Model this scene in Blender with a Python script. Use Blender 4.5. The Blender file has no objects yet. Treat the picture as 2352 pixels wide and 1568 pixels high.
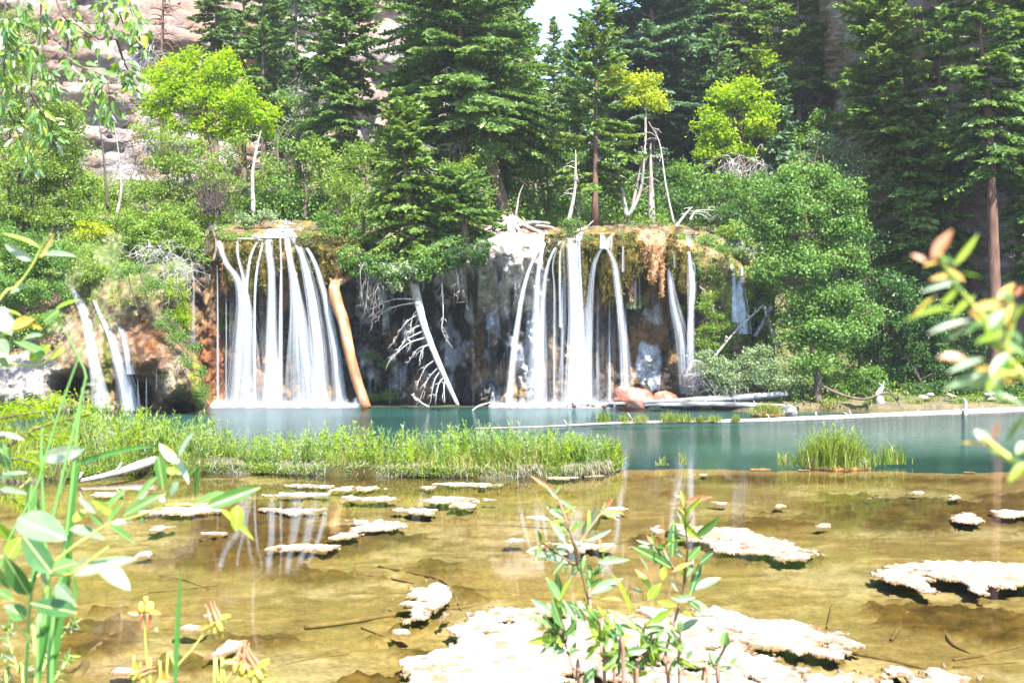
import bpy, math, random
import numpy as np
from mathutils import Vector, Matrix

# ---------------------------------------------------------------- camera, sky, sun, exposure
SC = bpy.context.scene
COL = SC.collection
FPX, CX, CY, CAMZ = 2522.0, 1176.0, 784.0, 2.1      # photograph measured in a 2352 x 1568 grid

cam_d = bpy.data.cameras.new('camera')
cam_d.sensor_width = 36.0
cam_d.lens = 36.0 * FPX / 2352.0
cam_d.clip_start = 0.05
cam_d.clip_end = 2000
cam_d.dof.use_dof = True
cam_d.dof.focus_distance = 26.0
cam_d.dof.aperture_fstop = 8.0
cam = bpy.data.objects.new('camera', cam_d)
COL.objects.link(cam)
cam.location = (0, 0, CAMZ)
cam.rotation_euler = (math.radians(90), 0, 0)
SC.camera = cam

SUN_DIR = Vector((0.30, -0.58, 0.95)).normalized()     # towards the sun
SUN_EL = math.asin(SUN_DIR.z)
SUN_AZ = math.atan2(SUN_DIR.x, SUN_DIR.y)
world = bpy.data.worlds.new('World')
SC.world = world
world.use_nodes = True
wn = world.node_tree
bg = wn.nodes['Background']
sky = wn.nodes.new('ShaderNodeTexSky')
sky.sky_type = 'NISHITA'
sky.sun_disc = False
sky.sun_elevation = SUN_EL
sky.sun_rotation = SUN_AZ
sky.altitude = 2000
sky.dust_density = 2.5
sky.air_density = 1.0
wn.links.new(sky.outputs[0], bg.inputs[0])
bg.inputs[1].default_value = 0.15
sun_d = bpy.data.lights.new('sun', 'SUN')
sun_d.energy = 4.8
sun_d.angle = math.radians(0.5)
sun_d.color = (1.0, 0.965, 0.90)
sun = bpy.data.objects.new('sun', sun_d)
COL.objects.link(sun)
sun.rotation_euler = SUN_DIR.to_track_quat('Z', 'Y').to_euler()
SC.view_settings.view_transform = 'Standard'
SC.view_settings.look = 'None'
SC.view_settings.exposure = 2.25
SC.view_settings.gamma = 1.0
SC.view_settings.use_curve_mapping = False
SC.render.engine = 'CYCLES'
SC.cycles.max_bounces = 8
SC.cycles.diffuse_bounces = 5
SC.cycles.glossy_bounces = 3
SC.cycles.transmission_bounces = 5
SC.cycles.transparent_max_bounces = 40
SC.cycles.caustics_reflective = False
SC.cycles.caustics_refractive = False
SC.cycles.use_denoising = True
SC.cycles.sample_clamp_indirect = 6.0

# ---------------------------------------------------------------- helpers
def at(px, py, Y):
    return np.array(((px - CX) * Y / FPX, Y, CAMZ - (py - CY) * Y / FPX))

def m_at(npx, Y):
    return npx * Y / FPX

def _h(ix, iy, iz, seed):
    h = (ix.astype(np.int64) * 374761393 + iy.astype(np.int64) * 668265263 + iz.astype(np.int64) * 2147483647 * 3 + seed * 974634777) & 0xFFFFFFFF
    h = ((h ^ (h >> 13)) * 1274126177) & 0xFFFFFFFF
    h = ((h ^ (h >> 15)) * 2246822519) & 0xFFFFFFFF
    return ((h ^ (h >> 16)) & 0xFFFFFF) / float(0xFFFFFF)

def vnoise(p, seed=0):
    f = np.floor(p); t = p - f; t = t * t * (3 - 2 * t)
    f = f.astype(np.int64)
    x, y, z = f[..., 0], f[..., 1], f[..., 2]
    r = 0
    for dx in (0, 1):
        wx = t[..., 0] if dx else 1 - t[..., 0]
        for dy in (0, 1):
            wy = t[..., 1] if dy else 1 - t[..., 1]
            for dz in (0, 1):
                wz = t[..., 2] if dz else 1 - t[..., 2]
                r = r + wx * wy * wz * _h(x + dx, y + dy, z + dz, seed)
    return r * 2 - 1

def fbm(p, seed=0, octv=4, gain=0.5, lac=2.03):
    a, s, r = 1.0, 0.0, 0
    q = p.copy()
    for o in range(octv):
        r = r + a * vnoise(q, seed + o * 17); s += a
        a *= gain; q = q * lac + 11.3
    return r / s

def cells(u, v, seed):
    """blocky cell value + distance to the cell border for jittered bricks"""
    row = np.floor(v)
    u2 = u + _h(row, row * 0, row * 0, seed) * 7.0
    best = np.full(u.shape, 9.0); sec = np.full(u.shape, 9.0); val = np.zeros(u.shape)
    iu, iv = np.floor(u), np.floor(v)
    for du in (-1, 0, 1):
        for dv in (-1, 0, 1):
            cu, cv = iu + du, iv + dv
            jx = cu + 0.15 + 0.7 * _h(cu, cv, cu * 0, seed); jy = cv + 0.15 + 0.7 * _h(cu, cv, cu * 0 + 3, seed)
            d = np.maximum(np.abs(u - jx) * 0.9, np.abs(v - jy)) + 0.25 * np.hypot(u - jx, v - jy)
            hv = _h(cu, cv, cu * 0 + 9, seed)
            m = d < best
            sec = np.where(m, best, np.minimum(sec, d))
            val = np.where(m, hv, val); best = np.where(m, d, best)
    return val, sec - best

def lobes(u, v, seed):
    """rounded lobes: distance to the nearest jittered centre (0 in the middle) and a value per lobe"""
    best = np.full(u.shape, 9.0); val = np.zeros(u.shape); iu, iv = np.floor(u), np.floor(v)
    for du in (-1, 0, 1):
        for dv in (-1, 0, 1):
            cu, cv = iu + du, iv + dv
            d = np.hypot(u - cu - _h(cu, cv, cu * 0, seed), v - cv - _h(cu, cv, cu * 0 + 3, seed))
            m = d < best; val = np.where(m, _h(cu, cv, cu * 0 + 9, seed), val); best = np.where(m, d, best)
    return best, val

def smooth(x, a, b):
    t = np.clip((x - a) / (b - a), 0, 1)
    return t * t * (3 - 2 * t)

def curve(xs, ys):
    return lambda x: np.interp(x, xs, ys)

def props(o, label=None, cat=None, group=None, kind=None):
    if label: o['label'] = label
    if cat: o['category'] = cat
    if group: o['group'] = group
    if kind: o['kind'] = kind
    return o

def mesh(name, V, F, mats, rnd=None, col=None, smooth_=False, mi=None):
    me = bpy.data.meshes.new(name)
    V = np.asarray(V, dtype=np.float32); F = np.asarray(F, dtype=np.int32)
    k = F.shape[1]
    me.vertices.add(len(V)); me.vertices.foreach_set('co', V.ravel())
    me.loops.add(F.size); me.loops.foreach_set('vertex_index', F.ravel())
    me.polygons.add(len(F)); me.polygons.foreach_set('loop_start', np.arange(0, F.size, k, dtype=np.int32))
    if not isinstance(mats, (list, tuple)): mats = [mats]
    for m in mats: me.materials.append(m)
    if mi is not None: me.polygons.foreach_set('material_index', np.asarray(mi, dtype=np.int32))
    me.update(calc_edges=True)
    if rnd is not None:
        rnd = np.asarray(rnd, dtype=np.float32)
        a = me.attributes.new('rnd', 'FLOAT', 'FACE' if len(rnd) == len(F) else 'POINT')
        a.data.foreach_set('value', rnd)
    if col is not None:
        c = np.ones((len(V), 4), dtype=np.float32); c[:, :3] = np.clip(col, 0, 1)
        a = me.attributes.new('col', 'FLOAT_COLOR', 'POINT')
        a.data.foreach_set('color', c.ravel())
    if smooth_:
        me.polygons.foreach_set('use_smooth', np.ones(len(F), dtype=bool))
    return me

def link(name, me, parent=None, loc=None):
    o = bpy.data.objects.new(name, me); COL.objects.link(o)
    if parent is not None: o.parent = parent
    if loc is not None: o.location = loc
    return o

def empty(name, loc, label=None, cat=None, group=None):
    o = bpy.data.objects.new(name, None); COL.objects.link(o)
    o.location = [float(v) for v in loc]; o.empty_display_size = 0.2
    return props(o, label, cat, group)

class Geo:
    def __init__(s): s.V, s.F, s.R, s.M, s.n = [], [], [], [], 0
    def add(s, V, F, r=0.5, mi=0):
        V = np.asarray(V, float); F = np.asarray(F, int)
        s.V.append(V); s.F.append(F + s.n); s.n += len(V)
        s.R.append(np.broadcast_to(np.asarray(r, float), (len(F),)))
        s.M.append(np.full(len(F), mi))
    def build(s, name, mats, parent=None, origin=None, smooth_=False):
        V = np.concatenate(s.V); F = np.concatenate(s.F)
        if parent is not None: V = V - np.array(parent.location)
        elif origin is not None: V = V - np.asarray(origin)
        me = mesh(name, V, F, mats, rnd=np.concatenate(s.R), smooth_=smooth_, mi=np.concatenate(s.M))
        return link(name, me, parent, None if (parent is not None or origin is None) else [float(v) for v in origin])

def tube(P, R, n=7, seed=0, rough=0.0):
    P = np.asarray(P, float); R = np.asarray(R, float) * np.ones(len(P))
    T = np.gradient(P, axis=0); T /= np.linalg.norm(T, axis=1)[:, None] + 1e-9
    up = np.array([0.0, 0, 1]) if abs(T[0, 2]) < 0.8 else np.array([1.0, 0, 0])
    rings = []
    A = np.cross(T[0], up); A /= np.linalg.norm(A)
    ang = np.arange(n) * 2 * np.pi / n
    rg = np.random.default_rng(seed)
    for i in range(len(P)):
        A = A - T[i] * A.dot(T[i]); A /= np.linalg.norm(A) + 1e-9
        B = np.cross(T[i], A)
        rr = R[i] * (1 + rough * rg.uniform(-1, 1, n))
        rings.append(P[i] + (np.cos(ang) * rr)[:, None] * A + (np.sin(ang) * rr)[:, None] * B)
    rings = [P[0] + (rings[0] - P[0]) * 0.02] + rings + [P[-1] + (rings[-1] - P[-1]) * 0.02]
    V = np.concatenate(rings); k = len(rings)
    i, j = np.meshgrid(np.arange(k - 1), np.arange(n), indexing='ij')
    i, j = i.ravel(), j.ravel(); j2 = (j + 1) % n
    return V, np.stack([i * n + j, i * n + j2, (i + 1) * n + j2, (i + 1) * n + j], 1)

def spline(pts, m):
    """Catmull-Rom resample, m points per span"""
    p = np.asarray(pts, float)
    if len(p) < 3:
        return np.stack([p[0] + (p[-1] - p[0]) * t for t in np.linspace(0, 1, m + 1)])
    q = np.vstack([2 * p[0] - p[1], p, 2 * p[-1] - p[-2]])
    out = []
    for i in range(1, len(q) - 2):
        for t in np.arange(m) / m:
            a, b, c, d = q[i - 1], q[i], q[i + 1], q[i + 2]
            out.append(0.5 * (2 * b + (c - a) * t + (2 * a - 5 * b + 4 * c - d) * t * t + (-a + 3 * b - 3 * c + d) * t ** 3))
    out.append(p[-1])
    return np.array(out)

def quadgrid(nr, nc, keep=None):
    i, j = np.meshgrid(np.arange(nr - 1), np.arange(nc - 1), indexing='ij')
    i, j = i.ravel(), j.ravel()
    F = np.stack([i * nc + j, i * nc + j + 1, (i + 1) * nc + j + 1, (i + 1) * nc + j], 1)
    return F

def leaf_quads(C, D, L, W, N):
    """rhombic leaves: centres C, axis D, normal N (n,3)"""
    D = D / (np.linalg.norm(D, axis=1)[:, None] + 1e-9)
    S = np.cross(D, N); S /= np.linalg.norm(S, axis=1)[:, None] + 1e-9
    L = np.broadcast_to(L, (len(C),))[:, None]; W = np.broadcast_to(W, (len(C),))[:, None]
    fold = np.cross(S, D) * W * 0.25
    V = np.stack([C - D * L / 2, C - D * L * 0.05 + S * W / 2 + fold, C + D * L / 2, C - D * L * 0.05 - S * W / 2 + fold], 1).reshape(-1, 3)
    F = np.arange(len(C) * 4).reshape(-1, 4)
    return V, F

def rand_dirs(rg, n, up=0.0):
    v = rg.normal(size=(n, 3)); v[:, 2] += up
    return v / (np.linalg.norm(v, axis=1)[:, None] + 1e-9)

# ---------------------------------------------------------------- materials
def nt(name):
    m = bpy.data.materials.new(name); m.use_nodes = True
    t = m.node_tree; t.nodes.clear()
    return m, t, t.nodes, t.links

def out(t, l, sh):
    o = t.nodes.new('ShaderNodeOutputMaterial'); l.new(sh, o.inputs['Surface'])

def ramp(n, l, fac, stops):
    r = n.new('ShaderNodeValToRGB')
    while len(r.color_ramp.elements) < len(stops): r.color_ramp.elements.new(0.5)
    for e, (p, c) in zip(r.color_ramp.elements, stops):
        e.position = p; e.color = (*c, 1)
    if fac is not None: l.new(fac, r.inputs[0])
    return r.outputs[0]

def noise(n, l, scale, detail=4, vec=None, rough=0.55, stretch=None):
    x = n.new('ShaderNodeTexNoise'); x.inputs['Scale'].default_value = scale
    x.inputs['Detail'].default_value = detail; x.inputs['Roughness'].default_value = rough
    tc = n.new('ShaderNodeNewGeometry')
    src = tc.outputs['Position']
    if stretch:
        mp = n.new('ShaderNodeMapping'); mp.inputs['Scale'].default_value = stretch
        l.new(src, mp.inputs[0]); src = mp.outputs[0]
    l.new(src, x.inputs['Vector'])
    return x.outputs['Fac']

def mixc(n, l, a, b, fac, mode='MIX'):
    m = n.new('ShaderNodeMix'); m.data_type = 'RGBA'; m.blend_type = mode
    for sock, v in ((m.inputs[6], a), (m.inputs[7], b), (m.inputs[0], fac)):
        if isinstance(v, (tuple, list)): sock.default_value = (*v, 1)
        elif isinstance(v, (int, float)): sock.default_value = v
        else: l.new(v, sock)
    return m.outputs[2]

def foliage(name, ca, cb, trans=0.45, rough=0.5, cc=None):
    """leaf colour from a per-leaf random value, thin leaves let light through"""
    m, t, n, l = nt(name)
    a = n.new('ShaderNodeAttribute'); a.attribute_name = 'rnd'
    cc = cc or cb
    c = ramp(n, l, a.outputs['Fac'], [(0.0, ca), (0.75, cb), (1.0, cc)])
    big = noise(n, l, 0.9, 2)
    c = mixc(n, l, c, (0.75, 0.8, 0.6), big, 'MULTIPLY')
    p = n.new('ShaderNodeBsdfPrincipled'); l.new(c, p.inputs['Base Color'])
    p.inputs['Roughness'].default_value = rough
    p.inputs['Specular IOR Level'].default_value = 0.35
    tr = n.new('ShaderNodeBsdfTranslucent')
    ct = mixc(n, l, c, (1.0, 1.0, 0.45), 1.0, 'MULTIPLY'); l.new(ct, tr.inputs[0])
    mx = n.new('ShaderNodeMixShader'); mx.inputs[0].default_value = trans
    l.new(p.outputs[0], mx.inputs[1]); l.new(tr.outputs[0], mx.inputs[2])
    out(t, l, mx.outputs[0])
    return m

def solid(name, stops, scale=6, rough=0.8, bump=0.3, bscale=20, stretch=None, dist=0.02, spec=0.3):
    m, t, n, l = nt(name)
    f = noise(n, l, scale, 6, stretch=stretch)
    c = ramp(n, l, f, stops)
    p = n.new('ShaderNodeBsdfPrincipled'); l.new(c, p.inputs['Base Color'])
    p.inputs['Roughness'].default_value = rough; p.inputs['Specular IOR Level'].default_value = spec
    if bump:
        b = n.new('ShaderNodeBump'); b.inputs['Strength'].default_value = bump; b.inputs['Distance'].default_value = dist
        l.new(noise(n, l, bscale, 6, stretch=stretch), b.inputs['Height']); l.new(b.outputs[0], p.inputs['Normal'])
    out(t, l, p.outputs[0])
    return m

def vcol(name, rough=0.8, bscale=14, bump=0.6, dist=0.05, fine=18, lo=0.55, hi=1.35, spec=0.3, wet=False):
    """base colour from the mesh's own colours, broken up by fine grain"""
    m, t, n, l = nt(name)
    a = n.new('ShaderNodeAttribute'); a.attribute_name = 'col'
    g = ramp(n, l, noise(n, l, fine, 6, rough=0.65), [(0.3, (lo,) * 3), (0.7, (hi,) * 3)])
    c = mixc(n, l, a.outputs['Color'], g, 1.0, 'MULTIPLY')
    p = n.new('ShaderNodeBsdfPrincipled'); l.new(c, p.inputs['Base Color'])
    p.inputs['Roughness'].default_value = rough; p.inputs['Specular IOR Level'].default_value = spec
    b = n.new('ShaderNodeBump'); b.inputs['Strength'].default_value = bump; b.inputs['Distance'].default_value = dist
    l.new(noise(n, l, bscale, 8, rough=0.65), b.inputs['Height']); l.new(b.outputs[0], p.inputs['Normal'])
    out(t, l, p.outputs[0])
    return m

M = {}
M['bark'] = solid('bark', [(0.3, (0.05, 0.035, 0.028)), (0.7, (0.16, 0.11, 0.085))], 8, 0.9, 0.8, 14, (1, 1, 0.25))
M['bark_red'] = solid('bark_red', [(0.3, (0.055, 0.03, 0.022)), (0.7, (0.15, 0.082, 0.058))], 8, 0.9, 0.8, 14, (1, 1, 0.2))
M['bark_grey'] = solid('bark_grey', [(0.3, (0.14, 0.12, 0.105)), (0.7, (0.36, 0.32, 0.29))], 8, 0.9, 0.6, 14, (1, 1, 0.25))
M['deadwood'] = solid('deadwood', [(0.3, (0.20, 0.175, 0.155)), (0.7, (0.44, 0.41, 0.38))], 9, 0.8, 0.5, 18, (1, 1, 0.3))
M['greywood'] = solid('greywood', [(0.35, (0.05, 0.047, 0.045)), (0.5, (0.17, 0.165, 0.165)), (0.7, (0.36, 0.35, 0.34))], 5, 0.85, 0.7, 16, (0.25, 1, 1))
M['orangewood'] = solid('orangewood', [(0.3, (0.16, 0.06, 0.02)), (0.5, (0.28, 0.13, 0.05)), (0.68, (0.36, 0.25, 0.15))], 4, 0.6, 0.5, 12, (1, 1, 0.3), spec=0.5)
M['twig'] = solid('twig', [(0.3, (0.03, 0.022, 0.02)), (0.7, (0.10, 0.07, 0.06))], 20, 0.8, 0)
M['stem_green'] = solid('stem_green', [(0.3, (0.22, 0.30, 0.05)), (0.7, (0.42, 0.40, 0.10))], 12, 0.6, 0)
M['stem_red'] = solid('stem_red', [(0.3, (0.14, 0.07, 0.045)), (0.7, (0.26, 0.14, 0.09))], 12, 0.6, 0)
M['root'] = solid('root', [(0.3, (0.16, 0.12, 0.10)), (0.7, (0.42, 0.34, 0.29))], 8, 0.9, 0.6, 16)
M['sunkwood'] = solid('sunkwood', [(0.3, (0.07, 0.045, 0.015)), (0.7, (0.18, 0.12, 0.045))], 8, 0.9, 0.6, 20)
M['leaf_bright'] = foliage('maple_leaves', (0.25, 0.40, 0.010), (0.40, 0.55, 0.012), 0.62, cc=(0.48, 0.58, 0.015))
M['leaf_light'] = foliage('light_leaves', (0.12, 0.21, 0.03), (0.25, 0.37, 0.06), 0.5, cc=(0.36, 0.42, 0.08))
M['leaf_fresh'] = foliage('fresh_leaves', (0.10, 0.20, 0.045), (0.19, 0.33, 0.085), 0.5, cc=(0.28, 0.40, 0.12))
M['leaf_mid'] = foliage('green_leaves', (0.08, 0.18, 0.035), (0.18, 0.32, 0.065), 0.5, cc=(0.26, 0.36, 0.09))
M['leaf_dark'] = foliage('shade_leaves', (0.035, 0.09, 0.028), (0.075, 0.165, 0.045), 0.45)
M['leaf_pale'] = foliage('pale_leaves', (0.15, 0.22, 0.10), (0.28, 0.36, 0.20), 0.35)
M['leaf_yellow'] = foliage('yellow_leaves', (0.34, 0.42, 0.02), (0.50, 0.54, 0.03), 0.5)
M['needle_green'] = foliage('green_needles', (0.075, 0.14, 0.035), (0.16, 0.26, 0.07), 0.42, cc=(0.17, 0.22, 0.055))
M['needle_dark'] = foliage('dark_needles', (0.06, 0.115, 0.04), (0.125, 0.215, 0.07), 0.42)
M['needle_blue'] = foliage('blue_needles', (0.065, 0.13, 0.08), (0.14, 0.24, 0.14), 0.42)
M['needle_light'] = foliage('light_needles', (0.085, 0.155, 0.03), (0.19, 0.28, 0.06), 0.4, cc=(0.28, 0.28, 0.06))
M['grass'] = foliage('grass_blades', (0.10, 0.18, 0.02), (0.26, 0.34, 0.045), 0.5, cc=(0.46, 0.37, 0.16))
M['straw'] = foliage('straw', (0.16, 0.12, 0.08), (0.36, 0.32, 0.26), 0.3)
M['moss'] = solid('moss', [(0.3, (0.022, 0.018, 0.005)), (0.5, (0.07, 0.055, 0.01)), (0.72, (0.16, 0.11, 0.02))], 7, 0.95, 1.0, 30, None, 0.05, 0.1)
M['tufa'] = solid('orange_tufa', [(0.3, (0.14, 0.06, 0.03)), (0.5, (0.36, 0.17, 0.08)), (0.72, (0.55, 0.32, 0.20))], 4, 0.8, 1.0, 22, (1, 1, 0.4), 0.05)
M['rock'] = vcol('travertine', bscale=7, bump=1.0, dist=.10, fine=11, lo=.45, hi=1.5)
M['crustv'] = vcol('algae_crust', rough=.95, bscale=40, bump=.4, dist=.008, fine=34, lo=.72, hi=1.22)
M['cliffm'] = vcol('cliff_rock', rough=0.9, bscale=3.0, bump=0.8, dist=0.25, fine=2.5, lo=0.6, hi=1.35)
M['soil'] = vcol('soil', rough=1.0, fine=5, bscale=6)
M['bedm'] = vcol('lake_bed_sand', rough=1.0, bscale=9, bump=0.5, dist=0.03, fine=22, lo=0.62, hi=1.3, spec=0.0)
M['moss_leaf'] = foliage('moss_strands', (0.028, 0.028, 0.006), (0.09, 0.08, 0.012), .15, .9, cc=(0.19, .15, .025))
M['tufa_leaf'] = foliage('tufa_fringe', (0.12, 0.06, 0.02), (0.30, 0.16, 0.06), .1, .9)
M['crust'] = solid('algae_crust', [(0.30, (0.10, 0.055, 0.025)), (0.42, (0.17, 0.12, 0.08)), (0.58, (0.25, 0.205, 0.17))], 11, 0.95, 0.35, 50, None, 0.008)
M['algae'] = solid('brown_algae', [(0.3, (0.04, 0.02, 0.008)), (0.5, (0.14, 0.08, 0.02)), (0.7, (0.26, 0.17, 0.05))], 9, 0.9, 1.0, 22, None, 0.05)
M['redrock'] = solid('red_rock', [(0.3, (0.24, 0.045, 0.015)), (0.5, (0.32, 0.11, 0.07)), (0.7, (0.40, 0.26, 0.23))], 2.2, 0.35, 0.8, 9, None, 0.06, 0.6)

def water_material():
    m, t, n, l = nt('water')
    geo = n.new('ShaderNodeNewGeometry')
    sep = n.new('ShaderNodeSeparateXYZ'); l.new(geo.outputs['Position'], sep.inputs[0])
    mr = n.new('ShaderNodeMapRange'); l.new(sep.outputs['Y'], mr.inputs[0])
    mr.inputs[1].default_value = 17.0; mr.inputs[2].default_value = 30.0
    mr.inputs[3].default_value = 0.012; mr.inputs[4].default_value = 0.9
    b = n.new('ShaderNodeBump'); b.inputs['Distance'].default_value = 0.035
    l.new(mr.outputs[0], b.inputs['Strength'])
    l.new(noise(n, l, 3.2, 5, stretch=(0.8, 1.6, 1), rough=0.6), b.inputs['Height'])
    gl = n.new('ShaderNodeBsdfGlossy'); gl.inputs['Roughness'].default_value = 0.035
    l.new(b.outputs[0], gl.inputs['Normal'])
    tr = n.new('ShaderNodeBsdfTransparent'); tr.inputs[0].default_value = (0.97, 0.96, 0.88, 1)
    fr = n.new('ShaderNodeFresnel'); fr.inputs['IOR'].default_value = 1.333
    l.new(b.outputs[0], fr.inputs['Normal'])
    # rippled water hides part of its own mirror at a glancing view
    m2 = n.new('ShaderNodeMapRange'); l.new(sep.outputs['Y'], m2.inputs[0]); m2.inputs[1].default_value = 18.0; m2.inputs[2].default_value = 23.0; m2.inputs[3].default_value = 1.0; m2.inputs[4].default_value = .60
    mm = n.new('ShaderNodeMath'); mm.operation = 'MULTIPLY'; l.new(fr.outputs[0], mm.inputs[0]); l.new(m2.outputs[0], mm.inputs[1])
    mx = n.new('ShaderNodeMixShader'); l.new(mm.outputs[0], mx.inputs[0])
    l.new(tr.outputs[0], mx.inputs[1]); l.new(gl.outputs[0], mx.inputs[2])
    out(t, l, mx.outputs[0])
    return m
M['water'] = water_material()

def fall_material():
    """aerated falling water: white threads with clear gaps"""
    m, t, n, l = nt('falling_water')
    a = n.new('ShaderNodeAttribute'); a.attribute_name = 'rnd'
    d = n.new('ShaderNodeBsdfDiffuse'); d.inputs[0].default_value = (0.78, 0.82, 0.88, 1)
    tl = n.new('ShaderNodeBsdfTranslucent'); tl.inputs[0].default_value = (0.78, 0.82, 0.88, 1)
    m1 = n.new('ShaderNodeMixShader'); m1.inputs[0].default_value = 0.5
    l.new(d.outputs[0], m1.inputs[1]); l.new(tl.outputs[0], m1.inputs[2])
    tp = n.new('ShaderNodeBsdfTransparent')
    s = noise(n, l, 9.0, 3, stretch=(1, 1, 0.06))
    mr = n.new('ShaderNodeMapRange'); l.new(s, mr.inputs[0])
    mr.inputs[1].default_value = 0.3; mr.inputs[2].default_value = 0.7; mr.inputs[3].default_value = 0.45; mr.inputs[4].default_value = 1.3
    mu = n.new('ShaderNodeMath'); mu.operation = 'MULTIPLY'; mu.use_clamp = True
    l.new(a.outputs['Fac'], mu.inputs[0]); l.new(mr.outputs[0], mu.inputs[1])
    mx = n.new('ShaderNodeMixShader'); l.new(mu.outputs[0], mx.inputs[0])
    l.new(tp.outputs[0], mx.inputs[1]); l.new(m1.outputs[0], mx.inputs[2])
    out(t, l, mx.outputs[0])
    return m
M['fall'] = fall_material()

# ---------------------------------------------------------------- ground, lake bed, water
def ground_z(X, Y):
    X = np.asarray(X, float); Y = np.asarray(Y, float)
    XL = np.interp(Y, [0, 8, 16, 17.5, 20.5, 22, 33], [-4.6, -4.9, -7.6, -7.8, -9.0, -9.6, -15.5])
    XR = np.where(Y < 33.5, 40.0, np.interp(Y, [33.5, 34.5, 36], [20, 6.6, 6.3]))
    terr = 6.1 + 0.13 * np.clip(Y - 39, 0, 12) + 0.22 * np.clip(Y - 51, 0, 60)
    terr = terr + np.clip(-X - 12, 0, 30) * 0.12 + 0.35 * fbm(np.stack([X * .25, Y * .25, X * 0], -1), 5, 3)
    back = np.where(X < 6.3, smooth(Y, 41.2, 41.7), smooth(Y, 34.6, 45.0))
    z = -3.2 + (terr + 3.2) * back
    rb = 0.12 + 0.14 * np.clip(Y - 34.4, 0, 9)
    rb = rb + (terr - rb) * smooth(Y, 38.5, 47)
    inr = (X > XR) & (Y > 34.0)
    z = np.where(inr, np.maximum(-3.2 + (rb + 3.2) * smooth(X - XR, 0, .4), -3.2), z)
    dl = XL - X
    lb = 0.22 + 0.10 * np.clip(dl, 0, 4) + np.clip(Y - 33.2, 0, 5.2) * 1.15
    lb = np.minimum(np.maximum(lb, 0), np.maximum(terr, 0))
    z = np.where(dl > 0, np.maximum(z, -0.6 + (lb + 0.6) * smooth(dl, -0.2, 0.6)), z)
    near = 0.30 + 0.02 * fbm(np.stack([X, Y, X * 0], -1), 3, 3)
    z = np.maximum(z, near - 3.5 * smooth(Y, 3.3, 4.3))
    return z

gx = np.concatenate([np.linspace(-75, -24, 40), np.linspace(-23.5, 23.5, 120), np.linspace(24, 75, 40)])
gy = np.concatenate([np.linspace(-20, 2.5, 16), np.linspace(3, 50, 120), np.linspace(50.6, 130, 90)])
GX, GY = np.meshgrid(gx, gy)
GZ = ground_z(GX, GY)
pp = np.stack([GX, GY, GZ], -1)
f1 = fbm(pp * 0.8, 7, 4)[..., None]
gc = np.array([0.10, 0.085, 0.045]) + f1 * np.array([0.05, 0.02, 0.02])
gc = np.where(f1 > 0.0, gc, np.array([0.05, 0.08, 0.022]))
me = mesh('ground', pp.reshape(-1, 3), quadgrid(len(gy), len(gx)), M['soil'], col=gc.reshape(-1, 3), smooth_=True)
props(link('ground', me), kind='structure')

# bed: shallow sand in front of the drowned ledge, a deep basin behind it
def ledge_y(X):
    return 18.15 + 0.25 * np.sin(X * 0.6) + 0.12 * np.sin(X * 2.3 + 1)

def bed_algae(px, py):
    """where brown algae carpets the sand (positions measured in the photograph)"""
    w = 0
    for cx, cy, rx, ry, a in [(2100, 1170, 330, 55, 1.1), (1760, 1190, 180, 40, .55), (2170, 1395, 170, 38, 1.4), (2320, 1420, 130, 40, 1.3),
                              (1880, 1270, 60, 26, .9), (600, 1445, 190, 32, 1.2), (420, 1510, 170, 34, 1.0), (210, 1430, 130, 60, .8),
                              (720, 1300, 150, 24, 1.0), (1010, 1285, 90, 30, .6), (610, 1215, 230, 70, .95), (900, 1225, 180, 18, .7), (560, 1260, 240, 40, .8),
                              (1070, 1340, 60, 40, .5), (700, 1110, 700, 20, .9), (860, 1550, 110, 30, 1.3), (990, 1475, 70, 26, .5),
                              (1700, 1272, 130, 22, .7), (1480, 1225, 60, 22, 1.1), (1900, 1090, 600, 14, 0.9), (1290, 1250, 90, 14, 1.0),
                              (1590, 1545, 200, 24, .7), (1850, 1480, 120, 22, .5)]:
        w = np.maximum(w, a * np.exp(-(((px - cx) / rx) ** 2 + ((py - cy) / ry) ** 2) * 1.2))
    return w

rowY = np.geomspace(3.6, 19.2, 280)
colp = np.arange(-260, 2620, 8.0)
PY, = [CY + CAMZ * FPX / rowY]
BX = (colp[None, :] - CX) * rowY[:, None] / FPX
BY = np.repeat(rowY[:, None], len(colp), 1)
P3 = np.stack([BX, BY, BX * 0], -1)
wal = bed_algae(np.repeat(colp[None], len(rowY), 0), np.repeat(PY[:, None], len(colp), 1))
nz = fbm(P3 * 1.3, 21, 5); nf = fbm(P3 * np.array([6.0, 9.0, 1]), 31, 5)
alg = smooth(wal + 0.75 * nz + 0.45 * nf, 0.30, 0.62)
dep = -0.095 + 0.035 * fbm(P3 * 0.35, 4, 3) + 0.012 * nf
dep = dep + alg * (0.02 + 0.09 * np.abs(fbm(P3 * 7, 41, 4)))
lg = ledge_y(BX)
dep = dep + 0.13 * np.exp(-((BY - lg + 0.25) / 0.25) ** 2) * (0.75 + 0.4 * nf)
dep = np.minimum(dep, -0.025)
dep = np.where(BY > lg, dep - 3.0 * smooth(BY - lg, 0.0, 0.8), dep)
sand = np.array([0.170, 0.126, 0.044])
warm = smooth(nz, -0.3, 0.5)[..., None]
bc = sand * (0.80 + 0.28 * warm) + smooth(fbm(P3 * 0.7, 77, 4) + .5 * nf, .0, .4)[..., None] * np.array([0.06, 0.058, 0.042])
spk = (_h(np.floor(BX * 28), np.floor(BY * 16), BX.astype(int) * 0, 5) > 0.992)[..., None]
bc = bc * (1 + .35 * fbm(P3 * np.array([3, 7, 1]), 55, 5)[..., None]) * (1 + .25 * nf[..., None])
ac = np.array([0.055, 0.033, 0.007]) + nf[..., None] * np.array([0.06, 0.035, 0.006])
bc = bc * (1 - alg[..., None] * 0.9) + ac * alg[..., None] * 0.9
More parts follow.
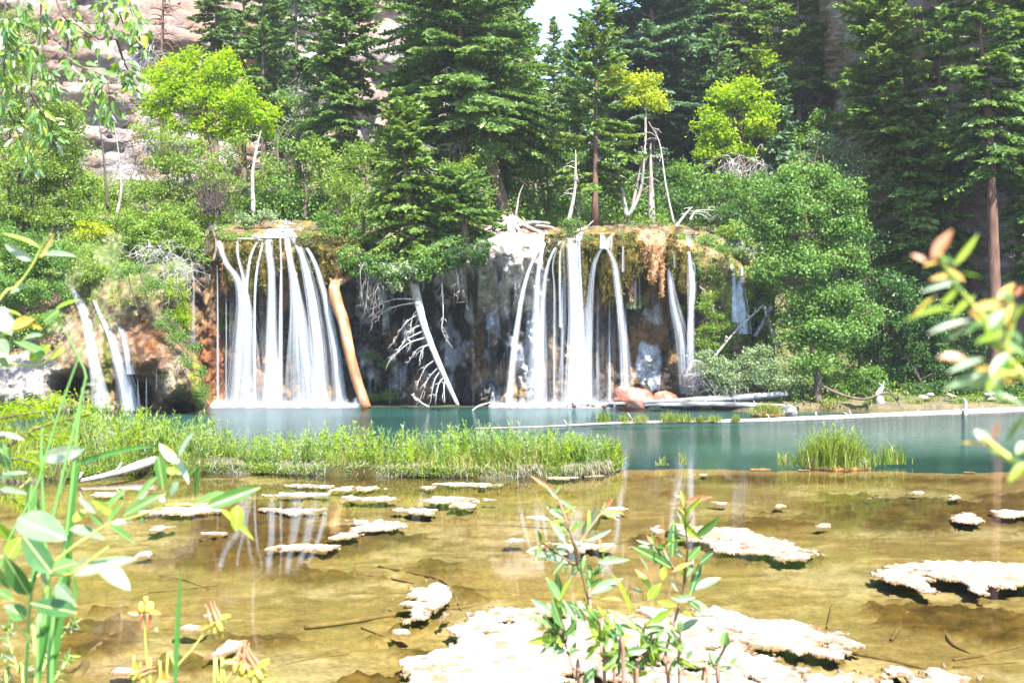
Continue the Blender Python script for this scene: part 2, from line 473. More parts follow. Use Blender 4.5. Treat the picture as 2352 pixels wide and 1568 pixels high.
lm = smooth(BY - lg, -0.9, -0.1)[..., None]
bc = bc * (1 - lm) + lm * np.array([0.20, 0.13, 0.06])
me = mesh('lake_bed', np.stack([BX, BY, dep], -1).reshape(-1, 3), quadgrid(len(rowY), len(colp)), M['bedm'], col=bc.reshape(-1, 3), smooth_=True)
props(link('lake_bed', me), kind='structure')

# opaque teal sheet added just under the surface, standing in for murky deep water
yy = np.linspace(17.9, 39.5, 90); xx = np.linspace(-22, 34, 180)
DX, DY = np.meshgrid(xx, yy)
DZ = -0.13 + 0.03 * fbm(np.stack([DX * .3, DY * .3, DX * 0], -1), 9, 3)
t_ = fbm(np.stack([DX * .22, DY * .35, DX * 0], -1), 19, 3)[..., None]
dc = np.array([0.015, 0.050, 0.049]) + t_ * np.array([0.006, 0.03, 0.027])
sh = smooth(DY, 37.0, 38.0)[..., None]
dc = dc * (1 - sh) + sh * np.array([0.10, 0.11, 0.06])
me = mesh('murky_water_sheet', np.stack([DX, DY, DZ], -1).reshape(-1, 3), quadgrid(90, 180), M['bedm'], col=dc.reshape(-1, 3), smooth_=True)
props(link('murky_water_sheet', me), kind='structure')

me = mesh('lake_water', [(-40, 2.5, 0), (40, 2.5, 0), (40, 41, 0), (-40, 41, 0)], [(0, 1, 2, 3)], M['water'])
props(link('lake_water', me), kind='structure')

# ---------------------------------------------------------------- travertine wall behind the falls
lip0 = curve([430, 470, 490, 560, 620, 720, 770, 820, 880, 960, 1060, 1110, 1140, 1240, 1300, 1500, 1560, 1600, 1680, 1780],
            [600, 565, 548, 550, 548, 548, 566, 600, 612, 610, 585, 560, 545, 545, 545, 540, 545, 560, 580, 640])
lip = lambda x: lip0(x) + 9 * np.sin(np.asarray(x) * .11) * np.sin(np.asarray(x) * .037 + 1) * ((np.asarray(x) > 790) & (np.asarray(x) < 1120))
captop = curve([430, 480, 620, 750, 800, 860, 1060, 1120, 1240, 1300, 1560, 1620, 1700, 1780],
               [560, 515, 508, 512, 540, 560, 545, 527, 528, 518, 517, 530, 545, 560])
recess = curve([430, 480, 520, 760, 800, 900, 1050, 1110, 1160, 1240, 1300, 1420, 1560, 1620, 1780],
               [0.0, 0.4, 1.5, 1.8, 3.3, 4.2, 3.9, 2.2, 0.9, 0.8, 1.6, 1.9, 1.5, 0.3, -0.6])

def g2(px, py, cx, cy, rx, ry):
    return np.exp(-(((px - cx) / rx) ** 2 + ((py - cy) / ry) ** 2))

def wall_Y(px, py, rough_=True):
    px = np.asarray(px, float); py = np.asarray(py, float)
    L = lip(px); h = (960 - py) / (960 - L)
    Y = 36.2 + recess(px) * (smooth(-h, -0.985, -0.64)) * (1 - 0.25 * smooth(-h, -0.3, 0))
    Y = Y - 1.2 * g2(px, py, 1175, 610, 70, 80) - 0.5 * g2(px, py, 1040, 640, 80, 40)
    Y = Y - 0.35 * g2(px, py, 655, 600, 110, 50) - 0.35 * g2(px, py, 1440, 610, 120, 60)
    Y = Y + 0.9 * smooth(px, 1600, 1760) * h * 2
    Y = Y + np.clip(1 - (py - L) / 26.0, 0, 1) ** 2 * 0.5            # rounded lip
    if rough_:
        P = np.stack([(px - CX) * 36 / FPX, Y, CAMZ - (py - CY) * 36 / FPX], -1)
        Y = Y + 0.35 * fbm(P * np.array([0.9, 0, 0.55]), 51, 4)
        alc = smooth(px, 760, 830) * (1 - smooth(px, 1180, 1240)) * smooth(py, 600, 680)
        rid = np.abs(fbm(P * np.array([1.3, 0, 0.7]) + 4, 61, 4))
        Y = Y + (0.25 + 1.1 * alc) * (0.25 - rid) * 1.3
        Y = Y + 0.22 * fbm(P * np.array([4.0, 0, 1.3]), 71, 4) + 0.16 * np.abs(fbm(P * np.array([5, 0, 3.5]), 81, 4))
        lb_, lv_ = lobes(P[..., 0] * 1.55 + .5 * fbm(P * np.array([1, 0, 1]), 87, 3), P[..., 2] * .95 + .5 * fbm(P * np.array([1, 0, 1]), 88, 3), 89)
        l2_, _q = lobes(P[..., 0] * 3.6 + .4 * fbm(P * np.array([2, 0, 2]), 97, 2), P[..., 2] * 2.6, 99)
        Y = Y - (.18 + .50 * alc) * (.55 - lb_) * (.4 + lv_) - (.10 + .14 * alc) * (.5 - l2_)
        Y = Y + .10 * np.round(2.5 * fbm(P * np.array([2.2, 0, 2.0]), 83, 3))
    return Y

wpx = np.arange(430, 1781, 3.0); nrow = 150; ncap = 16
T = np.linspace(0, 1, nrow)[:, None]
Lw = lip(wpx)[None, :]
WPY = 975 + (Lw - 975) * T
WPX = np.repeat(wpx[None], nrow, 0)
WY = wall_Y(WPX, WPY)
ct = captop(wpx)[None, :]
S = np.linspace(0, 1, ncap + 1)[1:, None]
CYy = WY[-1:] + 5.6 * S
CPY = Lw + (ct - Lw) * S ** 0.8
zc_end = 1
WPX = np.vstack([WPX, np.repeat(wpx[None], ncap, 0)]); WPY = np.vstack([WPY, CPY]); WY = np.vstack([WY, CYy])
WX = (WPX - CX) * WY / FPX; WZ = CAMZ - (WPY - CY) * WY / FPX
P = np.stack([WX, WY, WZ], -1)
WZ[nrow:] += (0.24 * fbm(P[nrow:] * 1.8, 91, 4) + .12 * np.abs(fbm(P[nrow:] * 4, 92, 3))) * np.minimum(S * 4, 1)
P = np.stack([WX, WY, WZ], -1)
n1 = fbm(P * np.array([1.2, 1, 0.8]), 101, 5); n2 = fbm(P * np.array([3.2, 1, 1.3]) + 9, 111, 5); n3 = fbm(P * np.array([5, 1, .9]), 121, 4)
def mixv(a, b, t): return a * (1 - t[..., None]) + np.asarray(b) * t[..., None]
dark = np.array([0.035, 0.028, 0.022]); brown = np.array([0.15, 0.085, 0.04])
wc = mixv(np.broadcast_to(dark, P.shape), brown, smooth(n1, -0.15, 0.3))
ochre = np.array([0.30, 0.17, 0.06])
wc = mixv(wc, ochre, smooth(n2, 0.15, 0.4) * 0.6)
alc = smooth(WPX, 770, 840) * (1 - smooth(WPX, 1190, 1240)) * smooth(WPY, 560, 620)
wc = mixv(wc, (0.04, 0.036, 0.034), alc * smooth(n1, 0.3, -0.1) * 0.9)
PF = np.stack([(WPX - CX) * 36 / FPX, WPX * 0, CAMZ - (WPY - CY) * 36 / FPX], -1)
lb_, lv_ = lobes(PF[..., 0] * 1.55 + .5 * fbm(PF * np.array([1, 0, 1]), 87, 3), PF[..., 2] * .95 + .5 * fbm(PF * np.array([1, 0, 1]), 88, 3), 89)
wl = smooth(lv_, .42, .52) * smooth(lb_, .55, .25) * smooth(n2 + .6 * n3, -.30, .05)
wc = mixv(wc, (0.36, 0.37, 0.40), alc * np.clip(wl + .6 * smooth(n2 + .25 * n3, .2, .32), 0, 1) * (0.95 - 0.5 * smooth(WPY, 820, 900)))
wc = mixv(wc, (0.30, 0.19, 0.10), alc * smooth(WPY, 820, 900) * smooth(n1, -.1, .2) * 0.7)
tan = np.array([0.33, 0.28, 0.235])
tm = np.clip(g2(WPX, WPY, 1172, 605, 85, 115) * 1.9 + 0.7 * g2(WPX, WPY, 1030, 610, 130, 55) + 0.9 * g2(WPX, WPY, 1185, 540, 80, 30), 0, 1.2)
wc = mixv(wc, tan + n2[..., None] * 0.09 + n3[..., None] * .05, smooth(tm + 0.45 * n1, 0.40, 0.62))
wc = mixv(wc, (0.36, 0.37, 0.40), smooth(g2(WPX, WPY, 1490, 835, 32, 62) + .6 * n2, 0.35, 0.55))
wc = mixv(wc, (0.34, 0.35, 0.38), smooth(g2(WPX, WPY, 1212, 820, 34, 110) + .7 * n2, 0.5, 0.75) * .8)
wc = mixv(wc, (0.28, 0.29, 0.31), smooth(g2(WPX, WPY, 1500, 730, 60, 40) + .9 * n2, 0.65, 0.85) * .8)
om = g2(WPX, WPY, 482, 850, 26, 110) * 1.5 + 0.55 * g2(WPX, WPY, 620, 860, 200, 90) + .5 * g2(WPX, WPY, 1440, 800, 26, 120) + .4 * g2(WPX, WPY, 1350, 850, 90, 90)
wc = mixv(wc, np.array([0.18, 0.065, 0.02]) + n3[..., None] * np.array([.12, .07, .03]), smooth(om + 0.5 * n3, 0.40, 0.75) * 0.85)
wc = mixv(wc, (0.26, 0.18, 0.10), smooth(g2(WPX, WPY, 1330, 800, 110, 100) + .8 * n2, 0.65, 0.95) * .8)
mz = np.maximum(smooth(-WPY, -650, -575) * (smooth(WPX, 470, 500) - smooth(WPX, 800, 850)), smooth(-WPY, -665, -590) * smooth(WPX, 1235, 1262))
mossc = np.array([0.10, 0.08, 0.01]) + n3[..., None] * np.array([0.10, 0.07, 0.008])
wc = mixv(wc, mossc, np.clip(mz * smooth(n2 + 0.25, -0.1, 0.2), 0, 1))
wc = mixv(wc, (0.33, 0.16, 0.07), mz * smooth(n1, 0.12, 0.3) * 0.8)
rs = smooth(WPX, 1590, 1640)
wc = mixv(wc, np.array([0.22, 0.15, 0.09]) + n2[..., None] * .10, rs * smooth(n1, -.25, .1))
wc = mixv(wc, (0.13, 0.15, 0.025), rs * smooth(n2, 0, .2))
capc = np.array([0.12, 0.085, 0.05]) + n2[..., None] * 0.14
capm = np.zeros_like(WPX); capm[nrow + 4:] = 1
wc = mixv(wc, capc, capm * (0.9 - 0.8 * smooth(n3, 0, .2)))
wc = wc * (1 + .5 * fbm(P * np.array([7, 7, 3.5]), 131, 4)[..., None])
st1 = fbm(PF * np.array([8, 1, .7]), 141, 4); st2 = fbm(PF * np.array([5, 1, .6]) + 7, 142, 4)
wc = mixv(wc, (0.34, 0.35, 0.37), alc * smooth(st1, .26, .34) * smooth(n2 + .8 * n3, .0, .15) * .8)
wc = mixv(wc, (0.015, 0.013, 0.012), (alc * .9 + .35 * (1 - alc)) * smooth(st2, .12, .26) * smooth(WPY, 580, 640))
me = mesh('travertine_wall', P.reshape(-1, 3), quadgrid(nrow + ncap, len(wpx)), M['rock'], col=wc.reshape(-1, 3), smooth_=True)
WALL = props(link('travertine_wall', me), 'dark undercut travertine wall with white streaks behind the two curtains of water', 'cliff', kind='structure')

# hanging moss and tufa tongues on the lip
def tongue(px, y0, y1, w, mat, seed, out_=0.25):
    m = 16; k = 14
    rg = np.random.default_rng(seed)
    py = np.linspace(y0, y1, m); t = np.linspace(0, 1, m)
    prof = np.sqrt(np.clip(1 - ((t - 0.35) / 0.66) ** 2, 0.02, 1)) * (1 - 0.25 * t)
    prof[0] = 0.3
    Ys = np.minimum.accumulate(wall_Y(np.full(m, px), py, False)) + .08
    ang = np.linspace(0, 2 * np.pi, k, endpoint=False)
    V = []
    for i in range(m):
        r = m_at(w, 36) * prof[i]
        c = at(px + rg.uniform(-1, 1), py[i], Ys[i])
        q = np.stack([c[0] + np.cos(ang) * r, c[1] + np.sin(ang) * r * 0.8, c[2] + ang * 0], 1)
        V.append(q)
    V = np.concatenate(V)
    C = np.repeat(np.array([at(px, py[i], Ys[i]) for i in range(m)]), k, 0)
    d = V - C; nn = fbm(V * np.array([4.5, 4.5, 1.3]), seed, 4) * 1.1 + fbm(V * 11, seed + 3, 3) * 0.5
    V = C + d * (1 + nn[:, None])
    i, j = np.meshgrid(np.arange(m - 1), np.arange(k), indexing='ij'); i, j = i.ravel(), j.ravel(); j2 = (j + 1) % k
    F = np.stack([i * k + j2, i * k + j, (i + 1) * k + j, (i + 1) * k + j2], 1)
    nm = 'moss_tongue' if mat == 'moss' else 'tufa_tongue'
    me = mesh(nm, V, F, M[mat], smooth_=True)
    tn = link(nm, me, WALL)
    kq = int(26 * w); pick = rg.integers(0, len(V), kq); pc = V[pick] + rg.normal(0, .03, (kq, 3)); pc[:, 1] -= .03
    g = Geo(); Dq = rand_dirs(rg, kq, -1.6); Lq = rg.uniform(.05, .16, kq)
    A_, B_ = leaf_quads(pc + Dq * Lq[:, None] * .4, Dq, Lq, Lq * .3, rand_dirs(rg, kq, .4)); g.add(A_, B_, rg.random(kq))
    o_ = g.build('moss_fringe', M['moss_leaf' if mat == 'moss' else 'tufa_leaf']); o_.parent = tn; o_['kind'] = 'stuff'

for k_, (px, a, b, w, mt) in enumerate([
    (528, 552, 650, 16, 'moss'), (550, 560, 622, 18, 'moss'), (572, 550, 640, 22, 'moss'), (583, 590, 690, 20, 'moss'), (608, 570, 668, 17, 'moss'), (636, 560, 626, 10, 'moss'),
    (655, 570, 618, 7, 'moss'), (684, 566, 640, 9, 'moss'), (712, 575, 625, 10, 'moss'), (738, 560, 655, 15, 'moss'), (762, 545, 640, 24, 'moss'),
    (790, 560, 625, 20, 'tufa'), (516, 600, 668, 14, 'tufa'), (775, 590, 690, 13, 'tufa'),
    (1262, 545, 590, 14, 'moss'), (1284, 548, 640, 15, 'moss'), (1301, 570, 650, 10, 'moss'), (1343, 548, 700, 12, 'moss'), (1366, 545, 610, 17, 'moss'),
    (1386, 575, 690, 13, 'moss'), (1405, 560, 696, 18, 'moss'), (1424, 545, 690, 16, 'moss'), (1440, 540, 655, 20, 'moss'), (1462, 530, 632, 24, 'moss'),
    (1480, 528, 610, 24, 'tufa'), (1497, 535, 650, 21, 'tufa'), (1520, 545, 676, 13, 'tufa'), (1512, 530, 612, 18, 'tufa'), (1448, 600, 690, 8, 'tufa'),
    (1548, 548, 632, 18, 'moss'), (1566, 560, 668, 16, 'moss'), (1580, 600, 672, 13, 'tufa'), (1600, 590, 650, 14, 'moss')]):
    tongue(px, a, b, w, mt, 500 + k_)

# ---------------------------------------------------------------- rounded tufa mound under the left cascade
mound_edge = curve([500, 620, 680, 740, 780, 820, 870, 945, 975], [470, 474, 440, 412, 428, 452, 468, 478, 480])
def mound_Y(px, py, rough_=True):
    px = np.asarray(px, float); py = np.asarray(py, float)
    Y = 34.2 + np.clip((900 - py) / 380, 0, 1.2) * 3.2
    for cx, cy, rx, ry, a in [(415, 860, 75, 95, 1.5), (330, 812, 52, 58, 1.7), (312, 700, 62, 62, 1.7), (235, 790, 50, 110, 0.8), (60, 880, 120, 75, 1.2),
                              (180, 820, 60, 45, 1.0), (200, 600, 90, 70, 0.9), (390, 640, 50, 60, 1.2), (165, 888, 46, 24, -2.4), (322, 905, 36, 34, -2.8), (412, 935, 34, 17, -2.2)]:
        Y = Y - a * g2(px, py, cx, cy, rx, ry)
    e = mound_edge(py)
    Y = Y + 1.6 * (1 - np.sqrt(np.clip((e + 2 - px) / 40.0, 0, 1)))
    if rough_:
        P = np.stack([px * 0.0135, px * 0, py * 0.0135], -1)
        Y = Y + 0.40 * fbm(P * 1.2, 151, 4) + 0.20 * fbm(P * np.array([4.5, 1, 2.2]), 161, 4) + 0.10 * np.abs(fbm(P * 7, 171, 3))
        l1, v1_ = lobes(P[..., 0] * 1.9 + .4 * fbm(P * 2, 181, 3), P[..., 2] * 1.5, 182); l2, _q = lobes(P[..., 0] * 4.6, P[..., 2] * 3.8, 183)
        Y = Y - .22 * (.5 - l1) * (.5 + v1_) - .09 * (.5 - l2)
    return Y
mpx = np.arange(-80, 484, 3.0); mpy = np.arange(975, 505, -3.0)
MPX, MPY = np.meshgrid(mpx, mpy)
MY = mound_Y(MPX, MPY)
MX = (MPX - CX) * MY / FPX; MZ = CAMZ - (MPY - CY) * MY / FPX
P = np.stack([MX, MY, MZ], -1)
n1 = fbm(P * 1.1, 201, 5); n2 = fbm(P * 2.8, 211, 5); n3 = fbm(P * np.array([5, 5, 2.]), 221, 4)
mc = np.array([0.21, 0.14, 0.075]) + n2[..., None] * np.array([.14, .10, .06])
mc = mixv(mc, (0.29, 0.22, 0.155), smooth(n1 + 0.6 * g2(MPX, MPY, 390, 850, 60, 60), 0.25, 0.6))
mc = mixv(mc, np.array([0.17, 0.085, 0.04]) + n3[..., None] * .12, smooth(1.2 * g2(MPX, MPY, 330, 800, 60, 75) + .4 * n2, .35, .7))
mc = mixv(mc, (0.34, 0.30, 0.265), smooth(1.5 * g2(MPX, MPY, 20, 880, 130, 75) + .5 * n2, .45, .75))
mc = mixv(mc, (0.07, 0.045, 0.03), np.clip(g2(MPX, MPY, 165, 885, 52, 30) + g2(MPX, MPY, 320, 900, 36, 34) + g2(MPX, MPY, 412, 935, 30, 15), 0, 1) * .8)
mc = mixv(mc, np.array([0.12, 0.17, 0.03]) + n3[..., None] * .06, smooth(-MPY + 90 * n1, -720, -610))
mc = mixv(mc, (0.30, 0.27, 0.03), smooth(g2(MPX, MPY, 452, 870, 20, 80) + .4 * n2, .4, .7))
mc = mixv(mc, (0.10, 0.10, 0.012), smooth(g2(MPX, MPY, 247, 830, 14, 110) + .3 * n2, .4, .7))
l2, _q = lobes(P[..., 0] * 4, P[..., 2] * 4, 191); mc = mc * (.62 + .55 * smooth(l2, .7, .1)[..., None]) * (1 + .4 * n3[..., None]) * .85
F = quadgrid(len(mpy), len(mpx))
keep = (MPX <= mound_edge(MPY) + 3).ravel()
F = F[keep[F].all(1)]
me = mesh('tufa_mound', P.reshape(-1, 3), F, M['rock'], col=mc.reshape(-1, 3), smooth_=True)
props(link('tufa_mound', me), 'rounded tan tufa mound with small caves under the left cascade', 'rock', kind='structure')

# ---------------------------------------------------------------- canyon cliffs
def cliff(name, path, z0, z1, ds, dz, seed, amp, cols, lean=0.12, label=None, top=None, blk=(1.9, 0.75), strat=.5):
    path = np.asarray(path, float)
    seg = np.r_[0, np.cumsum(np.hypot(*np.diff(path, axis=0).T))]
    s = np.arange(0, seg[-1], ds); z = np.arange(z0, z1, dz)
    X = np.interp(s, seg, path[:, 0]); Y = np.interp(s, seg, path[:, 1])
    Nx, Ny = np.gradient(Y), -np.gradient(X)
    kk = np.ones(9) / 9
    Nx = np.convolve(Nx, kk, 'same'); Ny = np.convolve(Ny, kk, 'same')
    ln = np.hypot(Nx, Ny) + 1e-9; Nx, Ny = Nx / ln, Ny / ln
    SS, ZZ = np.meshgrid(s, z)
    if top: ZZ = z0 + (ZZ - z0) * (np.interp(Y, *top) - z0)[None] / (z1 - z0)
    Q = np.stack([SS, SS * 0 + seed, ZZ], -1)
    v1, b1 = cells(SS / blk[0] + 0.3 * fbm(Q * .4, seed, 2), ZZ / blk[1] + 0.6 * fbm(Q * .25, seed + 5, 3), seed)
    v2, b2 = cells(SS / (blk[0] * 3.3), ZZ / (blk[1] * 4.5) + 0.4 * fbm(Q * .12, seed + 7, 3), seed + 1)
    d = amp * (0.55 * (v1 - .5) - 0.35 * smooth(b1, 0.14, 0.0)) + amp * 1.6 * (v2 - .5) - amp * .5 * smooth(b2, 0.06, 0)
    d = d + amp * 1.7 * fbm(Q * np.array([.11, 1, .16]), seed + 2, 4) + amp * .35 * fbm(Q * np.array([1.2, 1, 2.0]), seed + 3, 4)
    zz2 = ZZ + .35 * fbm(Q * np.array([.15, 1, .1]), seed + 21, 3)
    lay = np.floor(zz2 / (blk[1] * 1.6)); fr = zz2 / (blk[1] * 1.6) - lay
    d = d + strat * amp * ((_h(lay, np.floor(SS / 5 + lay), lay * 0, seed) - .5) * 1.5 - .8 * smooth(fr, .16, 0) - .4 * fr)
    d = d - lean * (ZZ - z0)
    P = np.stack([X[None] + Nx[None] * d, Y[None] + Ny[None] * d, ZZ + .1 * (v1 - .5)], -1)
    m1 = fbm(Q * np.array([.35, 1, .5]), seed + 11, 5); m2 = fbm(Q * np.array([.9, 1, .25]), seed + 12, 5)
    c = mixv(np.broadcast_to(np.array(cols[0]), P.shape), cols[1], smooth(m1, -.25, .3))
    c = mixv(c, cols[2], smooth(m2, .1, .35) * .8)
    c = c * (0.82 + 0.36 * v1[..., None])
    c = mixv(c, np.array(cols[0]) * .45, smooth(b1, .07, .0) * .6)
    me = mesh(name, P.reshape(-1, 3), quadgrid(len(z), len(s)), M['cliffm'], col=c.reshape(-1, 3))
    return props(link(name, me), label, 'cliff', kind='structure')

cliff('canyon_cliff', [(-52, 44), (-31, 57), (-22, 61), (-14, 66), (-5, 72), (1.5, 80), (4, 95)], 5, 46, .34, .24, 301, .95,
      [(0.19, 0.13, 0.105), (0.22, 0.185, 0.175), (0.23, 0.125, 0.075)], .10, 'pink and grey canyon cliff behind the trees at left')
cliff('shaded_cliff', [(27, 30), (20.8, 37.5), (17.8, 42), (15.9, 47), (16.8, 52), (18.2, 58), (16.2, 72), (14.4, 86), (16.5, 102)], -.3, 36, .22, .15, 401, .42,
      [(0.22, 0.17, 0.15), (0.31, 0.26, 0.23), (0.33, 0.22, 0.16)], .10, 'layered brown cliff in shade behind the right shore', blk=(1.1, .38), strat=1.0, top=([30, 45, 70, 95], [13, 17, 25, 33]))

# wooded hillside closing the canyon
hx = np.linspace(-40, 60, 90); hy = np.linspace(95, 190, 50)
HX, HY = np.meshgrid(hx, hy)
HZ = 8 + (HY - 95) * .40 + 4 * fbm(np.stack([HX * .04, HY * .04, HX * 0], -1), 13, 4) + .14 * np.abs(HX - 6)
hc = np.array([0.10, 0.15, 0.06]) + fbm(np.stack([HX * .3, HY * .3, HX * 0], -1), 14, 4)[..., None] * .05
me = mesh('distant_hill', np.stack([HX, HY, HZ], -1).reshape(-1, 3), quadgrid(50, 90), M['soil'], col=hc.reshape(-1, 3), smooth_=True)
props(link('distant_hill', me), kind='structure')

# ---------------------------------------------------------------- falling water
def stream(parent, surf, pts, n, alpha, seed, free=True, off=0.10, spread=0.5, rmin=0.9, rmax=2.6, name='stream', yclear=0.0):
    """ribbons of water along a path (px, py, half-width px) that leave the rock at the lip and fall free"""
    rg = np.random.default_rng(seed)
    pts = np.asarray(pts, float)
    m = max(12, int(abs(pts[-1, 1] - pts[0, 1]) / 14))
    tt = np.r_[0, np.cumsum(np.hypot(*np.diff(pts[:, :2], axis=0).T))]; tt /= tt[-1]
    t = np.linspace(0, 1, m)
    cx = np.interp(t, tt, pts[:, 0]); cy = np.interp(t, tt, pts[:, 1]) - 2.5 * (1 - t); cw = np.interp(t, tt, pts[:, 2])
    k3 = np.array([.25, .5, .25])
    for _ in range(3):
        for arr in (cx, cw): arr[1:-1] = np.convolve(arr, k3, 'valid')
    Ys = surf(cx, cy) - off
    Ys = Ys - (.22 * smooth(cy, 545, 580) if surf is sm_wall else 0)
    if free: Ys = np.minimum.accumulate(Ys)
    cw = cw * (1.15 + .55 * t)
    Ys = Ys - yclear
    VV, FF, RR, nv = [], [], [], 0
    for i in range(int(n * 1.25)):
        u = rg.uniform(-1, 1) * rg.uniform(.3, 1.0) * rg.choice([1.0, 1.6], p=[.8, .2]); v = rg.normal(0, .35)
        k0 = int((0 if rg.random() < .7 else rg.uniform(0, .5)) * m)
        if m - k0 < 4: k0 = m - 4
        kind = rg.choice(4, p=[.38, .34, .16, .12])
        w = rg.uniform(rmin, rmax) * [.7, 1.5, 4.0, 9.0][kind] / 2
        wig = rg.normal(0, .35) * np.sin(t * rg.uniform(2, 6) + rg.uniform(0, 6))
        px = cx + (u + wig * .1) * np.maximum(cw - w * .5, cw * .3)
        w = np.minimum(w, cw * 1.1)
        yy_ = Ys + v * m_at(cw, 36) * .5
        C = np.stack([(px - CX) * yy_ / FPX, yy_, CAMZ - (cy - CY) * yy_ / FPX], 1)[k0:]
        an = rg.uniform(-1.0, 1.0); sd = np.array([math.cos(an), math.sin(an), 0])
        ww = (m_at(w, 36) * (1 + .6 * t))[k0:] * np.linspace(.5, 1, m - k0)
        V = np.stack([C - sd * ww[:, None], C, C + sd * ww[:, None]], 1).reshape(-1, 3)
        al = alpha * rg.uniform(.3, 1.0) * [.85, .62, .36, .22][kind] * (1 - .42 * t[k0:])
        al[:2] *= .6
        R3 = np.stack([al * 0, al, al * 0], 1).ravel()
        VV.append(V); FF.append(quadgrid(len(C), 3) + nv); RR.append(R3); nv += len(V)
    V = np.concatenate(VV) - np.array(parent.location)
    return link(name, mesh(name, V, np.concatenate(FF), M['fall'], rnd=np.concatenate(RR), smooth_=True), parent)

def d1(p):  # zoom of the left falls
    return [(429 + x * .3047, 478 + y * .3047, w * .3047 / 2) for x, y, w in p]
def d2(p):  # zoom of the right falls
    return [(1102.5 + x * .3047, 478 + y * .3047, w * .3047 / 2) for x, y, w in p]
def d0(p):  # zoom of the left cascade
    return [(x * .3359, 490 + y * .3359, w * .3359 / 2) for x, y, w in p]
sm_wall = lambda x, y: np.where(y > lip(x), wall_Y(x, y, False), 36.5 + 5.6 * np.clip((lip(x) - y) / np.maximum(lip(x) - captop(x), 4), 0, 1) ** 1.25)
sm_mound = lambda x, y: mound_Y(x, y, True)

def foam(parent, x0, x1, py0, py1, seed, dens=1.0):
    rg = np.random.default_rng(seed)
    g = Geo()
    pxs = np.arange(x0, x1, 4.0); ys = np.linspace(CAMZ * FPX / (py1 - CY), CAMZ * FPX / (py0 - CY), 12)
    X, Yq = np.meshgrid(pxs, ys); Xw = (X - CX) * Yq / FPX
    Z = .02 + .03 * fbm(np.stack([Xw * 2, Yq * 2, X * 0], -1), seed, 3)
    V = np.stack([Xw, Yq, Z], -1).reshape(-1, 3); F = quadgrid(12, len(pxs))
    c = V[F].mean(1)
    e = np.minimum(smooth(V[F[:, 0], 1], ys[0], ys[0] + (ys[-1] - ys[0]) * .7), 1)
    r = np.clip((.15 + 1.0 * e + 1.1 * fbm(c * np.array([1.2, 2.5, 1]), seed + 1, 4)) * e ** 1.5 * dens, 0, .9)
    ex = smooth(X.ravel()[F[:, 0]], x0, x0 + 40) * (1 - smooth(X.ravel()[F[:, 0]], x1 - 60, x1))
    g.add(V, F, r * ex)
    n = int((x1 - x0) * 3.0)
    bx = rg.uniform(x0 + 10, x1 - 20, n); by = rg.normal(35.4, .35, n)
    hgt = rg.gamma(1.6, .06, n); wd = rg.uniform(.05, .16, n)
    Cx = (bx - CX) * by / FPX
    V = np.stack([np.stack([Cx - wd, by, by * 0], 1), np.stack([Cx + wd, by, by * 0], 1), np.stack([Cx + wd * .6, by + .03, hgt], 1), np.stack([Cx - wd * .6, by + .03, hgt], 1)], 1).reshape(-1, 3)
    g.add(V, np.arange(4 * n).reshape(-1, 4), rg.uniform(.02, .10, n) * dens)
    g.build('foam', M['fall'], parent)

WL = empty('waterfall', at(655, 934, 35.6), 'left broad waterfall pouring over a mossy dome in many white strands', 'waterfall', None)
for i, (p, n, a) in enumerate([
    ([(205, 120, 22), (222, 200, 30), (245, 270, 34), (275, 380, 40), (300, 450, 40), (350, 480, 40), (400, 560, 60), (425, 700, 75), (420, 1000, 110), (400, 1490, 150)], 95, .62),
    ([(228, 440, 8), (230, 530, 12), (232, 1490, 14)], 14, .6),
    ([(298, 480, 8), (298, 1490, 10)], 9, .5), ([(335, 600, 40), (335, 1490, 60)], 18, .22),
    ([(385, 225, 18), (375, 300, 20), (380, 390, 22), (420, 480, 28), (435, 600, 36), (470, 800, 60), (500, 1490, 130)], 55, .55),
    ([(535, 255, 20), (490, 330, 20), (465, 430, 22), (455, 560, 28), (430, 720, 36), (390, 1490, 80)], 40, .55),
    ([(575, 262, 26), (545, 380, 24), (520, 520, 22), (512, 700, 16), (508, 1490, 16)], 34, .62),
    ([(625, 225, 66), (606, 300, 60), (625, 370, 50), (640, 450, 48), (642, 700, 52), (640, 1100, 64), (640, 1480, 86)], 95, .85),
    ([(702, 235, 16), (712, 400, 20), (708, 700, 22), (700, 1480, 26)], 26, .7),
    ([(757, 235, 46), (768, 330, 44), (785, 430, 46), (810, 560, 60), (835, 750, 90), (860, 1100, 150), (900, 1480, 220)], 120, .62),
    ([(800, 232, 50), (850, 300, 44), (880, 400, 50), (905, 500, 62), (945, 700, 74), (985, 1000, 76), (1015, 1480, 76)], 110, .68),
    ([(850, 255, 22), (900, 290, 24), (945, 370, 28), (985, 470, 32), (1030, 620, 36), (1080, 850, 40), (1125, 1120, 46), (1160, 1480, 56)], 62, .85),
    ([(1065, 610, 12), (1085, 800, 14), (1110, 1000, 12)], 8, .4),
    ([(560, 610, 40), (560, 1480, 60)], 16, .25), ([(955, 620, 60), (1005, 1480, 60)], 22, .3), ([(690, 620, 60), (690, 1480, 90)], 22, .25),
    ([(700, 100, 120), (670, 160, 110), (650, 225, 130)], 200, 2.2), ([(820, 110, 200), (770, 150, 80), (740, 215, 60)], 150, 2.0),
    ([(820, 185, 24), (826, 240, 20)], 14, .9), ([(545, 150, 26), (550, 195, 20)], 12, .6)]):
    stream(WL, sm_wall, d1(p), n, a, 600 + i)
foam(WL, 478, 850, 929, 940, 640)
stream(empty('waterfall', at(443, 870, 36.4), 'faint thin trickle in the dark gap between the mound and the broad left fall', 'waterfall'), sm_wall, d1([(55, 540, 26), (45, 1050, 40)]), 16, .4, 650)

